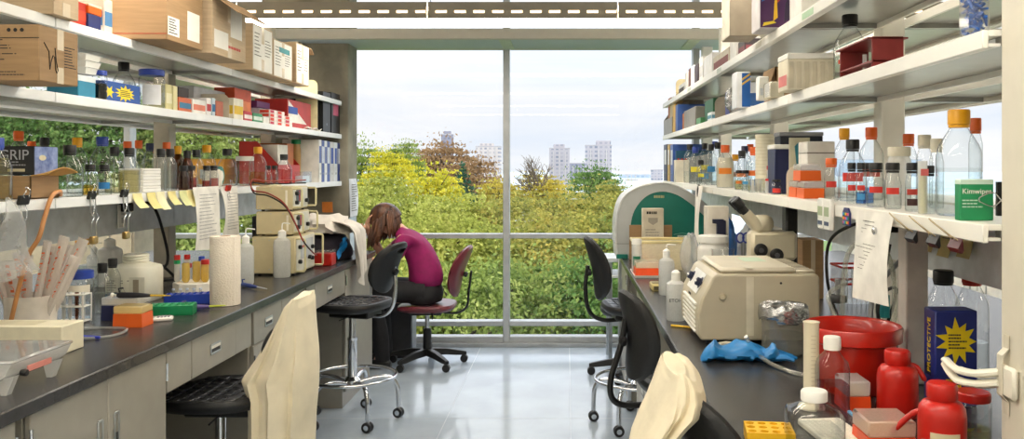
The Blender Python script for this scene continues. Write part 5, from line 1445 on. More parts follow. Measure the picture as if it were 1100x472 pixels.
# foam rack of capped tubes
t = thing('foam_rack', 'white foam rack holding yellow tubes behind the blue rack', 'rack', (-1.735, 3.93, z))
MB().lathe([(.10, 0), (.104, .004), (.104, .052), (.1, .056), (.02, .056)], 8, sq=.6).build('foam_block', mat('white_foam', 'e6e2d6', .9, bump=.2, bscale=200), t)
for i, (dx, dy, c, body, hh, lb) in enumerate([(-.075, -.04, 'r', 'milk', .125, 'tube with red and green caps at the jug side of the foam rack'), (-.03, -.05, None, 'y', .11, 'stout yellow tube at the front of the foam rack'), (.01, -.03, None, 'y', .115, 'second yellow tube of the foam rack'), (.035, 0, None, 'y', .10, 'third yellow tube of the foam rack'), (.055, -.04, 'r', 'y', .105, 'slim yellow tube with a red cap in the foam rack'), (-.06, .03, 'r', 'milk', .12, 'red-capped tube at the back of the foam rack'), (.0, .05, 'b', 'milk', .11, 'blue-capped tube at the back of the foam rack')]):
    tb = thing('centrifuge_tube', lb, 'tube', (-1.735 + dx, 3.93 + dy, z + .057), 0, 'tubes standing on the foam rack')
    r = .013 if body == 'milk' else .017
    MB().lathe([(r * .5, 0), (r, .01), (r, hh - .03), (r * .9, hh - .02)], 16).build('tube_body', poly if body == 'milk' else glass('yellow_tube', (.95, .8, .35), (.7, .5, .1), 1., .1, .6, (.9, .72, .25)), tb)
    if c: MB().lathe([(r * 1.1, hh - .022), (r * 1.1, hh - .004), (r, hh)], 16).build('cap', CAPS[c], tb)
    if i == 0: MB().lathe([(r * 1.12, hh - .04), (r * 1.12, hh - .0225)], 16).build('cap', green_p, tb)
for px, yb, lb in ((192, 313, 'tall red-capped tube standing beside the white jug'), (205, 310, 'red-capped tube standing behind the foam rack')):
    p = on(px, yb, ZT); tb = thing('centrifuge_tube', lb, 'tube', (p.x, p.y + .1, z))
    MB().lathe([(.006, 0), (.015, .012), (.015, .10)], 16).build('tube_body', poly, tb); MB().lathe([(.017, .10), (.017, .118), (.015, .121)], 16).build('cap', red_p, tb)
# paper towel roll
D = F * .59 / (330 - VY) + .06; X = (242 - VX) * D / F; r = px2m(15.5, D); h = up(254, D) - ZT
t = thing('paper_towel_roll', 'tall white paper towel roll standing at the worktop edge', 'paper roll', (X, D, z))
MB().lathe([(.022, .001), (r * .985, .001), (r, .004), (r, h - .004), (r * .985, h), (.022, h)], 48, cap=False).build('towel', mat('embossed_paper', 'eee4d6', .9, 0, .03, bump=.5, bscale=150), t)
MB().lathe([(.0222, .0), (.0222, h + .001), (.0195, h + .001), (.0195, 0)], 24, cap=False).build('core', cardb, t)
MB().sheet(lambda u, v: (r * math.cos(-.5 - .12 * u) * (1.004 + .03 * u), r * math.sin(-.5 - .12 * u) * (1.004 + .03 * u), .003 + (h - .006) * v), 3, 2, .0004).build('loose_end', mat('embossed_paper', ''), t)
wash_bottle('frosted wash bottle standing just behind the paper towel roll', 264, 307, 246, 17)
wash_bottle('frosted wash bottle in front of the lowest power supply', 303, 299, 240, 18, dx=.8)
# power supplies
beige = mat('beige_case', 'cdbf98', .5, 0, .04, bump=.05, bscale=200)
def psu(label, x0, x1, y0, y1, z0, z1, big=False):
    t, b, hx, hy, h = box_thing('power_supply', label, 'power supply', x0, x1, y0, y1, z0, z1, beige, .005, 'stacked power supplies')
    MB().box(hx - .001, -hy + .012, .008, hx + .003, hy - .012, h - .008, .002).build('front_panel', plain('d5d2c4', .4), t)
    if big:
        MB().box(hx, -hy + .08, h * .35, hx + .006, hy - .05, h * .88, .002).build('meter', plain('c9ccd0', .25), t)
        MB().box(hx + .006, -hy + .1, h * .66, hx + .0068, -hy + .15, h * .72).build('red_mark', red_p, t)
    else:
        MB().box(hx, -hy + .06, h * .3, hx + .005, -hy + .16, h * .85, .002).build('meter', plain('2c2c2e', .3), t)
        MB().box(hx + .005, -hy + .1, h * .35, hx + .007, -hy + .115, h * .8).build('red_mark', red_p, t)
    for q, (dy, dz) in enumerate(((.05, .3), (.05, .7), (.22, .35), (.27, .3), (.27, .62))):
        if -hy + dy + .02 < hy:
            MB().lathe([(.011, 0), (.012, .014), (.009, .018)], 16).xf(Matrix.Translation((hx + .003, -hy + dy, h * dz)) @ Matrix.Rotation(PI / 2, 4, 'Y')).build('knob', blk_plastic, t)
    for yy in (-hy + .004, hy - .016):
        hd = MB().tube([(hx, yy + .006, .012), (hx + .045, yy + .006, .012), (hx + .05, yy + .006, .02), (hx + .05, yy + .006, h - .02), (hx + .045, yy + .006, h - .012), (hx, yy + .006, h - .012)], .006, 6)
        hd.build('handle', plain('d9cfa4', .45), t)
    MB().box(hx * .62, -hy - .001, h * .16, hx * .74, -hy + .001, h * .84, .004).build('vent_slot', plain('efe8d6', .5) if not big else blk_plastic, t)
    for xx in (-.85, -.2, .45):
        for zz in (.12, .9): MB().lathe([(.003, 0), (.003, .001)], 8).xf(Matrix.Translation((hx * xx, -hy - .0003, h * zz)) @ Matrix.Rotation(PI / 2, 4, 'X')).build('screw', steel, t)
    for xx in (-hx + .02, hx - .03):
        for yy in (-hy + .03, hy - .03): MB().box(xx, yy, -.0095, xx + .016, yy + .016, .001, .002).build('foot', blk_plastic, t)
    return t
psu('lowest and largest beige power supply standing on the worktop', -1.715, -1.478, 4.56, 4.91, z + .0095, 1.122, True)
psu('middle beige power supply of the stack', -1.70, -1.495, 4.58, 4.86, 1.1325, 1.258)
psu('topmost beige power supply of the stack with cables over its lid', -1.70, -1.50, 4.575, 4.85, 1.2685, 1.395)
for c, off, lb in ((blk_plastic, 0, 'black lead draped over the stacked power supplies'), (mat('red_cable', '8f2a1a', .4), .016, 'red lead draped over the stacked power supplies')):
    m = MB().tube(bent([(-1.43, 4.78, 1.0), (-1.40, 4.62, 1.03), (-1.43, 4.545, 1.10), (-1.47, 4.54 - off, 1.19 + off), (-1.53, 4.545 - off, 1.29 + off), (-1.62, 4.55 - off, 1.345 + off), (-1.70, 4.556 - off, 1.36 + off), (-1.715, 4.56, 1.415 + off), (-1.66, 4.62, 1.408 + off), (-1.56, 4.7, 1.41 + off), (-1.49, 4.78, 1.412 + off)], 6), .0042, 6)
    tag(m.build('electrode_lead', c), lb, 'cable')
t, b_, hx, hy, h = box_thing('adapter_box', 'small cream connector block on top of the stacked power supplies', 'box', -1.70, -1.60, 4.63, 4.70, 1.3955, 1.4055, plain('e8e2c8', .5), .003)
MB().box(-hx * .6, -hy * .6, h - .0005, hx * .6, hy * .6, h + .003, .001).build('connector', plain('d8cfa8', .5), t)
# red box
t, b_, hx, hy, h = box_thing('tip_box', 'small red box with a clear lid beside the power supplies', 'box', -1.515, -1.405, 5.0, 5.1, z, .985, red_p, .004)
MB().box(-hx * .98, -hy * .98, h, hx * .98, hy * .98, h + .018, .004).build('lid', acryl, t)
MB().lathe([(.008, 0), (.008, .012), (.004, .03)], 12, (.075, .08, 0)).build('stopper', wht_plastic) if 0 else None
# bag and coat heap at the bench end
lump = MB(); rings = []
for j in range(9):
    v = j / 8; z_ = .165 * v; k_ = (1, 1.05, 1.06, 1.05, 1.03, 1.0, .95, .85, .5)[j]
    rings.append([(-1.60 + .185 * k_ * math.cos(a) * (1 + .05 * math.sin(3 * a + 5 * v)), 5.44 + .22 * k_ * math.sin(a) * (1 + .04 * math.sin(4 * a)), z + z_) for a in [2 * PI * i / 28 for i in range(28)]])
lump.loft(rings)
tag(lump.build('soft_bag', mat('dark_bag_fabric', '2a2430', .8, 0, .2, 12, bump=.3, bscale=30)), 'dark soft bag slumped on the worktop under the pale cloth', 'bag')
gl = MB().sheet(lambda u, v: (-1.405 + .006 * math.sin(9 * u) - .03 * v + .012 * math.sin(7 * v + 4 * u), 5.24 + .13 * u - .01 * v, 1.055 - .13 * v * (1 - .35 * u) + .01 * math.sin(6 * u)), 8, 8, .001)
tag(gl.build('nitrile_glove', mat('blue_nitrile', '1d7fc4', .4, 0, .1)), 'crumpled blue glove hanging from under the pale cloth', 'glove')
cl = MB(); rings = []
for j in range(1, 13):
    th = PI * j / 13; ring = []
    for i in range(34):
        a = 2 * PI * i / 34; q = Vector((math.sin(th) * math.cos(a), math.sin(th) * math.sin(a), math.cos(th)))
        k_ = 1 + .28 * noise.noise(q * 2.2) + .16 * noise.noise(q * 5 + Vector((3, 0, 0)))
        ring.append((-1.60 + .21 * q.x * k_, 5.44 + .25 * q.y * k_, max(1.082, 1.12 + .075 * q.z * k_ - .03 * (q.x > .5))))
    rings.append(ring)
cl.loft(rings)
def cloth(u, v):
    w_ = (.30 - .10 * v) * (.75 + .25 * math.sin(PI * min(1, v * 1.5)))
    y = 5.44 + (u - .5) * w_ * 1.25 - .02 * v
    x = -1.52 + .165 * min(1, v / .3) + .035 * v + .016 * math.sin(17 * u + 2 * v) * min(1, v * 2)
    zz = 1.155 - .05 * min(1, v / .3) ** 2 - max(0, v - .25) * (.40 + .08 * math.sin(5 * u)) + .01 * math.sin(9 * u + 7 * v)
    return (x, y, zz)
cl.sheet(cloth, 26, 40, .003)
tag(cl.build('lab_coat', mat('grey_white_cotton', 'cfc9c2', .9, 0, .05, bump=.1, bscale=90), sharp=60), 'pale grey lab coat heaped over the bag and falling past the bench edge', 'coat')
# desk organiser and papers near the column
t = thing('document_tray', 'grey document tray with papers standing behind the heaped coat', 'tray', (-1.95, 5.75, z))
for k in range(3):
    MB().box(-.13, -.16, .02 + k * .1, .13, .16, .024 + k * .1, .001).build('tray_shelf', plain('9aa0a8', .4), t)
    MB().box(-.11, -.14, .0245 + k * .1, .11, .13, .04 + k * .1, .001).build('papers', paper, t)
for xx in (-.13, .127):
    for yy in (-.16, .157): MB().box(xx, yy, 0, xx + .003, yy + .003, .26).build('tray_post', plain('6c7076', .4), t)
t = thing('desk_device', 'dark grey box device with a pale front among the papers by the power supplies', 'device', (-1.78, 5.05, z))
MB().box(-.09, -.08, 0, .09, .08, .30, .006).build('case', plain('33353a', .4), t); MB().box(.0895, -.06, .05, .0915, .06, .27, .002).build('front_panel', plain('bfc3c8', .4), t)
# on the column
sticky('orange sticky note on the concrete column', -1.93, 6.7488, up(217, 6.75), .085, .085, 'e8893a', 1, .004, 'y')
t = thing('pinned_sheet', 'white printed sheet pinned to the lit side of the concrete column', 'paper', (-1.7605, 6.88, up(192, 6.9)))
MB().sheet(lambda u, v: (.001 + .012 * math.sin(PI * v) * u + .01 * v, (u - .5) * .23, -.31 * v), 6, 8, .0005).build('paper_sheet', plain('e4e4ea', .7), t)
print_lines(t, 'x', -.09, .09, -.27, -.04, 12, ink, .016, 4, .35)
t = thing('pinned_sheet', 'pale blue sheet below the printed one on the column side', 'paper', (-1.7605, 6.88, up(233, 6.9)))
MB().sheet(lambda u, v: (.001 + .01 * v, (u - .5) * .22, -.28 * v), 4, 6, .0005).build('paper_sheet', plain('ccd8e2', .7), t)
# computer on the floor
t = thing('computer_tower', 'dark grey computer tower on the floor under the low desk', 'computer', (-1.42, 6.68, 0))
MB().box(-.21, -.10, .008, .19, .09, .44, .006).build('case', plain('3c3d42', .45), t)
MB().box(.19, -.098, .01, .205, .088, .438, .006).build('front_bezel', plain('8f949a', .3), t)
for yy in (-.09, .07): MB().box(-.18, yy, 0, .17, yy + .015, .01).build('foot', blk_plastic, t)
MB().lathe([(.008, 0), (.008, .002)], 14).xf(Matrix.Translation((.205, .06, .38)) @ Matrix.Rotation(PI / 2, 4, 'Y')).build('power_button', chrome, t)
bg_ = MB().tube(bent([(-1.2, 6.5, .52), (-1.18, 6.48, .35), (-1.14, 6.45, .25), (-1.19, 6.42, .12), (-1.1, 6.5, .012)], 6), .006, 6)
# coat on the near stool's backrest
coat_m = mat('cream_cotton', 'e4d9bf', .9, 0, .05, 10, bump=.08, bscale=70)
def hung_coat(label, keys, D, depth, fold=9, seed=1):
    """keys: (row, left column, right column) of the hanging coat at the depth D of its stool"""
    b = MB(); rings = []; rows = []
    for (a, c) in zip(keys[:-1], keys[1:]):
        for q in range(6): rows.append([a[i] + (c[i] - a[i]) * q / 6 for i in range(3)])
    rows.append(list(keys[-1])); n = 72
    for k_, (py, l, r_) in enumerate(rows):
        v = k_ / (len(rows) - 1); cx_ = ((l + r_) / 2 - VX) * D / F; hw = px2m((r_ - l) / 2, D); zz = up(py, D); ring = []
        hd = depth * min(1, .72 + .6 * v)
        for i in range(n):
            a = 2 * PI * i / n
            f = 1 + (.10 * math.sin(fold * a + seed + 1.2 * math.sin(3 * v)) + .05 * math.sin(2.3 * fold * a + 2 * v + seed)) * min(1, v * 2.2) * (abs(math.sin(a)) ** .5)
            ring.append((cx_ + hw * math.cos(a) , D + hd * math.sin(a) * f, zz + .01 * math.sin(3 * a) * (v > .02)))
        rings.append(ring)
    b.loft(rings)
    return tag(b.build('lab_coat', coat_m, sharp=50), label, 'coat')
hung_coat('long cream lab coat hanging over the backrest of the stool in the near knee space', [(317, 322, 331), (325, 311, 334), (350, 297, 336), (382, 278, 340), (402, 264, 341), (420, 270, 340), (450, 272, 337), (480, 271, 336), (520, 270, 336)], 3.29, .18)
hung_coat('cream lab coat slung over the stool backrest by the yellow tube rack', [(390, 714, 733), (396, 710, 745), (406, 706, 753), (418, 702, 756), (430, 698, 751), (440, 695, 738), (452, 690, 726), (462, 686, 719), (480, 679, 713), (530, 668, 708)], 1.93, .17, 7, 2.2)
# ------------------------------------------------------------------ shelves over the centrifuge bench: top shelf
def rect_thing(name, label, cat, pxl, pxr, yt, yb, D0, dep, m, z=None, bev=.003, group=None):
    """a box whose face towards the aisle end lies at depth D0 between two columns and two rows"""
    x0, x1 = (pxl - VX) * D0 / F, (pxr - VX) * D0 / F
    z0 = up(yb, D0) if z is None else z
    return box_thing(name, label, cat, x0, x1, D0, D0 + dep, z0, up(yt, D0), m, bev, group)
Z3 = SZ[2] + .0005; Z2 = SZ[1] + .0005; Z1s = SZ[0] + .0005
t, b_, hx, hy, h = rect_thing('file_box', 'tall taupe file box overhanging the top shelf edge by the ceiling light', 'box', 784, 815, -45, 36, 3.38, .17, plain('aa9d89', .6), z=Z3)
MB().box(-hx - .0015, -hy * .98, .004, -hx + .0005, hy * .98, h).build('pale_spine', plain('c9c3b4', .6), t)
t, b_, hx, hy, h = rect_thing('toy_carton', 'white carton with a purple and yellow printed end on the top shelf', 'box', 816, 858, -38, 33, 3.2, .14, plain('c6c2c4', .6), z=Z3)
MB().box(-hx * .96, -hy - .001, h * .02, hx * .96, -hy + .0005, h * .62).build('purple_print', plain('4a1f56', .5), t)
for (a, c, w_, hh, col) in ((-.9, .42, .3, .16, '2e6fc0'), (-.3, .12, .22, .45, 'e8b820'), (-.85, .04, .7, .08, 'f0d23a'), (-.1, .4, .15, .2, 'd8452a'), (.25, .1, .3, .4, '2a1a3a')):
    MB().prism([(hx * a, h * c), (hx * (a + w_), h * (c + .05)), (hx * (a + w_ * .8), h * (c + hh)), (hx * (a + .06), h * (c + hh * .7))], -hy - .0018, -hy - .0008, 'y').build('printed_shape', plain(col, .5), t)
r3 = [ # px0, px1, ytop, X, colour, depth, stripe, label
    (793, 800, 41, .85, '2b2026', .12, '7a3340', 'dark maroon box tucked below the taupe file box on the top shelf'),
    (784, 791, 39, .84, 'e6e4e2', .12, None, 'upright white box beside the maroon box on the top shelf'),
    (766, 783, 50, .84, 'c3b8a6', .14, '7a2a2a', 'beige box with a dark red rim on the top shelf'),
    (756, 765, 56, .84, 'dfe0e2', .16, None, 'white folder standing on the top shelf near the window'),
    (751, 755, 60, .84, 'eceae8', .16, 'c8c8cc', 'thin white booklet standing on the top shelf near the window'),
    (746, 749.5, 68, .84, '3a2830', .14, None, 'thin dark booklet on the top shelf'),
    (742, 745, 70, .84, 'f0eeee', .14, None, 'thin white booklet between two dark ones on the top shelf'),
    (739.5, 741.5, 73, .84, '6a4030', .14, None, 'thin brown booklet on the top shelf'),
    (736, 738.5, 77, .84, 'e2e0dc', .14, None, 'thin cream booklet on the top shelf'),
    (729, 735, 88, .84, 'e8e6e4', .1, '3a2a28', 'small white box with a dark end at the window end of the top shelf'),
]
for a, c, yt, X, col, dep, st, lb in r3: sb(lb, a, c, yt, 2, X, col, dep, stripe=st, group='boxes on the top shelf of the centrifuge bench')
bookend('cream bookend closing the window end of the top shelf', 726, 85, 2, .83, 'e0d2a8')
sb('white plastic tub at the frame top over the near top shelf', 848, 861, -20, 2, .84, 'eceae6', .2, name='plastic_tub', cat='tub', band='d8dae0')
# middle shelf
magazine_file('leaning grey document file at the window end of the middle shelf', 713, 722, 100, .805, 1, '8f8a82', .24, 'c8b894', .4)
for q, (a, c, col, lb) in enumerate(((722.5, 725, 'd8a83a', 'yellow folder beside the leaning document file'), (725.5, 728, '3a5fa8', 'blue folder beside the leaning document file'))):
    sb(lb, a, c, 112, 1, .805, col, .22, 'folder', 'folder')
m1 = [
    (729, 734, 122, .84, 'd0803a', .1, None, 'small orange-brown box on the middle shelf near the window'),
    (734.5, 747, 114, .84, '8d8a84', .14, None, 'grey plastic bin box on the middle shelf'),
    (748, 752.5, 126, .835, '4a8a5a', .055, None, 'small pale green box before the dark green book'),
    (757, 766, 105, .86, '155a34', .14, None, 'dark green book box standing on the middle shelf'),
    (760, 764.5, 120, .812, 'e8ecee', .03, '6aa0b8', 'white leaflet box leaning by the grey bookend'),
    (779, 784, 97, .86, '2a3480', .14, None, 'navy box with a white side behind the foil bag'),
    (784.5, 788, 92, .84, 'e4e6ea', .14, '4a7ac0', 'white packet box with blue trim'),
    (788.5, 792, 88, .84, 'dfe3ea', .14, '3a6ab0', 'second white packet box with blue trim'),
]
for a, c, yt, X, col, dep, st, lb in m1: sb(lb, a, c, yt, 1, X, col, dep, stripe=st, group='boxes on the middle shelf of the centrifuge bench')
bookend('grey-beige bookend standing between the green book and the foil bag', 768, 104, 1, .83, 'a59c8c', .14)
t, b_, hx, hy, h = rect_thing('reagent_box', 'white and blue striped carton standing beside the open brown box', 'box', 791, 806, 77, 104, 3.75, .1, plain('e3e6ea', .5), z=Z2)
MB().box(-hx * .2, -hy - .0008, h * .04, hx, -hy + .0004, h * .96).build('blue_print', plain('1f5fae', .5), t)
for zz in (.62, .75): MB().prism([(-hx * .2, h * zz), (hx, h * (zz + .16)), (hx, h * (zz + .22)), (-hx * .2, h * (zz + .06))], -hy - .0015, -hy - .0007, 'y').build('gold_stripe', plain('d8b04a', .5), t)
foil_m = mat('crumpled_foil', 'b9babc', .25, .9, .1, bump=.8, bscale=45)
def crumple(label, name, cat, x, y, zz, rx, ry, rz, m, seed=0, n=26, amp=.22):
    b = MB(); rings = []
    for j in range(1, 15):
        th = PI * j / 15; ring = []
        for i in range(n):
            a = 2 * PI * i / n
            v = Vector((math.sin(th) * math.cos(a), math.sin(th) * math.sin(a), math.cos(th)))
            k_ = 1 + amp * noise.noise(v * 2.6 + Vector((seed, 0, 0))) + amp * .7 * noise.noise(v * 6 + Vector((0, seed, 0)))
            ring.append((x + v.x * rx * k_, y + v.y * ry * k_, max(zz, zz + rz - v.z * rz * k_)))
        rings.append(ring)
    b.loft(rings)
    return tag(b.build(name, m, sharp=25), label, cat)
crumple('crumpled silvery plastic bag beside the striped carton', 'plastic_bag', 'bag', .83, 4.15, Z2, .045, .06, .07, foil_m, 2)
t = thing('carton', 'open brown carton standing on the middle shelf', 'box', (.975, 3.55, Z2))
b = MB(); b.box(-.115, -.1, 0, .115, .1, .004); 
for a in ((-.115, -.1, 0, .115, -.096, .15), (-.115, .096, 0, .115, .1, .15), (-.115, -.1, 0, -.111, .1, .15), (.111, -.1, 0, .115, .1, .15)): b.box(*a)
b.build('carton_body', cardb, t)
MB().sheet(lambda u, v: (-.115 - .02 * v, -.1 + .2 * u, .15 - .06 * v), 2, 3, .0015).build('flap', cardb, t)
t, b_, hx, hy, h = rect_thing('sample_box', 'white tapered packet standing in front of the open brown carton', 'box', 815, 826, 82, 105, 3.3, .05, wht_plastic, z=Z2)
MB().box(-hx * .7, -hy - .0007, h * .2, hx * .7, -hy + .0003, h * .5).build('printed_label', plain('cfd6de', .6), t)
t, b_, hx, hy, h = rect_thing('wrapped_pack', 'clear-wrapped pack of dishes in front of the open brown carton', 'pack', 827, 842, 88, 105, 3.18, .1, plain('d9cfb8', .5), z=Z2)
MB().box(-hx * 1.06, -hy * 1.06, -.0 + .0005, hx * 1.06, hy * 1.06, h * 1.04, .006).build('film', acryl, t)
t, b_, hx, hy, h = rect_thing('carton', 'wide white ribbed carton lying on the middle shelf', 'box', 846, 897, 63, 96, 2.86, .13, mat('ribbed_white_card', 'd9d1bd', .7, 0, .05), z=Z2)
MB().box(-hx * 1.01, -hy * 1.01, h, hx * 1.01, hy * 1.01, h + .02, .003).build('lid', paper, t)
rib = MB()
for q in range(6): rib.box(-hx * .95 + q * hx * .33, -hy - .002, h * .05, -hx * .95 + q * hx * .33 + hx * .2, -hy + .001, h * .9, .001)
rib.build('rib', plain('cfc6b0', .7), t)
MB().box(-hx - .0008, -hy * .8, h * .15, -hx + .0003, hy * .8, h * .5).build('red_print', plain('d87a78', .6), t)
sbottle(913, 16, 34, .93, 'k', 'clear wide-shouldered bottle with a black cap beside the maroon rack', 1, liq=None, patch=('d84a2a',), pz=(.3, .36))
# maroon rack
x0, x1 = .83, .917; y0_, y1_ = 2.28, 2.55; zt = up(39, y0_)
t = thing('test_tube_rack', 'maroon two-tier test tube rack on the middle shelf', 'rack', ((x0 + x1) / 2, (y0_ + y1_) / 2, Z2)); mm = mat('maroon_plastic', '87302f', .4, 0, .06)
hx, hy, h = (x1 - x0) / 2, (y1_ - y0_) / 2, zt - Z2
for yy in (-hy, hy - .006): MB().box(-hx, yy, 0, hx, yy + .006, h, .002).build('end_plate', mm, t)
for zz in (.25, .93):
    g = MB()
    g.box(-hx - .012 * (zz > .5), -hy, h * zz, hx + .012 * (zz > .5), hy, h * zz + .004)
    g.build('tier', mm, t)
    rg = MB()
    for i in range(10):
        for j in range(4): rg.tube([(-hx + hx * .25 + j * hx * .5 + .007 * math.cos(a), -hy + hy * .1 + i * hy * .2 + .007 * math.sin(a), h * zz + .0045) for a in [2 * PI * q / 10 for q in range(10)]], .0012, 4, True)
    rg.build('hole_rim', plain('a04a48', .35), t)
for i, (lb, yy) in enumerate((('clear vial in the maroon rack', 2.34), ('second clear vial in the maroon rack', 2.42))):
    v = MB().lathe([(.003, 0), (.006, .004), (.006, .06)], 12).build('vial', poly, None, (.86, yy, Z2 + .0005)); tag(v, lb, 'vial', 'vials in the maroon rack')
# bag of blue tips hanging at the near shelf end
t = thing('tip_bag', 'clear pouch of blue pipette tips standing by the end panel', 'bag', (.835, 1.72, Z2))
MB().box(-.02, -.03, 0, .022, .03, .15, .01).build('pouch', acryl, t)
k_ = MB()
for i in range(60):
    a = Vector((rnd.uniform(-.014, .016), rnd.uniform(-.024, .024), rnd.uniform(.008, .135))); d = Vector((rnd.uniform(-.4, .4), rnd.uniform(-1, 1), rnd.uniform(-.5, .5))).normalized() * .012
    k_.tube([a - d, a + d], [.0045, .002], 6)
k_.build('blue_tip', plain('1c5fb8', .35), t)['kind'] = 'stuff'
# lowest shelf
for a, c, col, lb in ((713, 716.5, '1d2c5c', 'navy binder at the window end of the lowest shelf above the arched cabinet'), (717, 719.5, 'c9a24a', 'tan binder between two dark ones above the arched cabinet'), (720, 723, '3f63b4', 'bright blue binder above the arched cabinet')):
    binder(lb, a, c, 155, 0, .805, col, .25, 'binders above the arched cabinet')
t = thing('folder', 'wide teal-blue folder standing behind the polystyrene rack', 'folder', (.95, 6.31, Z1s))
MB().prism([(-.13, 0), (.14, 0), (.14, .24), (-.13, .235)], -.02, .02, 'y').build('cover', plain('1f5573', .5), t)
MB().prism([(-.10, .002), (.137, .002), (.137, .215), (-.06, .18)], -.024, -.0205, 'y').build('grey_sheet', plain('a9a8a8', .6), t)
t, b_, hx, hy, h = rect_thing('foam_rack', 'cream foam block holding red-capped vials above the arched cabinet', 'rack', 725.5, 741, 172, 204, 6.15, .1, plain('dbd5c4', .8), z=Z1s)
for q in range(3): MB().lathe([(.008, h), (.008, h + .012)], 10, (-hx * .5 + q * hx * .5, -hy * .5, 0)).build('vial_cap', red_p, t)
rr_ = [ # px, ytop, w, X, cap, liquid, lv, patch, label
    (741, 155, 13, .88, 'k', 'clear', .3, None, 'black-capped bottle at the back beside the teal-blue folder'),
    (747, 158, 14, .86, 'b', 'clear', .4, ('e8d83a',), 'bright blue-capped bottle above the hanging black pouch'),
    (753, 172, 9, .83, 'k', 'clear', .3, ('e4dc48',), 'small bottle with a yellow tape band by the black pouch'),
    (757, 154, 12, .93, 'k', 'clear', .4, ('e0d040', '3f8fc8'), 'black-capped bottle with yellow and blue tape bands'),
    (764, 155, 12, .9, 'k', 'clear', .4, ('3f8fc8',), 'black-capped bottle with one blue tape band'),
    (771, 153, 14, .94, 'k', 'clear', .4, None, 'black-capped clear bottle next to the tall orange-capped flask'),
    (779, 156, 19, .865, 'o', 'milk', .7, ('ef8a2c',), 'tall orange-capped bottle with a square orange label'),
    (768, 152, 10, 1.0, 'b', 'clear', .3, None, 'small blue cap at the back behind the tall orange-capped bottle'),
    (790, 166, 11, .93, 'y', 'clear', .4, ('e88a30',), 'bottle with an orange-yellow cap behind the black-capped pair'),
    (797, 162, 16, .88, 'k', 'clear', .45, ('e0782c',), 'black-capped bottle between two orange-capped ones'),
    (800, 157, 15, 1.0, 'n', 'clear', .4, None, 'navy-capped bottle standing at the back row'),
    (794, 183, 9, .84, 'k', 'straw', .5, ('e0782c',), 'small black-capped vial in front of the navy cap'),
    (801, 183, 9, .84, 'k', 'clear', .5, ('4f9fd0',), 'small black-capped vial with a light blue band'),
    (810, 158, 18, .885, 'o', 'clear', .45, ('e8762c', '4a7fc0'), 'orange-capped bottle with orange and blue tape bands'),
    (806, 155, 14, 1.05, 'o', None, .4, None, 'orange-capped bottle at the back beside the petri dish stack'),
    (893, 170, 15, .865, 'o', 'clear', .35, ('d8352c',), 'orange-capped bottle with a red tape band beside the white foam box'),
    (907, 138, 21, 1.0, 'y', 'clear', .3, None, 'yellow-capped bottle rising behind the black-capped flask'),
    (916, 150, 29, .935, 'k', 'clear', .35, ('d8352c',), 'large black-capped bottle with red tape behind the small ones'),
    (936, 137, 25, 1.03, 'o', 'clear', .3, ('c8452c',), 'large orange-capped bottle before the shelf post'),
    (915, 175, 11, .86, 'k', 'clear', .5, ('d8352c',), 'first small red-taped bottle in the black-capped row'),
    (925, 175, 11, .868, 'k', 'blue', .3, ('d8352c', '3f8fc8'), 'second small red-taped bottle, with blue liquid'),
    (933, 175, 11, .9, 'k', 'blue', .4, None, 'third small bottle partly hidden in the black-capped row'),
    (941, 175, 19, .862, 'k', 'clear', .45, ('d8352c',), 'round black-capped bottle above the pinned note'),
    (959, 175, 18, .862, 'k', 'clear', .35, ('d8352c',), 'round black-capped bottle second above the pinned note'),
    (980, 175, 15, .862, 'k', 'clear', .5, ('b03428', '3a1c1a'), 'black-capped bottle with a dark red label next to the pale tube'),
    (976, 144, 18, 1.16, 'o', None, .3, None, 'red-orange cap bottle behind the shelf post'),
    (993, 145, 17, 1.04, 'c', 'clear', .3, None, 'ivory-capped bottle standing behind the pale tube'),
    (1006, 149, 15, .99, 'c', 'clear', .4, None, 'second ivory-capped bottle touching the big amber-capped one'),
    (1030, 118, 46, .895, 'y', 'clear', .45, None, 'very large bottle with an amber cap at the end panel'),
    (1000, 178, 9, .862, 'k', 'clear', .5, None, 'slim vial with a dark cap beside the very large bottle'),
    (1048, 127, 14, 1.08, 'o', None, .4, None, 'orange-capped bottle hidden behind the very large bottle'),
]
for px, yt, wd, X, cap, lq, lv, pt, lb in rr_:
    two = pt is not None and len(pt) > 1
    sbottle(px, yt, wd, X, cap, lb, 0, liq=lq, lv=lv or .3, patch=pt, pz=((.34, .46), (.12, .26)) if two else (.32, .46), g=clear if px % 2 else clear_b, group='bottles on the lowest shelf of the centrifuge bench')
sbottle(966, 158, 24, .96, 'c', 'wide ivory-lidded jar behind the row of small bottles', 0, 'plastic_jar', style='jar', g=poly)
t = thing('sample_tube', 'pale tube with a yellow core standing beside the very large bottle', 'tube', (.84, dist(991, .84), Z1s))
MB().lathe([(.009, 0), (.011, .004), (.011, .125)], 16).build('tube_body', poly, t); MB().lathe([(.007, .004), (.007, .09)], 12).build('core', plain('c8c05a', .5), t)
MB().box(-.009, -.0125, .09, .009, -.0112, .106).build('pink_label', plain('d86a68', .6), t)
# petri stack
xx, yy = .925, dist(822, .925)
for k in range(17):
    tt = thing('petri_dish', 'cream petri dish in the tall stack on the lowest shelf', 'petri dish', (xx, yy, Z1s + k * .0155), 0, 'petri dishes in the tall stack') if k == 0 else copy_tree(petri)
    if k == 0:
        petri = tt
        MB().lathe([(.043, 0), (.044, .001), (.044, .0115), (.042, .0115)], 32).build('dish', mat('cream_polystyrene', 'e6dfc4', .35, 0, .03), tt)
        MB().lathe([(.0458, .0035), (.0462, .005), (.0462, .0142), (.045, .0152)], 32).build('lid', mat('cream_lid_polystyrene', 'f0ead4', .3, 0, .03), tt)
    else: tt.location.z = Z1s + k * .0155
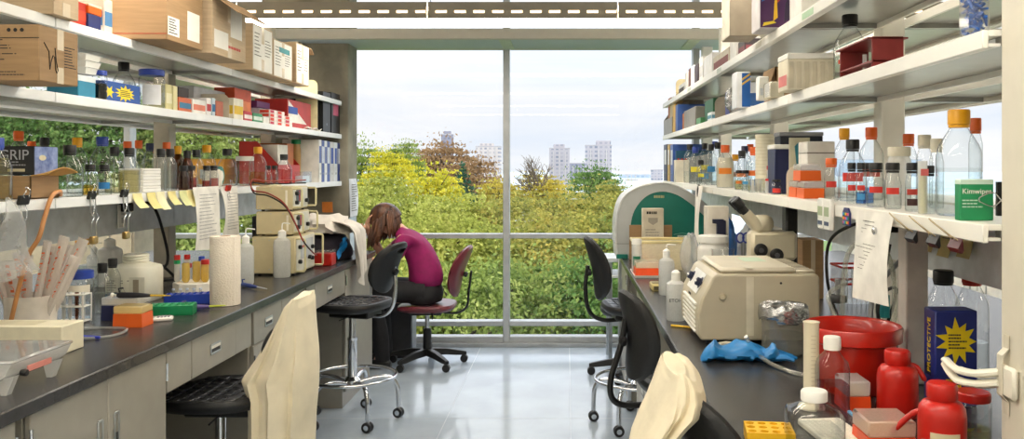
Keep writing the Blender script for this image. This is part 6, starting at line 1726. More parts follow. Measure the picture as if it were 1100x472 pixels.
# red-capped tubes box, dropper, clear box
t, b_, hx, hy, h = rect_thing('acrylic_box', 'small clear box with dividers before the petri dish stack', 'box', 806, 822, 192, 207, 3.62, .05, acryl, z=Z1s)
for q in (-.5, 0, .5): MB().box(hx * q - .001, -hy * .9, .002, hx * q + .001, hy * .9, h * .9).build('divider', plain('d8d6cc', .5), t)
for i, (px, yt, wd, lb) in enumerate(((828, 178, 9, 'upper red-capped tube beside the petri dish stack'), (836, 178, 8, 'second red-capped tube beside the petri dish stack'), (826, 192, 8, 'short red-capped vial in front of the petri dish stack'))):
    X = (.92, .94, .86)[i]; sbottle(px, yt, wd, X, 'r', lb, 0, 'sample_vial', style='jar', g=poly, group='red-capped vials')
sbottle(834, 193, 12, .86, 'k', 'small dropper bottle with a black bulb and red label', 0, 'dropper_bottle', patch=('d8352c',), pz=(.1, .4))
# navy lidded box, leaf picture, frame crate
t, b_, hx, hy, h = rect_thing('storage_box', 'navy storage box with a white lid behind the leaf picture', 'box', 832, 850, 160, 205, 3.45, .12, navy_p, z=Z1s)
MB().box(-hx * 1.04, -hy * 1.04, h - .001, hx * 1.04, hy * 1.04, h + .018, .003).build('lid', wht_plastic, t)
t, b_, hx, hy, h = rect_thing('storage_box', 'long dark box with a grey lid across the back of the lowest shelf', 'box', 838, 884, 146, 205, 3.62, .1, plain('1e2434', .5), z=Z1s)
MB().box(-hx * 1.03, -hy * 1.04, h - .001, hx * 1.03, hy * 1.04, h + .016, .003).build('lid', plain('8f9096', .4), t)
t, b_, hx, hy, h = rect_thing('picture_card', 'grey-green card printed with a teal leaf shape', 'card', 848, 870, 148, 200, 3.3, .008, plain('c2bda6', .6), z=Z1s, bev=.001)
MB().prism([(hx * a, h * c) for a, c in ((-.2, .35), (.3, .38), (.45, .55), (.35, .8), (.55, .9), (-.1, .92), (-.5, .85), (-.35, .6))], -hy - .0008, -hy + .0002, 'y').build('leaf_print', plain('2a7f90', .6), t)
bookend('cream moulded bookend enclosing the orange tip boxes', 845, 178, 0, .825, 'e6dfcb', .12)
# orange tip racks
for i, (pl, pr, yt, yb, D, lb) in enumerate(((857, 871, 198, 214, 3.12, 'lower orange tip box at the bookend side'), (872, 885, 196, 216, 2.98, 'lower orange tip box at the timer side'), (866, 884, 180, 196, 3.1, 'upper orange tip box with a cloudy lid'))):
    x_ = ((pl + pr) / 2 - VX) * D / F; w_ = px2m(pr - pl, D)
    zz = Z1s if i < 2 else Z1s + .062
    if i == 2: x_, D = .905, 3.03
    if i == 0: x_, D = .868, 3.09
    if i == 1: x_, D = .868 + .0, 2.985
    if i == 2: x_ = .868
    tipbox(lb, x_, D, zz, .075, .095, .06, orange_p, frost_lid, .4, 0, False, 'orange tip boxes on the lowest shelf')
t, b_, hx, hy, h = rect_thing('foam_box', 'white foam box raised at the back above the orange tip boxes', 'box', 867, 897, 152, 205, 3.16, .12, mat('white_foam_box', 'e8e6e0', .8, bump=.1, bscale=150), z=Z1s)
MB().box(-hx, -hy * 1.01, h * .78, hx, hy * 1.01, h * .8).build('lid_seam', ink, t)
# lip: timers, magnet, note, clips
for q, (px, lb) in enumerate(((887, 'white digital timer clipped to the shelf lip under the orange-capped bottle'), (894, 'second white digital timer on the shelf lip beside the first'))):
    t = thing('lab_timer', lb, 'timer', (.7985, dist(px, .8), 1.33), 0, 'timers on the shelf lip')
    MB().box(-.016, -.03, -.02, 0, .03, .075, .004).build('timer_case', wht_plastic, t)
    MB().box(-.017, -.022, .022, -.0158, .022, .05).build('display', plain('a9b896', .3), t)
    MB().box(-.0175, -.02, -.006, -.0158, .02, .006).build('button_strip', plain('3c4a6a', .4), t)
t = thing('fridge_magnet', 'multicoloured keypad-shaped magnet on the shelf lip beside the pinned note', 'magnet', (.7985, dist(911, .8), 1.335))
MB().prism([(-.03, 0), (.03, 0), (.03, .035), (.015, .05), (-.015, .05), (-.03, .035)], -.005, 0, 'x').build('magnet_body', plain('2a2f6a', .4), t)
for i in range(5):
    for j in range(3): MB().box(-.0065, -.026 + i * .0105, .004 + j * .012, -.0048, -.018 + i * .0105, .012 + j * .012, .001).build('colour_square', plain(['e8452a', 'f0c020', '2f9a4a', '3f8fe0', 'e86aa8'][(i + 2 * j) % 5], .4), t)
X = .79
t, w_, s = hanging_sheet('printed protocol sheet pinned to the shelf lip with a round magnet', 922, 962, 1.385, .22, X, 'pinned_sheet', wave=.01)
print_lines(t, 'x', -w_ * .05, w_ * .42, -.07, -.02, 5, ink, s * .0085, 3, .16); print_lines(t, 'x', -w_ * .2, w_ * .42, -.175, -.08, 10, ink, s * .0145, 8, .16)
MB().lathe([(.009, 0), (.010, .006), (.006, .009)], 16).xf(Matrix.Translation((-.011, -w_ * .12, -.045)) @ Matrix.Rotation(-PI / 2, 4, 'Y')).build('round_magnet', chrome, t)
for q, (px, lb, c) in enumerate(((982, 'black binder clip with long wire arms under the shelf lip, column side', blk_plastic), (1006, 'black binder clip in the middle of three under the shelf lip', blk_plastic), (1030, 'dark red binder clip at the panel end under the shelf lip', mat('dark_red_steel', '4a1a20', .35, .3)))):
    t = thing('binder_clip', lb, 'clip', (.7985, dist(px, .8), 1.352), 0, 'binder clips under the shelf lip')
    MB().prism([(-.002, .004), (-.012, -.016), (-.003, -.026), (.0, -.02)], -.025, .025, 'y').build('clip_body', c, t)
    MB().tube(bent([(-.006, -.012, 0), (-.02, .0, .012), (-.025, .07, .035), (-.024, .08, .038), (-.02, .07, .03), (-.014, .01, .008), (-.006, .012, 0)], 4), .0014, 6).build('wire_loop', mat('brass_wire', '9a8a6a', .3, .9), t)
for px, zt_, lb in ((1000, 1.335, 'yellowed sticky note under the shelf on the column side'), (1018, 1.33, 'sticky note overlapping another beneath the shelf panel'), (1040, 1.34, 'handwritten sticky note beneath the shelf by the end panel')):
    X = 1.105; t = sticky(lb, X, dist(px, X), zt_, .075, .09, 'cdbb80', -1, .012)
    print_lines(t, 'x', -.03, .03, -.05, -.012, 4, ink, -.004, int(px), .3)
# green box of wipes gripped by a big clip on the lip
t = thing('wipes_box', 'green and white wipes pack with white lettering in front of the very large bottle', 'box', (.848, 1.735, Z1s))
MB().box(-.04, -.012, 0, .03, .012, .085, .002).build('pack', plain('1f8f5a', .5), t)
MB().box(-.0402, -.0122, .073, .0302, .0122, .0852, .002).build('pale_top', plain('cfe6d8', .5), t)
text('Kimwipes', .0155, 'lettering', paper, t, (-.005, -.0126, .06), (PI / 2, 0, 0))
print_lines(t, 'y', -.035, .02, .025, .045, 3, plain('bfe0cc', .6), -.0124, 3, .4)
t = thing('binder_clip', 'large black binder clip gripping the green wipes pack', 'clip', (.89, 1.722, Z1s + .01))
MB().prism([(-.008, -.006), (.008, -.006), (.004, .01), (-.004, .01)], 0, .07, 'z').build('clip_body', blk_plastic, t)
MB().tube(bent([(0, -.008, .03), (-.02, -.012, .048), (-.045, -.014, .04), (-.05, -.014, .034), (-.045, -.014, .028), (-.02, -.012, .02), (0, -.008, .034)], 4), .0014, 6).build('wire_loop', chrome, t)
# hanging pouch and white cloth strip by the arched cabinet
t = crumple('small black pouch hanging off the shelf lip above the arched cabinet', 'pouch', 'pouch', .785, 4.98, 1.30, .012, .03, .05, blk_plastic, 5)
t, w_, s = hanging_sheet('long white paper strip hanging from the shelf in front of the arched cabinet', 748, 756, 1.392, .42, .785, 'paper_strip', wave=.02)

# ------------------------------------------------------------------ arched teal cabinet
teal = mat('teal_panel', '0d7a6c', .4, 0, .04); grey_sh = mat('grey_shell', 'c3c6c6', .4, 0, .03)
Dc = 5.42; sc = Dc / F
t = thing('arched_cabinet', 'grey arched cabinet with a teal end panel at the window end of the bench', 'cabinet', (.36, Dc, z))
def AP(px, py): return ((px - VX) * sc - .36, up(py, Dc) - z)
outer = [(663, 281), (662, 262), (661.5, 244), (664, 226), (670, 212), (682, 203), (698, 198), (716, 197), (732, 202), (742, 208), (756, 218), (768, 234), (772, 281)]
inner = [(676, 281), (676, 262), (677, 246), (680, 230), (687, 218), (698, 209), (712, 206), (726, 209), (738, 216), (750, 226), (760, 240), (763, 281)]
O = bent([(*AP(*p), 0) for p in outer], 4); I = bent([(*AP(*p), 0) for p in inner], 4)
O = [(p.x, max(0, p.y)) for p in O]; I = [(p.x, max(0, p.y)) for p in I]
b = MB(); b.prism(O + I[::-1], 0, .42, 'y'); b.build('arched_shell', grey_sh, t)
b = MB(); b.prism(I, .012, .03, 'y'); pn_ = b.build('teal_end_panel', teal, t)
b = MB(); b.prism(I, .06, .41, 'y'); b.build('inner_body', plain('2c6f66', .5), t)
rim = MB().tube([(x_, -.003, max(.006, z_)) for x_, z_ in O], .006, 6); rim.build('shell_edge', plain('dfe1e1', .3), t)
x_, z_ = AP(664, 262); MB().box(x_ - .02, -.006, z_ - .002, x_ + .1, .43, z_ + .002).build('shell_seam', plain('8e9292', .5), t)
x_, z_ = AP(662, 281)
MB().box(x_ + .0, -.012, 0, x_ + .075, -.001, .028, .002).build('teal_foot', teal, t)
x_, z_ = AP(711, 211.5); print_lines(pn_, 'y', x_ - .05, x_ + .05, z_ - .012, z_ + .012, 1, plain('b9b58a', .5), .0115, 3, .7)
x_, z_ = AP(733, 254); print_lines(pn_, 'y', x_ - .03, x_ + .03, z_ - .008, z_ + .008, 1, plain('d8e8e0', .5), .0115, 5, .7)
MB().tube([(x_ - .055, .011, z_ + .01), (x_, .011, z_ + .02), (x_ + .05, .011, z_ + .012)], .0015, 4).build('printed_swoosh', plain('8fd0c0', .5), pn_)
# brown board and carton leaning on it
t_, b_, hx, hy, h = rect_thing('cardboard_sheet', 'brown cardboard panel leaning against the teal cabinet end', 'board', 676, 722, 242, 282, 5.36, .012, cardb, z=z, bev=.001)
t_, b_, hx, hy, h = rect_thing('filter_carton', 'upright ivory carton printed in grey in front of the brown cardboard', 'box', 690, 713, 224, 282, 5.28, .05, plain('d3cab6', .6), z=z)
print_lines(t_, 'y', -hx * .6, hx * .7, h * .88, h * .95, 1, blk_ink, -hy - .0006, 12, .7)
MB().prism([(-.03, h * .82), (.03, h * .82), (.03, h * .74), (.0, h * .68), (-.03, h * .74)], -hy - .0006, -hy + .0003, 'y').build('printed_emblem', plain('a49c90', .6), t_)
print_lines(t_, 'y', -hx * .7, hx * .7, h * .3, h * .62, 6, ink, -hy - .0005, 4, .25)
tag(MB().prism([(0, 0), (.018, 0), (.03, .075), (.012, .075)], 0, .004, 'y').build('swab_packet', plain('e6e2d6', .6), None, ((725 - VX) * 5.395 / F + .008, 5.39, z)), 'small white packet standing against the teal panel', 'packet')
# plastic bin
D = 4.78; x0, x1 = (680 - VX) * D / F, (745 - VX) * D / F; zt = up(257, D)
t = thing('plastic_bin', 'cloudy cream plastic bin with a rolled rim before the arched cabinet', 'bin', ((x0 + x1) / 2, D + .13, z)); hx = (x1 - x0) / 2; h = up(259, D) - z
b = MB(); b.loft([[(sx * a, sy * c, zz) for sx, sy in ((-1, -1), (1, -1), (1, 1), (-1, 1))] for a, c, zz in ((hx * .88, .105, 0), (hx * .97, .125, h * .93), (hx * .93, .12, h * .93), (hx * .85, .1, .004))], cap=True)
b.build('bin_body', glass('cloudy_bin', (.92, .88, .76), (.7, .66, .5), .8, .15, .72, (.9, .86, .72)), t)
b = MB()
for a in ((-hx, -.13, hx, -.118), (-hx, .118, hx, .13), (-hx, -.118, -hx + .012, .118), (hx - .012, -.118, hx, .118)): b.box(a[0], a[1], h * .9, a[2], a[3], h, .004)
b.build('rim', mat('bin_rim_plastic', 'e0d49e', .4), t)
for k, (xx, col, lb) in enumerate(((-.08, 'b84a44', 'red packet inside the cloudy bin'), (.08, 'd8c22a', 'yellow packet inside the cloudy bin'))):
    q = thing('packet', lb, 'packet', ((x0 + x1) / 2 + xx, D + .13, z + .005)); MB().box(-.07, -.08, 0, .07, .08, .04, .005).build('packet_body', plain(col, .5), q)
    MB().box(-.05, -.0805, .01, .05, -.0798, .03).build('printed_label', plain('e8e0d0', .6), q)
cbottle(684, 294, 257, 11, 'w', 'slim white bottle with a green label beside the cloudy bin', name='reagent_bottle', style='jar', g=poly, patch=('1f7a5a',), pz=(.2, .5))
# white tray with orange tip box, wash bottles etc.
t = thing('white_tray', 'shallow white tray under the orange tip box on the far worktop', 'tray', (.445, 4.62, z))
MB().loft([[(sx * a, sy * c, zz) for sx, sy in ((-1, -1), (1, -1), (1, 1), (-1, 1))] for a, c, zz in ((.082, .15, 0), (.086, .155, .012), (.083, .152, .012), (.079, .147, .003))]).build('tray_body', wht_plastic, t)
tipbox('red-orange tip box with a creamy lid on the shallow white tray', .435, 4.60, z + .0035, .13, .17, .075, mat('bright_orange_plastic', 'e8501c', .4), glass('cream_lid', (.95, .9, .8), (.7, .65, .55), 1., .1, .65, (.93, .88, .78)), .45)
t = thing('handheld_counter', 'small olive and cream gadget at the worktop edge before the tip box', 'gadget', (.435, 4.05, z))
MB().box(-.03, -.07, 0, .03, .07, .03, .005).build('case', plain('c9b878', .5), t); MB().box(-.022, -.071, .006, .016, -.0695, .024, .001).build('display', plain('5a5238', .3), t); MB().box(-.025, -.03, .03, .02, .05, .034, .002).build('keypad', plain('8a7c50', .4), t)
wash_bottle('frosted wash bottle with a bent nozzle behind the handwritten one', 716, 318, 263, 17, dx=1)
wash_bottle('frosted squeeze bottle with handwriting beside the centrifuge', 726, 346, 292, 21, text_='ETOH', noz=False)
pen('short yellow pencil stub lying by the handwritten squeeze bottle', (.385, 3.10, z + .0045), (.455, 3.06, z + .0045), .004, 'e0b81a', 'c89a10', 'pencil')
# clutter behind the centrifuge
crumple('crumpled clear bag leaning behind the centrifuge knobs', 'plastic_bag', 'bag', .66, 4.5, z, .05, .06, .12, glass('crinkled_film', (.95, .96, .97), (.7, .73, .75), .8, .1, .35), 8, amp=.14)
cbottle(766, 312, 253, 33, 'w', 'wide white jar with a green label behind the centrifuge', name='reagent_jar', style='jar', g=mat('jar_white', 'e4e2dc', .35), patch=('1f4a3a',), pz=(.35, .5))
t, b_, hx, hy, h = rect_thing('sharps_box', 'cream box with a black lever beside the wide white jar', 'box', 760, 783, 222, 290, 4.2, .12, plain('d6cfc2', .5), z=z)
MB().prism([(-.01, h * .45), (.035, h * .45), (.035, h * .82), (.02, h * .84), (-.03, h * .84), (-.03, h * .79), (-.01, h * .78)], -hy - .02, -hy, 'y').build('lever', plain('20223a', .4), t_ if False else t)
crumple('crumpled sheet of foil heaped behind the centrifuge lid', 'foil', 'foil', .95, 4.0, z, .07, .07, .12, foil_m, 11)
crumple('crumpled blue wrapper among the clutter below the shelf', 'wrapper', 'wrapper', .86, 4.5, z, .05, .05, .16, plain('2a6fc4', .4), 14)
crumple('white plastic bag among the clutter behind the microscope', 'plastic_bag', 'bag', 1.02, 4.6, z, .09, .08, .14, plain('e2e4e6', .4), 15)
t, b_, hx, hy, h = rect_thing('cardboard_box', 'brown cardboard box half hidden past the microscope', 'box', 862, 885, 258, 330, 3.75, .14, cardb, z=z)
MB().box(-hx * .2, -hy - .0008, 0.01, hx * .2, -hy + .0003, h).build('tape', tape, t)
t = thing('scissors', 'blue-handled scissors standing in the clutter by the microscope', 'scissors', (.80, 3.80, z + .0))
for sg in (-1, 1):
    MB().tube([(sg * .014 + .016 * math.cos(a), 0, .27 + .022 * math.sin(a)) for a in [2 * PI * i / 14 for i in range(14)]], .004, 6, True).build('handle', plain('1d2f8a', .4), t)
    MB().prism([(sg * .001, 0), (sg * .006, .12), (sg * .012, .25), (sg * .004, .25)], -.001 + sg * .0012, .001 + sg * .0012, 'y').build('blade', steel, t)
t = thing('beaker', 'clear beaker of small dark tips behind the centrifuge', 'beaker', (.735, 3.95, z)); MB().lathe([(.05, 0), (.052, .005), (.052, .20), (.055, .205)], 24, cap=False).build('glass_body', clear, t); MB().lathe([(.046, .005), (.046, .14)], 20, wob=lambda a, q: .05 * math.sin(9 * a)).build('contents', plain('6a7076', .5), t)

# ------------------------------------------------------------------ centrifuge
ce = mat('centrifuge_enamel', 'bdb39c', .42, 0, .03); ce2 = mat('centrifuge_panel', 'd6cebb', .35, 0, .03)
t = thing('centrifuge', 'large cream benchtop centrifuge with two dark knobs and side vents', 'centrifuge', (.44, 2.78, z))
H0 = .235; W0 = .40; DP = .42
side = [(.02, .014), (W0, .014), (W0, H0 - .012), (W0 - .01, H0), (.062, H0), (.046, H0 - .008), (.006, H0 - .085), (-.006, .10), (-.002, .03), (.006, .014)]
b = MB(); b.prism(side, .0, DP, 'y'); body = b.build('housing', ce, t, sharp=20)
bv = body.modifiers.new('bevel', 'BEVEL'); bv.width = .009; bv.segments = 3; bv.limit_method = 'ANGLE'; bv.angle_limit = math.radians(30)
lid = MB().box(.07, .012, H0 + .0006, W0 - .075, DP - .012, H0 + .02, .012).build('lid', ce2, t)
MB().box(W0 - .07, .03, H0, W0 - .01, DP - .03, H0 + .010, .004).build('hinge_cover', ce2, t)
g = MB()
for i in range(9): g.box(W0 - .066, .05 + i * .037, H0 + .0095, W0 - .014, .062 + i * .037, H0 + .0115)
g.build('vent_grille', plain('8a8270', .5), t)
MB().box(.19, .2, H0 + .0195, .27, .33, H0 + .0206).build('green_tape', plain('c8dcc4', .5), lid)
MB().box(.155, -.0012, .03, .18, .0004, H0 - .01).build('tape_strip', plain('d8d0bc', .4), t)
MB().box(.155, .0, H0 + .0195, .18, DP * .5, H0 + .0203).build('tape_strip', plain('d8d2c2', .4), lid)
# control panel on the slanted aisle-side face
d = Vector((.04, 0, .077)).normalized(); nrm = Vector((-d.z, 0, d.x))
for yy in (.13, .31):
    M_ = Matrix.Translation(Vector((.0255, yy, H0 - .047)) + nrm * .001) @ Matrix(((d.x, 0, nrm.x, 0), (0, 1, 0, 0), (d.z, 0, nrm.z, 0), (0, 0, 0, 1)))
    MB().lathe([(.021, 0), (.021, .003), (.015, .004), (.014, .017), (.011, .019)], 24).xf(M_).build('knob', plain('1f2440', .35), t)
    MB().box(-.003, -.013, .0185, .003, .013, .021).xf(M_).build('knob_mark', wht_plastic, t)
M_ = Matrix.Translation(Vector((.0255, .22, H0 - .047)) + nrm * .0008) @ Matrix(((d.x, 0, nrm.x, 0), (0, 1, 0, 0), (d.z, 0, nrm.z, 0), (0, 0, 0, 1)))
MB().box(-.04, -.11, 0, .036, .11, .0015, .001).xf(M_).build('control_panel', plain('e9e7e2', .3), t)
for i in range(7): MB().box(-.0085, .06, .03 + i * .0155, .002, .34, .037 + i * .0155, .001).build('side_vent', plain('f1efe8', .4), t)
print_lines(t, 'x', .17, .25, .138, .15, 1, blk_ink, -.0042, 4, .7)
MB().lathe([(.011, 0), (.0125, .006), (.008, .011)], 18).xf(Matrix.Translation((.075, .0, H0 - .075)) @ Matrix.Rotation(PI / 2, 4, 'X')).build('side_button', plain('bdb39a', .4), t)
MB().lathe([(.004, 0), (.004, .002)], 10).xf(Matrix.Translation((.27, .0, H0 - .03)) @ Matrix.Rotation(PI / 2, 4, 'X')).build('side_screw', blk_plastic, t)
for xx in (.04, W0 - .05):
    for yy in (.04, DP - .06): MB().lathe([(.013, 0), (.013, .016)], 14, (xx, yy, 0)).build('foot', blk_plastic, t)
# ------------------------------------------------------------------ microscope behind it
mc = mat('microscope_enamel', 'd6cdb4', .35, 0, .03)
t = thing('microscope', 'cream stereo microscope with twin black eyepieces behind the centrifuge', 'microscope', (.825, 3.5, z))
MB().box(-.12, -.11, 0, .17, .13, .03, .01).build('base', mc, t)
MB().box(.085, -.02, .03, .135, .05, .43, .008).build('pillar', blk_plastic, t)
MB().box(-.065, -.055, .205, .125, .055, .325, .014).build('body', mc, t)
MB().lathe([(.04, .0), (.05, .02), (.05, .035), (.042, .055), (.022, .066)], 24, (-.012, -.0, .325)).build('head', mc, t)
for sg in (-1, 1):
    e = MB(); p0 = Vector((-.025, sg * .028, .335)); d = Vector((-.66, -.04, .75)).normalized()
    e.tube([p0, p0 + d * .09], [.025, .021], 16); k = e.build('eyepiece_tube', mc, t)
    MB().tube([p0 + d * .09, p0 + d * .115, p0 + d * .118, p0 + d * .158, p0 + d * .163], [.0175, .0175, .021, .0225, .018], 18).build('eyepiece', blk_plastic, k)
for xx in (-.03, .035):
    MB().lathe([(.024, 0), (.027, .004), (.027, .018), (.018, .022)], 24).xf(Matrix.Translation((xx, -.055, .25 - .02 * (xx > 0))) @ Matrix.Rotation(PI / 2, 4, 'X')).build('focus_knob', blk_plastic, t)
    MB().lathe([(.010, 0), (.010, .004)], 16).xf(Matrix.Translation((xx, -.077, .25 - .02 * (xx > 0))) @ Matrix.Rotation(PI / 2, 4, 'X')).build('knob_centre', plain('55555a', .3), t)
MB().lathe([(.02, .13), (.028, .17), (.03, .206)], 20, (-.02, 0, 0)).build('objective', blk_plastic, t)
MB().box(-.08, -.06, .03, .04, .06, .036, .002).build('stage_plate', plain('e8e8e6', .2), t)
# ------------------------------------------------------------------ foil-covered beaker, tubing, bin, glove
cx, cy = .69, 2.67
t = thing('beaker', 'large glass beaker covered with crumpled foil beside the red bin', 'beaker', (cx, cy, z))
MB().lathe([(.062, 0), (.068, .006), (.07, .13), (.072, .142)], 32, cap=True).build('glass_body', glass('hazy_glass', (.82, .82, .78), (.4, .42, .4), 1.3, .06, .25, (.72, .7, .64)), t)
MB().lathe([(.060, .004), (.064, .01), (.066, .06)], 28).build('liquid', water, t)
rings = []
for j in range(9):
    v = j / 8; ring = []
    for i in range(44):
        a = 2 * PI * i / 44; rr0 = (.076, .079, .0785, .078, .076, .066, .045, .022, .004)[j]; zz = (.112, .12, .13, .142, .15, .154, .156, .157, .158)[j]
        ring.append((rr0 * math.cos(a) * (1 + .05 * noise.noise(Vector((5 * math.cos(a), 5 * math.sin(a), v * 4)))), rr0 * math.sin(a) * (1 + .05 * noise.noise(Vector((5 * math.cos(a), 5 * math.sin(a), v * 4 + 9)))), zz + .010 * noise.noise(Vector((8 * math.cos(a), 8 * math.sin(a), v * 5))) - (.012 * (math.sin(3 * a) > .2) if j == 0 else 0)))
    rings.append(ring)
MB().loft(rings, cap=False).build('foil_cover', foil_m, t, sharp=20)
m = MB().tube(bent([(.545, 2.55, .985), (.57, 2.56, .945), (.60, 2.47, .922), (.66, 2.36, .9165), (.72, 2.35, .9165), (.755, 2.42, .93), (.80, 2.46, 1.02), (.77, 2.47, 1.12), (.84, 2.52, 1.15)], 7), .0062, 10)
tag(m.build('clear_tubing', glass('clear_tubing_wall', (.86, .87, .82), (.5, .52, .48), 1.5, .05, .25, (.85, .84, .76))), 'clear tubing curling from the worktop up beside the red bin', 'tubing')
m = MB().tube(bent([(.86, 2.62, 1.02), (.86, 2.6, 1.17), (.875, 2.58, 1.25), (.92, 2.56, 1.28), (.965, 2.54, 1.25), (.985, 2.52, 1.15), (.97, 2.5, 1.0), (.94, 2.48, .925)], 7), .0075, 10)
tag(m.build('clear_tubing', glass('clear_tubing_wall')), 'thick clear hose arching over behind the red bin', 'tubing')
t = thing('vacuum_flask', 'flask with a black stopper and grey nozzle behind the red bin', 'flask', (.86, 2.66, z))
MB().lathe([(.045, 0), (.05, .006), (.048, .02), (.024, .11), (.022, .16)], 28).build('glass_body', clear_b, t); MB().lathe([(.021, .16), (.027, .162), (.028, .178), (.024, .185)], 24).build('stopper', blk_plastic, t)
MB().tube([(0, 0, .18), (0, 0, .235)], .009, 12).build('nozzle', plain('85888a', .4), t)
for i, (pts_, r, lb, col) in enumerate((
    ([(1.10, 2.75, 1.33), (1.0, 2.7, 1.325), (.92, 2.72, 1.31), (.87, 2.78, 1.25), (.865, 2.78, 1.12), (.9, 2.78, 1.0), (.93, 2.76, .92)], .0055, 'black power cord dropping from the adapter behind the red bin', '141416'),
    ([(1.01, 2.62, 1.26), (.99, 2.62, 1.15), (.965, 2.6, 1.05), (1.0, 2.63, 1.0), (1.03, 2.62, 1.12), (.98, 2.64, 1.08), (.99, 2.62, .95), (1.02, 2.6, .918)], .0055, 'tangle of black cord tied with a teal band behind the red bin', '1c1c20'),
    ([(1.1, 2.75, 1.2), (1.02, 2.7, 1.14), (.97, 2.66, 1.08), (.95, 2.62, 1.0)], .008, 'grey steel hose end slanting down beside the support column', '8a8d90'))):
    tag(MB().tube(bent(pts_, 7), r, 8).build('electric_cable' if i < 2 else 'metal_hose', plain(col, .35, metal=.0)), lb, 'cable')
tag(MB().lathe([(.016, 0), (.017, .03), (.016, .07)], 14, wob=lambda a, q: .1 * math.sin(5 * a)).build('cable_tie', plain('1f8a90', .5), None, (.995, 2.625, 1.03)), 'teal band tied round the tangle of black cord', 'band')
t = thing('power_adapter', 'black power adapter plugged in under the shelf behind the pinned sheet', 'adapter', (1.02, 2.72, 1.29)); MB().box(-.03, -.03, 0, .07, .03, .055, .005).build('case', blk_plastic, t); MB().box(.07, -.02, .01, .094, .02, .045, .003).build('plug', plain('2c2c30', .4), t)
t, b_, hx, hy, h = rect_thing('wire_basket', 'small wire basket with a red rim far behind the red bin', 'basket', 905, 945, 288, 340, 3.6, .16, acryl, z=z)
b = MB(); 
for zz in (h, h * .55): b.tube([(-hx, -hy, zz), (hx, -hy, zz), (hx, hy, zz), (-hx, hy, zz)], .005, 6, True)
b.build('red_rim', red_p, t)
b = MB()
for i in range(9):
    b.tube([(-hx + hx * 2 * i / 8, -hy - .002, 0.004), (-hx + hx * 2 * i / 8, -hy - .002, h)], .0018, 5)
b.build('wire', steel, t)
# red bin
cx, cy = .765, 2.245
t = thing('waste_bin', 'round red plastic bin with a broad rolled rim', 'bin', (cx, cy, z))
MB().lathe([(.095, 0), (.1, .005), (.111, .125), (.118, .128), (.1265, .132), (.1275, .165), (.124, .17), (.118, .168), (.112, .16), (.108, .13), (.094, .01), (.01, .008)], 48).build('bin_body', mat('glossy_red_plastic', 'bd2012', .3, 0, .06, coat=.3), t)
# blue glove
gx, gy = .55, 2.56
gb = MB(); rows = 18
def glove_sec(u):
    w_ = .045 + .014 * math.sin(PI * min(1, u * 1.4)) - .016 * max(0, u - .75) * 3; return w_
rings = []
for j in range(rows + 1):
    u = j / rows; ring = []
    for i in range(26):
        a = 2 * PI * i / 26; w_ = glove_sec(u) * (.55 if j in (0, rows) else 1)
        n_ = noise.noise(Vector((u * 9, math.cos(a) * 2, math.sin(a) * 2)))
        ring.append((gx - .13 + .22 * u + .012 * math.sin(9 * u + a), gy + .03 * math.sin(3 * u) - .03 * u + w_ * math.cos(a) * (1 + .25 * n_), z + max(.0, .021 + .02 * math.sin(a) * (1 + .6 * n_) * (1.2 if math.sin(a) > 0 else 1.) + .009 * math.sin(14 * u) * (math.sin(a) > 0))))
    rings.append(ring)
gb.loft(rings)
for k, (a, l) in enumerate(((-.5, .05), (-.2, .06), (.1, .055), (.4, .045))):
    p = Vector((gx + .085, gy - .04 + .018 * k, z + .013)); d = Vector((math.cos(a), math.sin(a), 0))
    gb.tube([p - d * .02, p + d * l * .5 + Vector((0, 0, .006)), p + d * l], [.012, .011, .006], 8, False, .8)
tag(gb.build('nitrile_glove', mat('blue_nitrile', ''), sharp=50), 'crumpled bright blue nitrile glove lying on the worktop before the centrifuge', 'glove')
tag(MB().tube([(.47, 2.72, z + .0105), (.52, 2.74, z + .0105), (.545, 2.745, z + .0105)], [.008, .0105, .008], 10).build('marker_pen', plain('d8d0bc', .4)), 'short cream marker lying behind the blue glove', 'pen')
tag(MB().prism([(0, 0), (.06, 0), (.06, .003), (0, .003)], 0, .018, 'y').build('green_card', plain('14a04a', .5), None, (.56, 2.72, z)), 'small green card half under the blue glove', 'card')
# graduated cylinder, purple bottle, front bottle
t = thing('measuring_cylinder', 'tall white plastic measuring cylinder before the red bin', 'cylinder', (.598, 2.05, z))
MB().lathe([(.032, 0), (.033, .004), (.03, .009), (.019, .014), (.0185, .205), (.0205, .212), (.017, .212)], 24).build('cylinder_body', mat('milky_polypropylene', 'e4dcc4', .4, 0, .03), t)
g = MB()
for i in range(16): g.box(-.006, -.0192, .03 + i * .01, .006, -.0180, .0308 + i * .01)
g.build('graduation', plain('b8ad94', .5), t)
cbottle(894, 452, 362, 34, 'w', 'square clear bottle of purplish liquid with a white cap next to the measuring cylinder', style='square', liq='purple', lv=.42, capr=.0165)
t = bottle_at('reagent_bottle', 'clear bottle with a broad ivory cap at the worktop front next to the yellow rack', .512, 1.735, z, .058, .128, 'w', 'square', liq='clear', lv=.4, capr=.022)
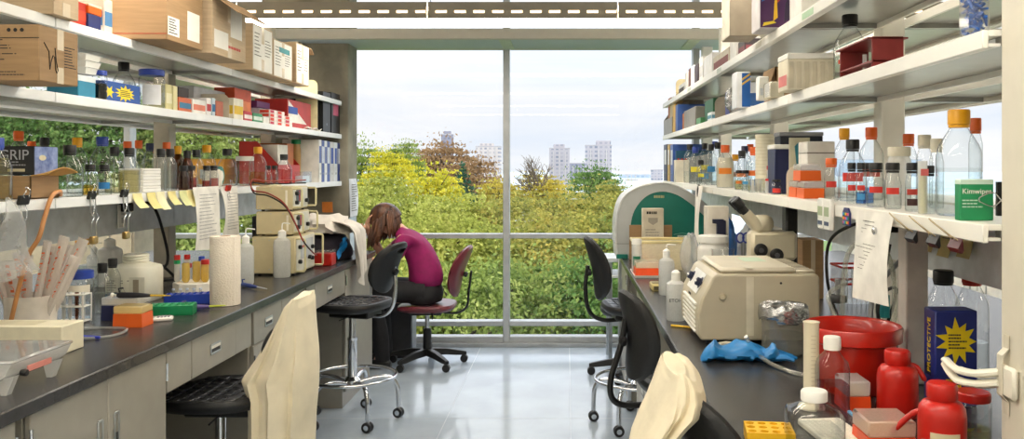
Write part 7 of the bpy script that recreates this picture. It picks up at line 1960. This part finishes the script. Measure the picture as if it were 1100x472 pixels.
# yellow rack
t = thing('tube_rack', 'bright yellow foam tube rack with round holes at the worktop front', 'rack', (.434, 1.80, z), -.12)
hm = mat('yellow_foam', 'e8b41c', .6, 0, .05)
b = MB(); b.box(-.05, -.042, 0, .05, .042, .008, .002)
for a in ((-.05, -.042, .008, .05, -.040, .030), (-.05, .040, .008, .05, .042, .030), (-.05, -.040, .008, -.048, .040, .030), (.048, -.040, .008, .05, .040, .030)): b.box(*a)
nx_, ny_, nq = 4, 3, 24
for i in range(nx_):
    for j in range(ny_):
        cw, cd = .10 / nx_, .084 / ny_; ox, oy = -.05 + cw * (i + .5), -.042 + cd * (j + .5)
        k = len(b.v); R_ = .0092
        for ring in range(3):
            for q in range(nq):
                a = 2 * PI * q / nq; c_, s_ = math.cos(a), math.sin(a)
                if ring == 0: f_ = 1 / max(abs(c_), abs(s_)); b.v.append((ox + c_ * f_ * cw / 2, oy + s_ * f_ * cd / 2, .0305))
                else: b.v.append((ox + c_ * R_, oy + s_ * R_, .0305 if ring == 1 else .008))
        for ring in range(2):
            for q in range(nq): b.f.append((k + ring * nq + q, k + ring * nq + (q + 1) % nq, k + (ring + 1) * nq + (q + 1) % nq, k + (ring + 1) * nq + q))
b.build('rack_body', hm, t, sharp=30)
# red wash bottles
red_b = mat('red_polyethylene', 'bf1c12', .35, 0, .05, coat=.1)
def red_bottle(label, x, y, r, h, noz, lab=None):
    t = thing('wash_bottle', label, 'bottle', (x, y, z), 0, 'red wash bottles')
    MB().lathe([(r * .92, 0), (r, .008), (r, h * .58), (r * .95, h * .68), (r * .8, h * .745), (r * .56, h * .775), (r * .54, h * .79)], 32).build('plastic_body', red_b, t)
    MB().lathe([(r * .6, h * .785), (r * .63, h * .80), (r * .63, h * .955), (r * .57, h * .985), (r * .3, h)], 32, wob=lambda a, q: .015 * math.sin(22 * a)).build('cap', red_b, t)
    MB().tube(bent([Vector(p) for p in noz], 5), [.0075] + [.0062] * (5 * (len(noz) - 1) - 1) + [.003], 10).build('nozzle', red_b, t)
    if lab:
        a = math.atan2(-y, -x) + .15
        l_ = curved_patch(t, 'paper_label', plain('d8cba8', .6), r * 1.008, h * .17, h * .42, a - .62, a + .62)
        text(lab, r * .46, 'handwriting', plain('77706a', .6), l_, (r * 1.03 * math.cos(a), r * 1.03 * math.sin(a), h * .3), (PI / 2, 0, a + PI / 2))
    return t
red_bottle('red wash bottle with its nozzle bent aside, standing before the red bin', .785, 1.99, .047, .158, [(.02, .01, .12), (.045, .0, .115), (.06, -.015, .085)])
red_bottle('red wash bottle with a handwritten cream label at the worktop front', .752, 1.68, .046, .160, [(-.02, -.0, .105), (-.05, .02, .09), (-.085, .04, .045)], '70% EtOH')
t = thing('bottle_cap', 'spare red screw cap with a stub nozzle behind the labelled red bottle', 'cap', (.835, 1.86, z + .0))
MB().lathe([(.022, 0), (.023, .004), (.023, .10), (.018, .108)], 20).build('cap_body', red_b, t); MB().tube([(.02, 0, .09), (.06, -.02, .09)], [.011, .013], 10).build('nozzle', red_b, t)
tipbox('orange tip box with a cloudy lid behind the red bottles', .70, 2.055, z, .06, .09, .075, mat('bright_orange_plastic', ''), frost_lid, .5)
tipbox('orange tip box with a clear pinkish lid between the two red bottles', .665, 1.76, z, .10, .10, .07, mat('bright_orange_plastic', ''), glass('pink_lid', (.93, .82, .78), (.6, .5, .48), 1., .1, .5, (.88, .7, .64)), .5)
t = thing('well_plate', 'pale grid well plate lying in front of the orange tip boxes', 'plate', (.585, 1.85, z), .1)
MB().box(-.05, -.085, 0, .05, .075, .014, .003).build('plate_body', plain('ddd6c6', .5), t)
g = MB()
for i in range(8):
    for j in range(12): g.tube([(-.042 + i * .012 + .0042 * math.cos(a), -.077 + j * .0125 + .0042 * math.sin(a), .0145) for a in [2 * PI * q / 8 for q in range(8)]], .0009, 4, True)
g.build('well_rim', plain('f0ebe0', .4), t)['kind'] = 'stuff'
t = thing('tip_strip', 'strip of clear tubes with light blue caps at the end of the well plate', 'tube strip', (.655, 1.91, z))
for i in range(8): MB().lathe([(.002, 0), (.004, .012), (.0045, .02)], 10, (0, -.045 + i * .011, 0)).build('tube_body', acryl, t)
for i in range(8): MB().lathe([(.0048, .0203), (.005, .023), (.004, .025)], 10, (0, -.045 + i * .011, 0)).build('cap', plain('6aa0c8', .4), t)
# blue glove box with starburst
x0, x1, y0_, y1_ = .905, 1.01, 2.06, 2.125; zt = up(334, y0_)
t, b_, hx, hy, h = box_thing('glove_box', 'tall blue box with a big yellow starburst standing by the end panel', 'box', x0, x1, y0_, y1_, z, zt, plain('23307e', .4), .003)
ym = mat('yellow_print', '')
MB().prism([(a + hx * .05, c + h * .68) for a, c in starburst(11, .030, .052, .98, 1.1)], -hy - .001, -hy + .0004, 'y').build('starburst', ym, t)
for q in range(5): print_lines(t, 'y', -.02, .026, h * .68 - .02 + q * .008, h * .68 - .012 + q * .008, 1, plain('3a3a30', .6), -hy - .0014, q, .45)
text('PROTECTIVE', .024, 'lettering', ym, t, (-hx - .0008, 0, h * .62), (PI / 2, PI / 2, -PI / 2) if False else (0, -PI / 2, 0), ex=.0005)
text('ZINE', .03, 'lettering', ym, t, (-hx * .35, -hy - .0012, h * .16), (PI / 2, -.5, 0)) if False else None
print_lines(t, 'y', -hx * .5, hx * .5, h * .12, h * .3, 3, ym, -hy - .0008, 6, .6)
MB().box(-hx - .0008, -hy * .3, h * .3, -hx + .0005, hy * .6, h * .42, .0002).build('opening', plain('10163a', .6), t)
sbottle_y = cbottle(1010, 440, 292, 30, 'k', 'clear bottle with a black cap behind the tall blue box', liq='clear', lv=.3) if False else None
bottle_at('reagent_bottle', 'clear bottle with a black cap behind the tall blue box', 1.06, 2.36, z, .045, .30, 'k', liq='clear', lv=.3, capr=.02)
bottle_at('reagent_bottle', 'clear bottle half hidden between the tall blue box and the end panel', 1.17, 2.42, z, .045, .29, 'r', liq='clear', lv=.3, capr=.02)
bottle_at('glass_jar', 'clear jar with a red lid and yellow scraps against the end panel', .855, 1.765, z, .036, .118, 'r', 'jar', liq='straw', lv=.35)
# hook fixed to the end panel
t = thing('hook', 'cream moulded double hook taped to the end panel', 'hook', (.8285, 1.38, 1.12))
def PH(px, py, X=.829): D = dist(px, X); return Vector((X, D, up(py, D))) - Vector((.8285, 1.38, 1.12))
base = PH(1085, 410)
MB().box(-.012, base.y - .035, base.z - .03, 0, base.y + .03, base.z + .03, .006).build('mount', cream_paint, t)
for o_ in (0, -.02):
    MB().tube(bent([base + Vector((-.006, .02, .012 + o_)), base + Vector((-.035, .06, .0 + o_)), base + Vector((-.055, .10, .0 + o_)), base + Vector((-.06, .14, .012 + o_ * .4))], 6), [.016] * 6 + [.013] * 6 + [.010] * 6 + [.005], 10, False, .55).build('hook_arm', cream_paint, t)
MB().sheet(lambda u, v: (-.001 - .0125 * (v > .2) * (v < .8), base.y + .02 * (u - .5) + .01, base.z + .085 - .15 * v), 3, 12, .0006).build('tape_strip', plain('ddd6c4', .25), t)
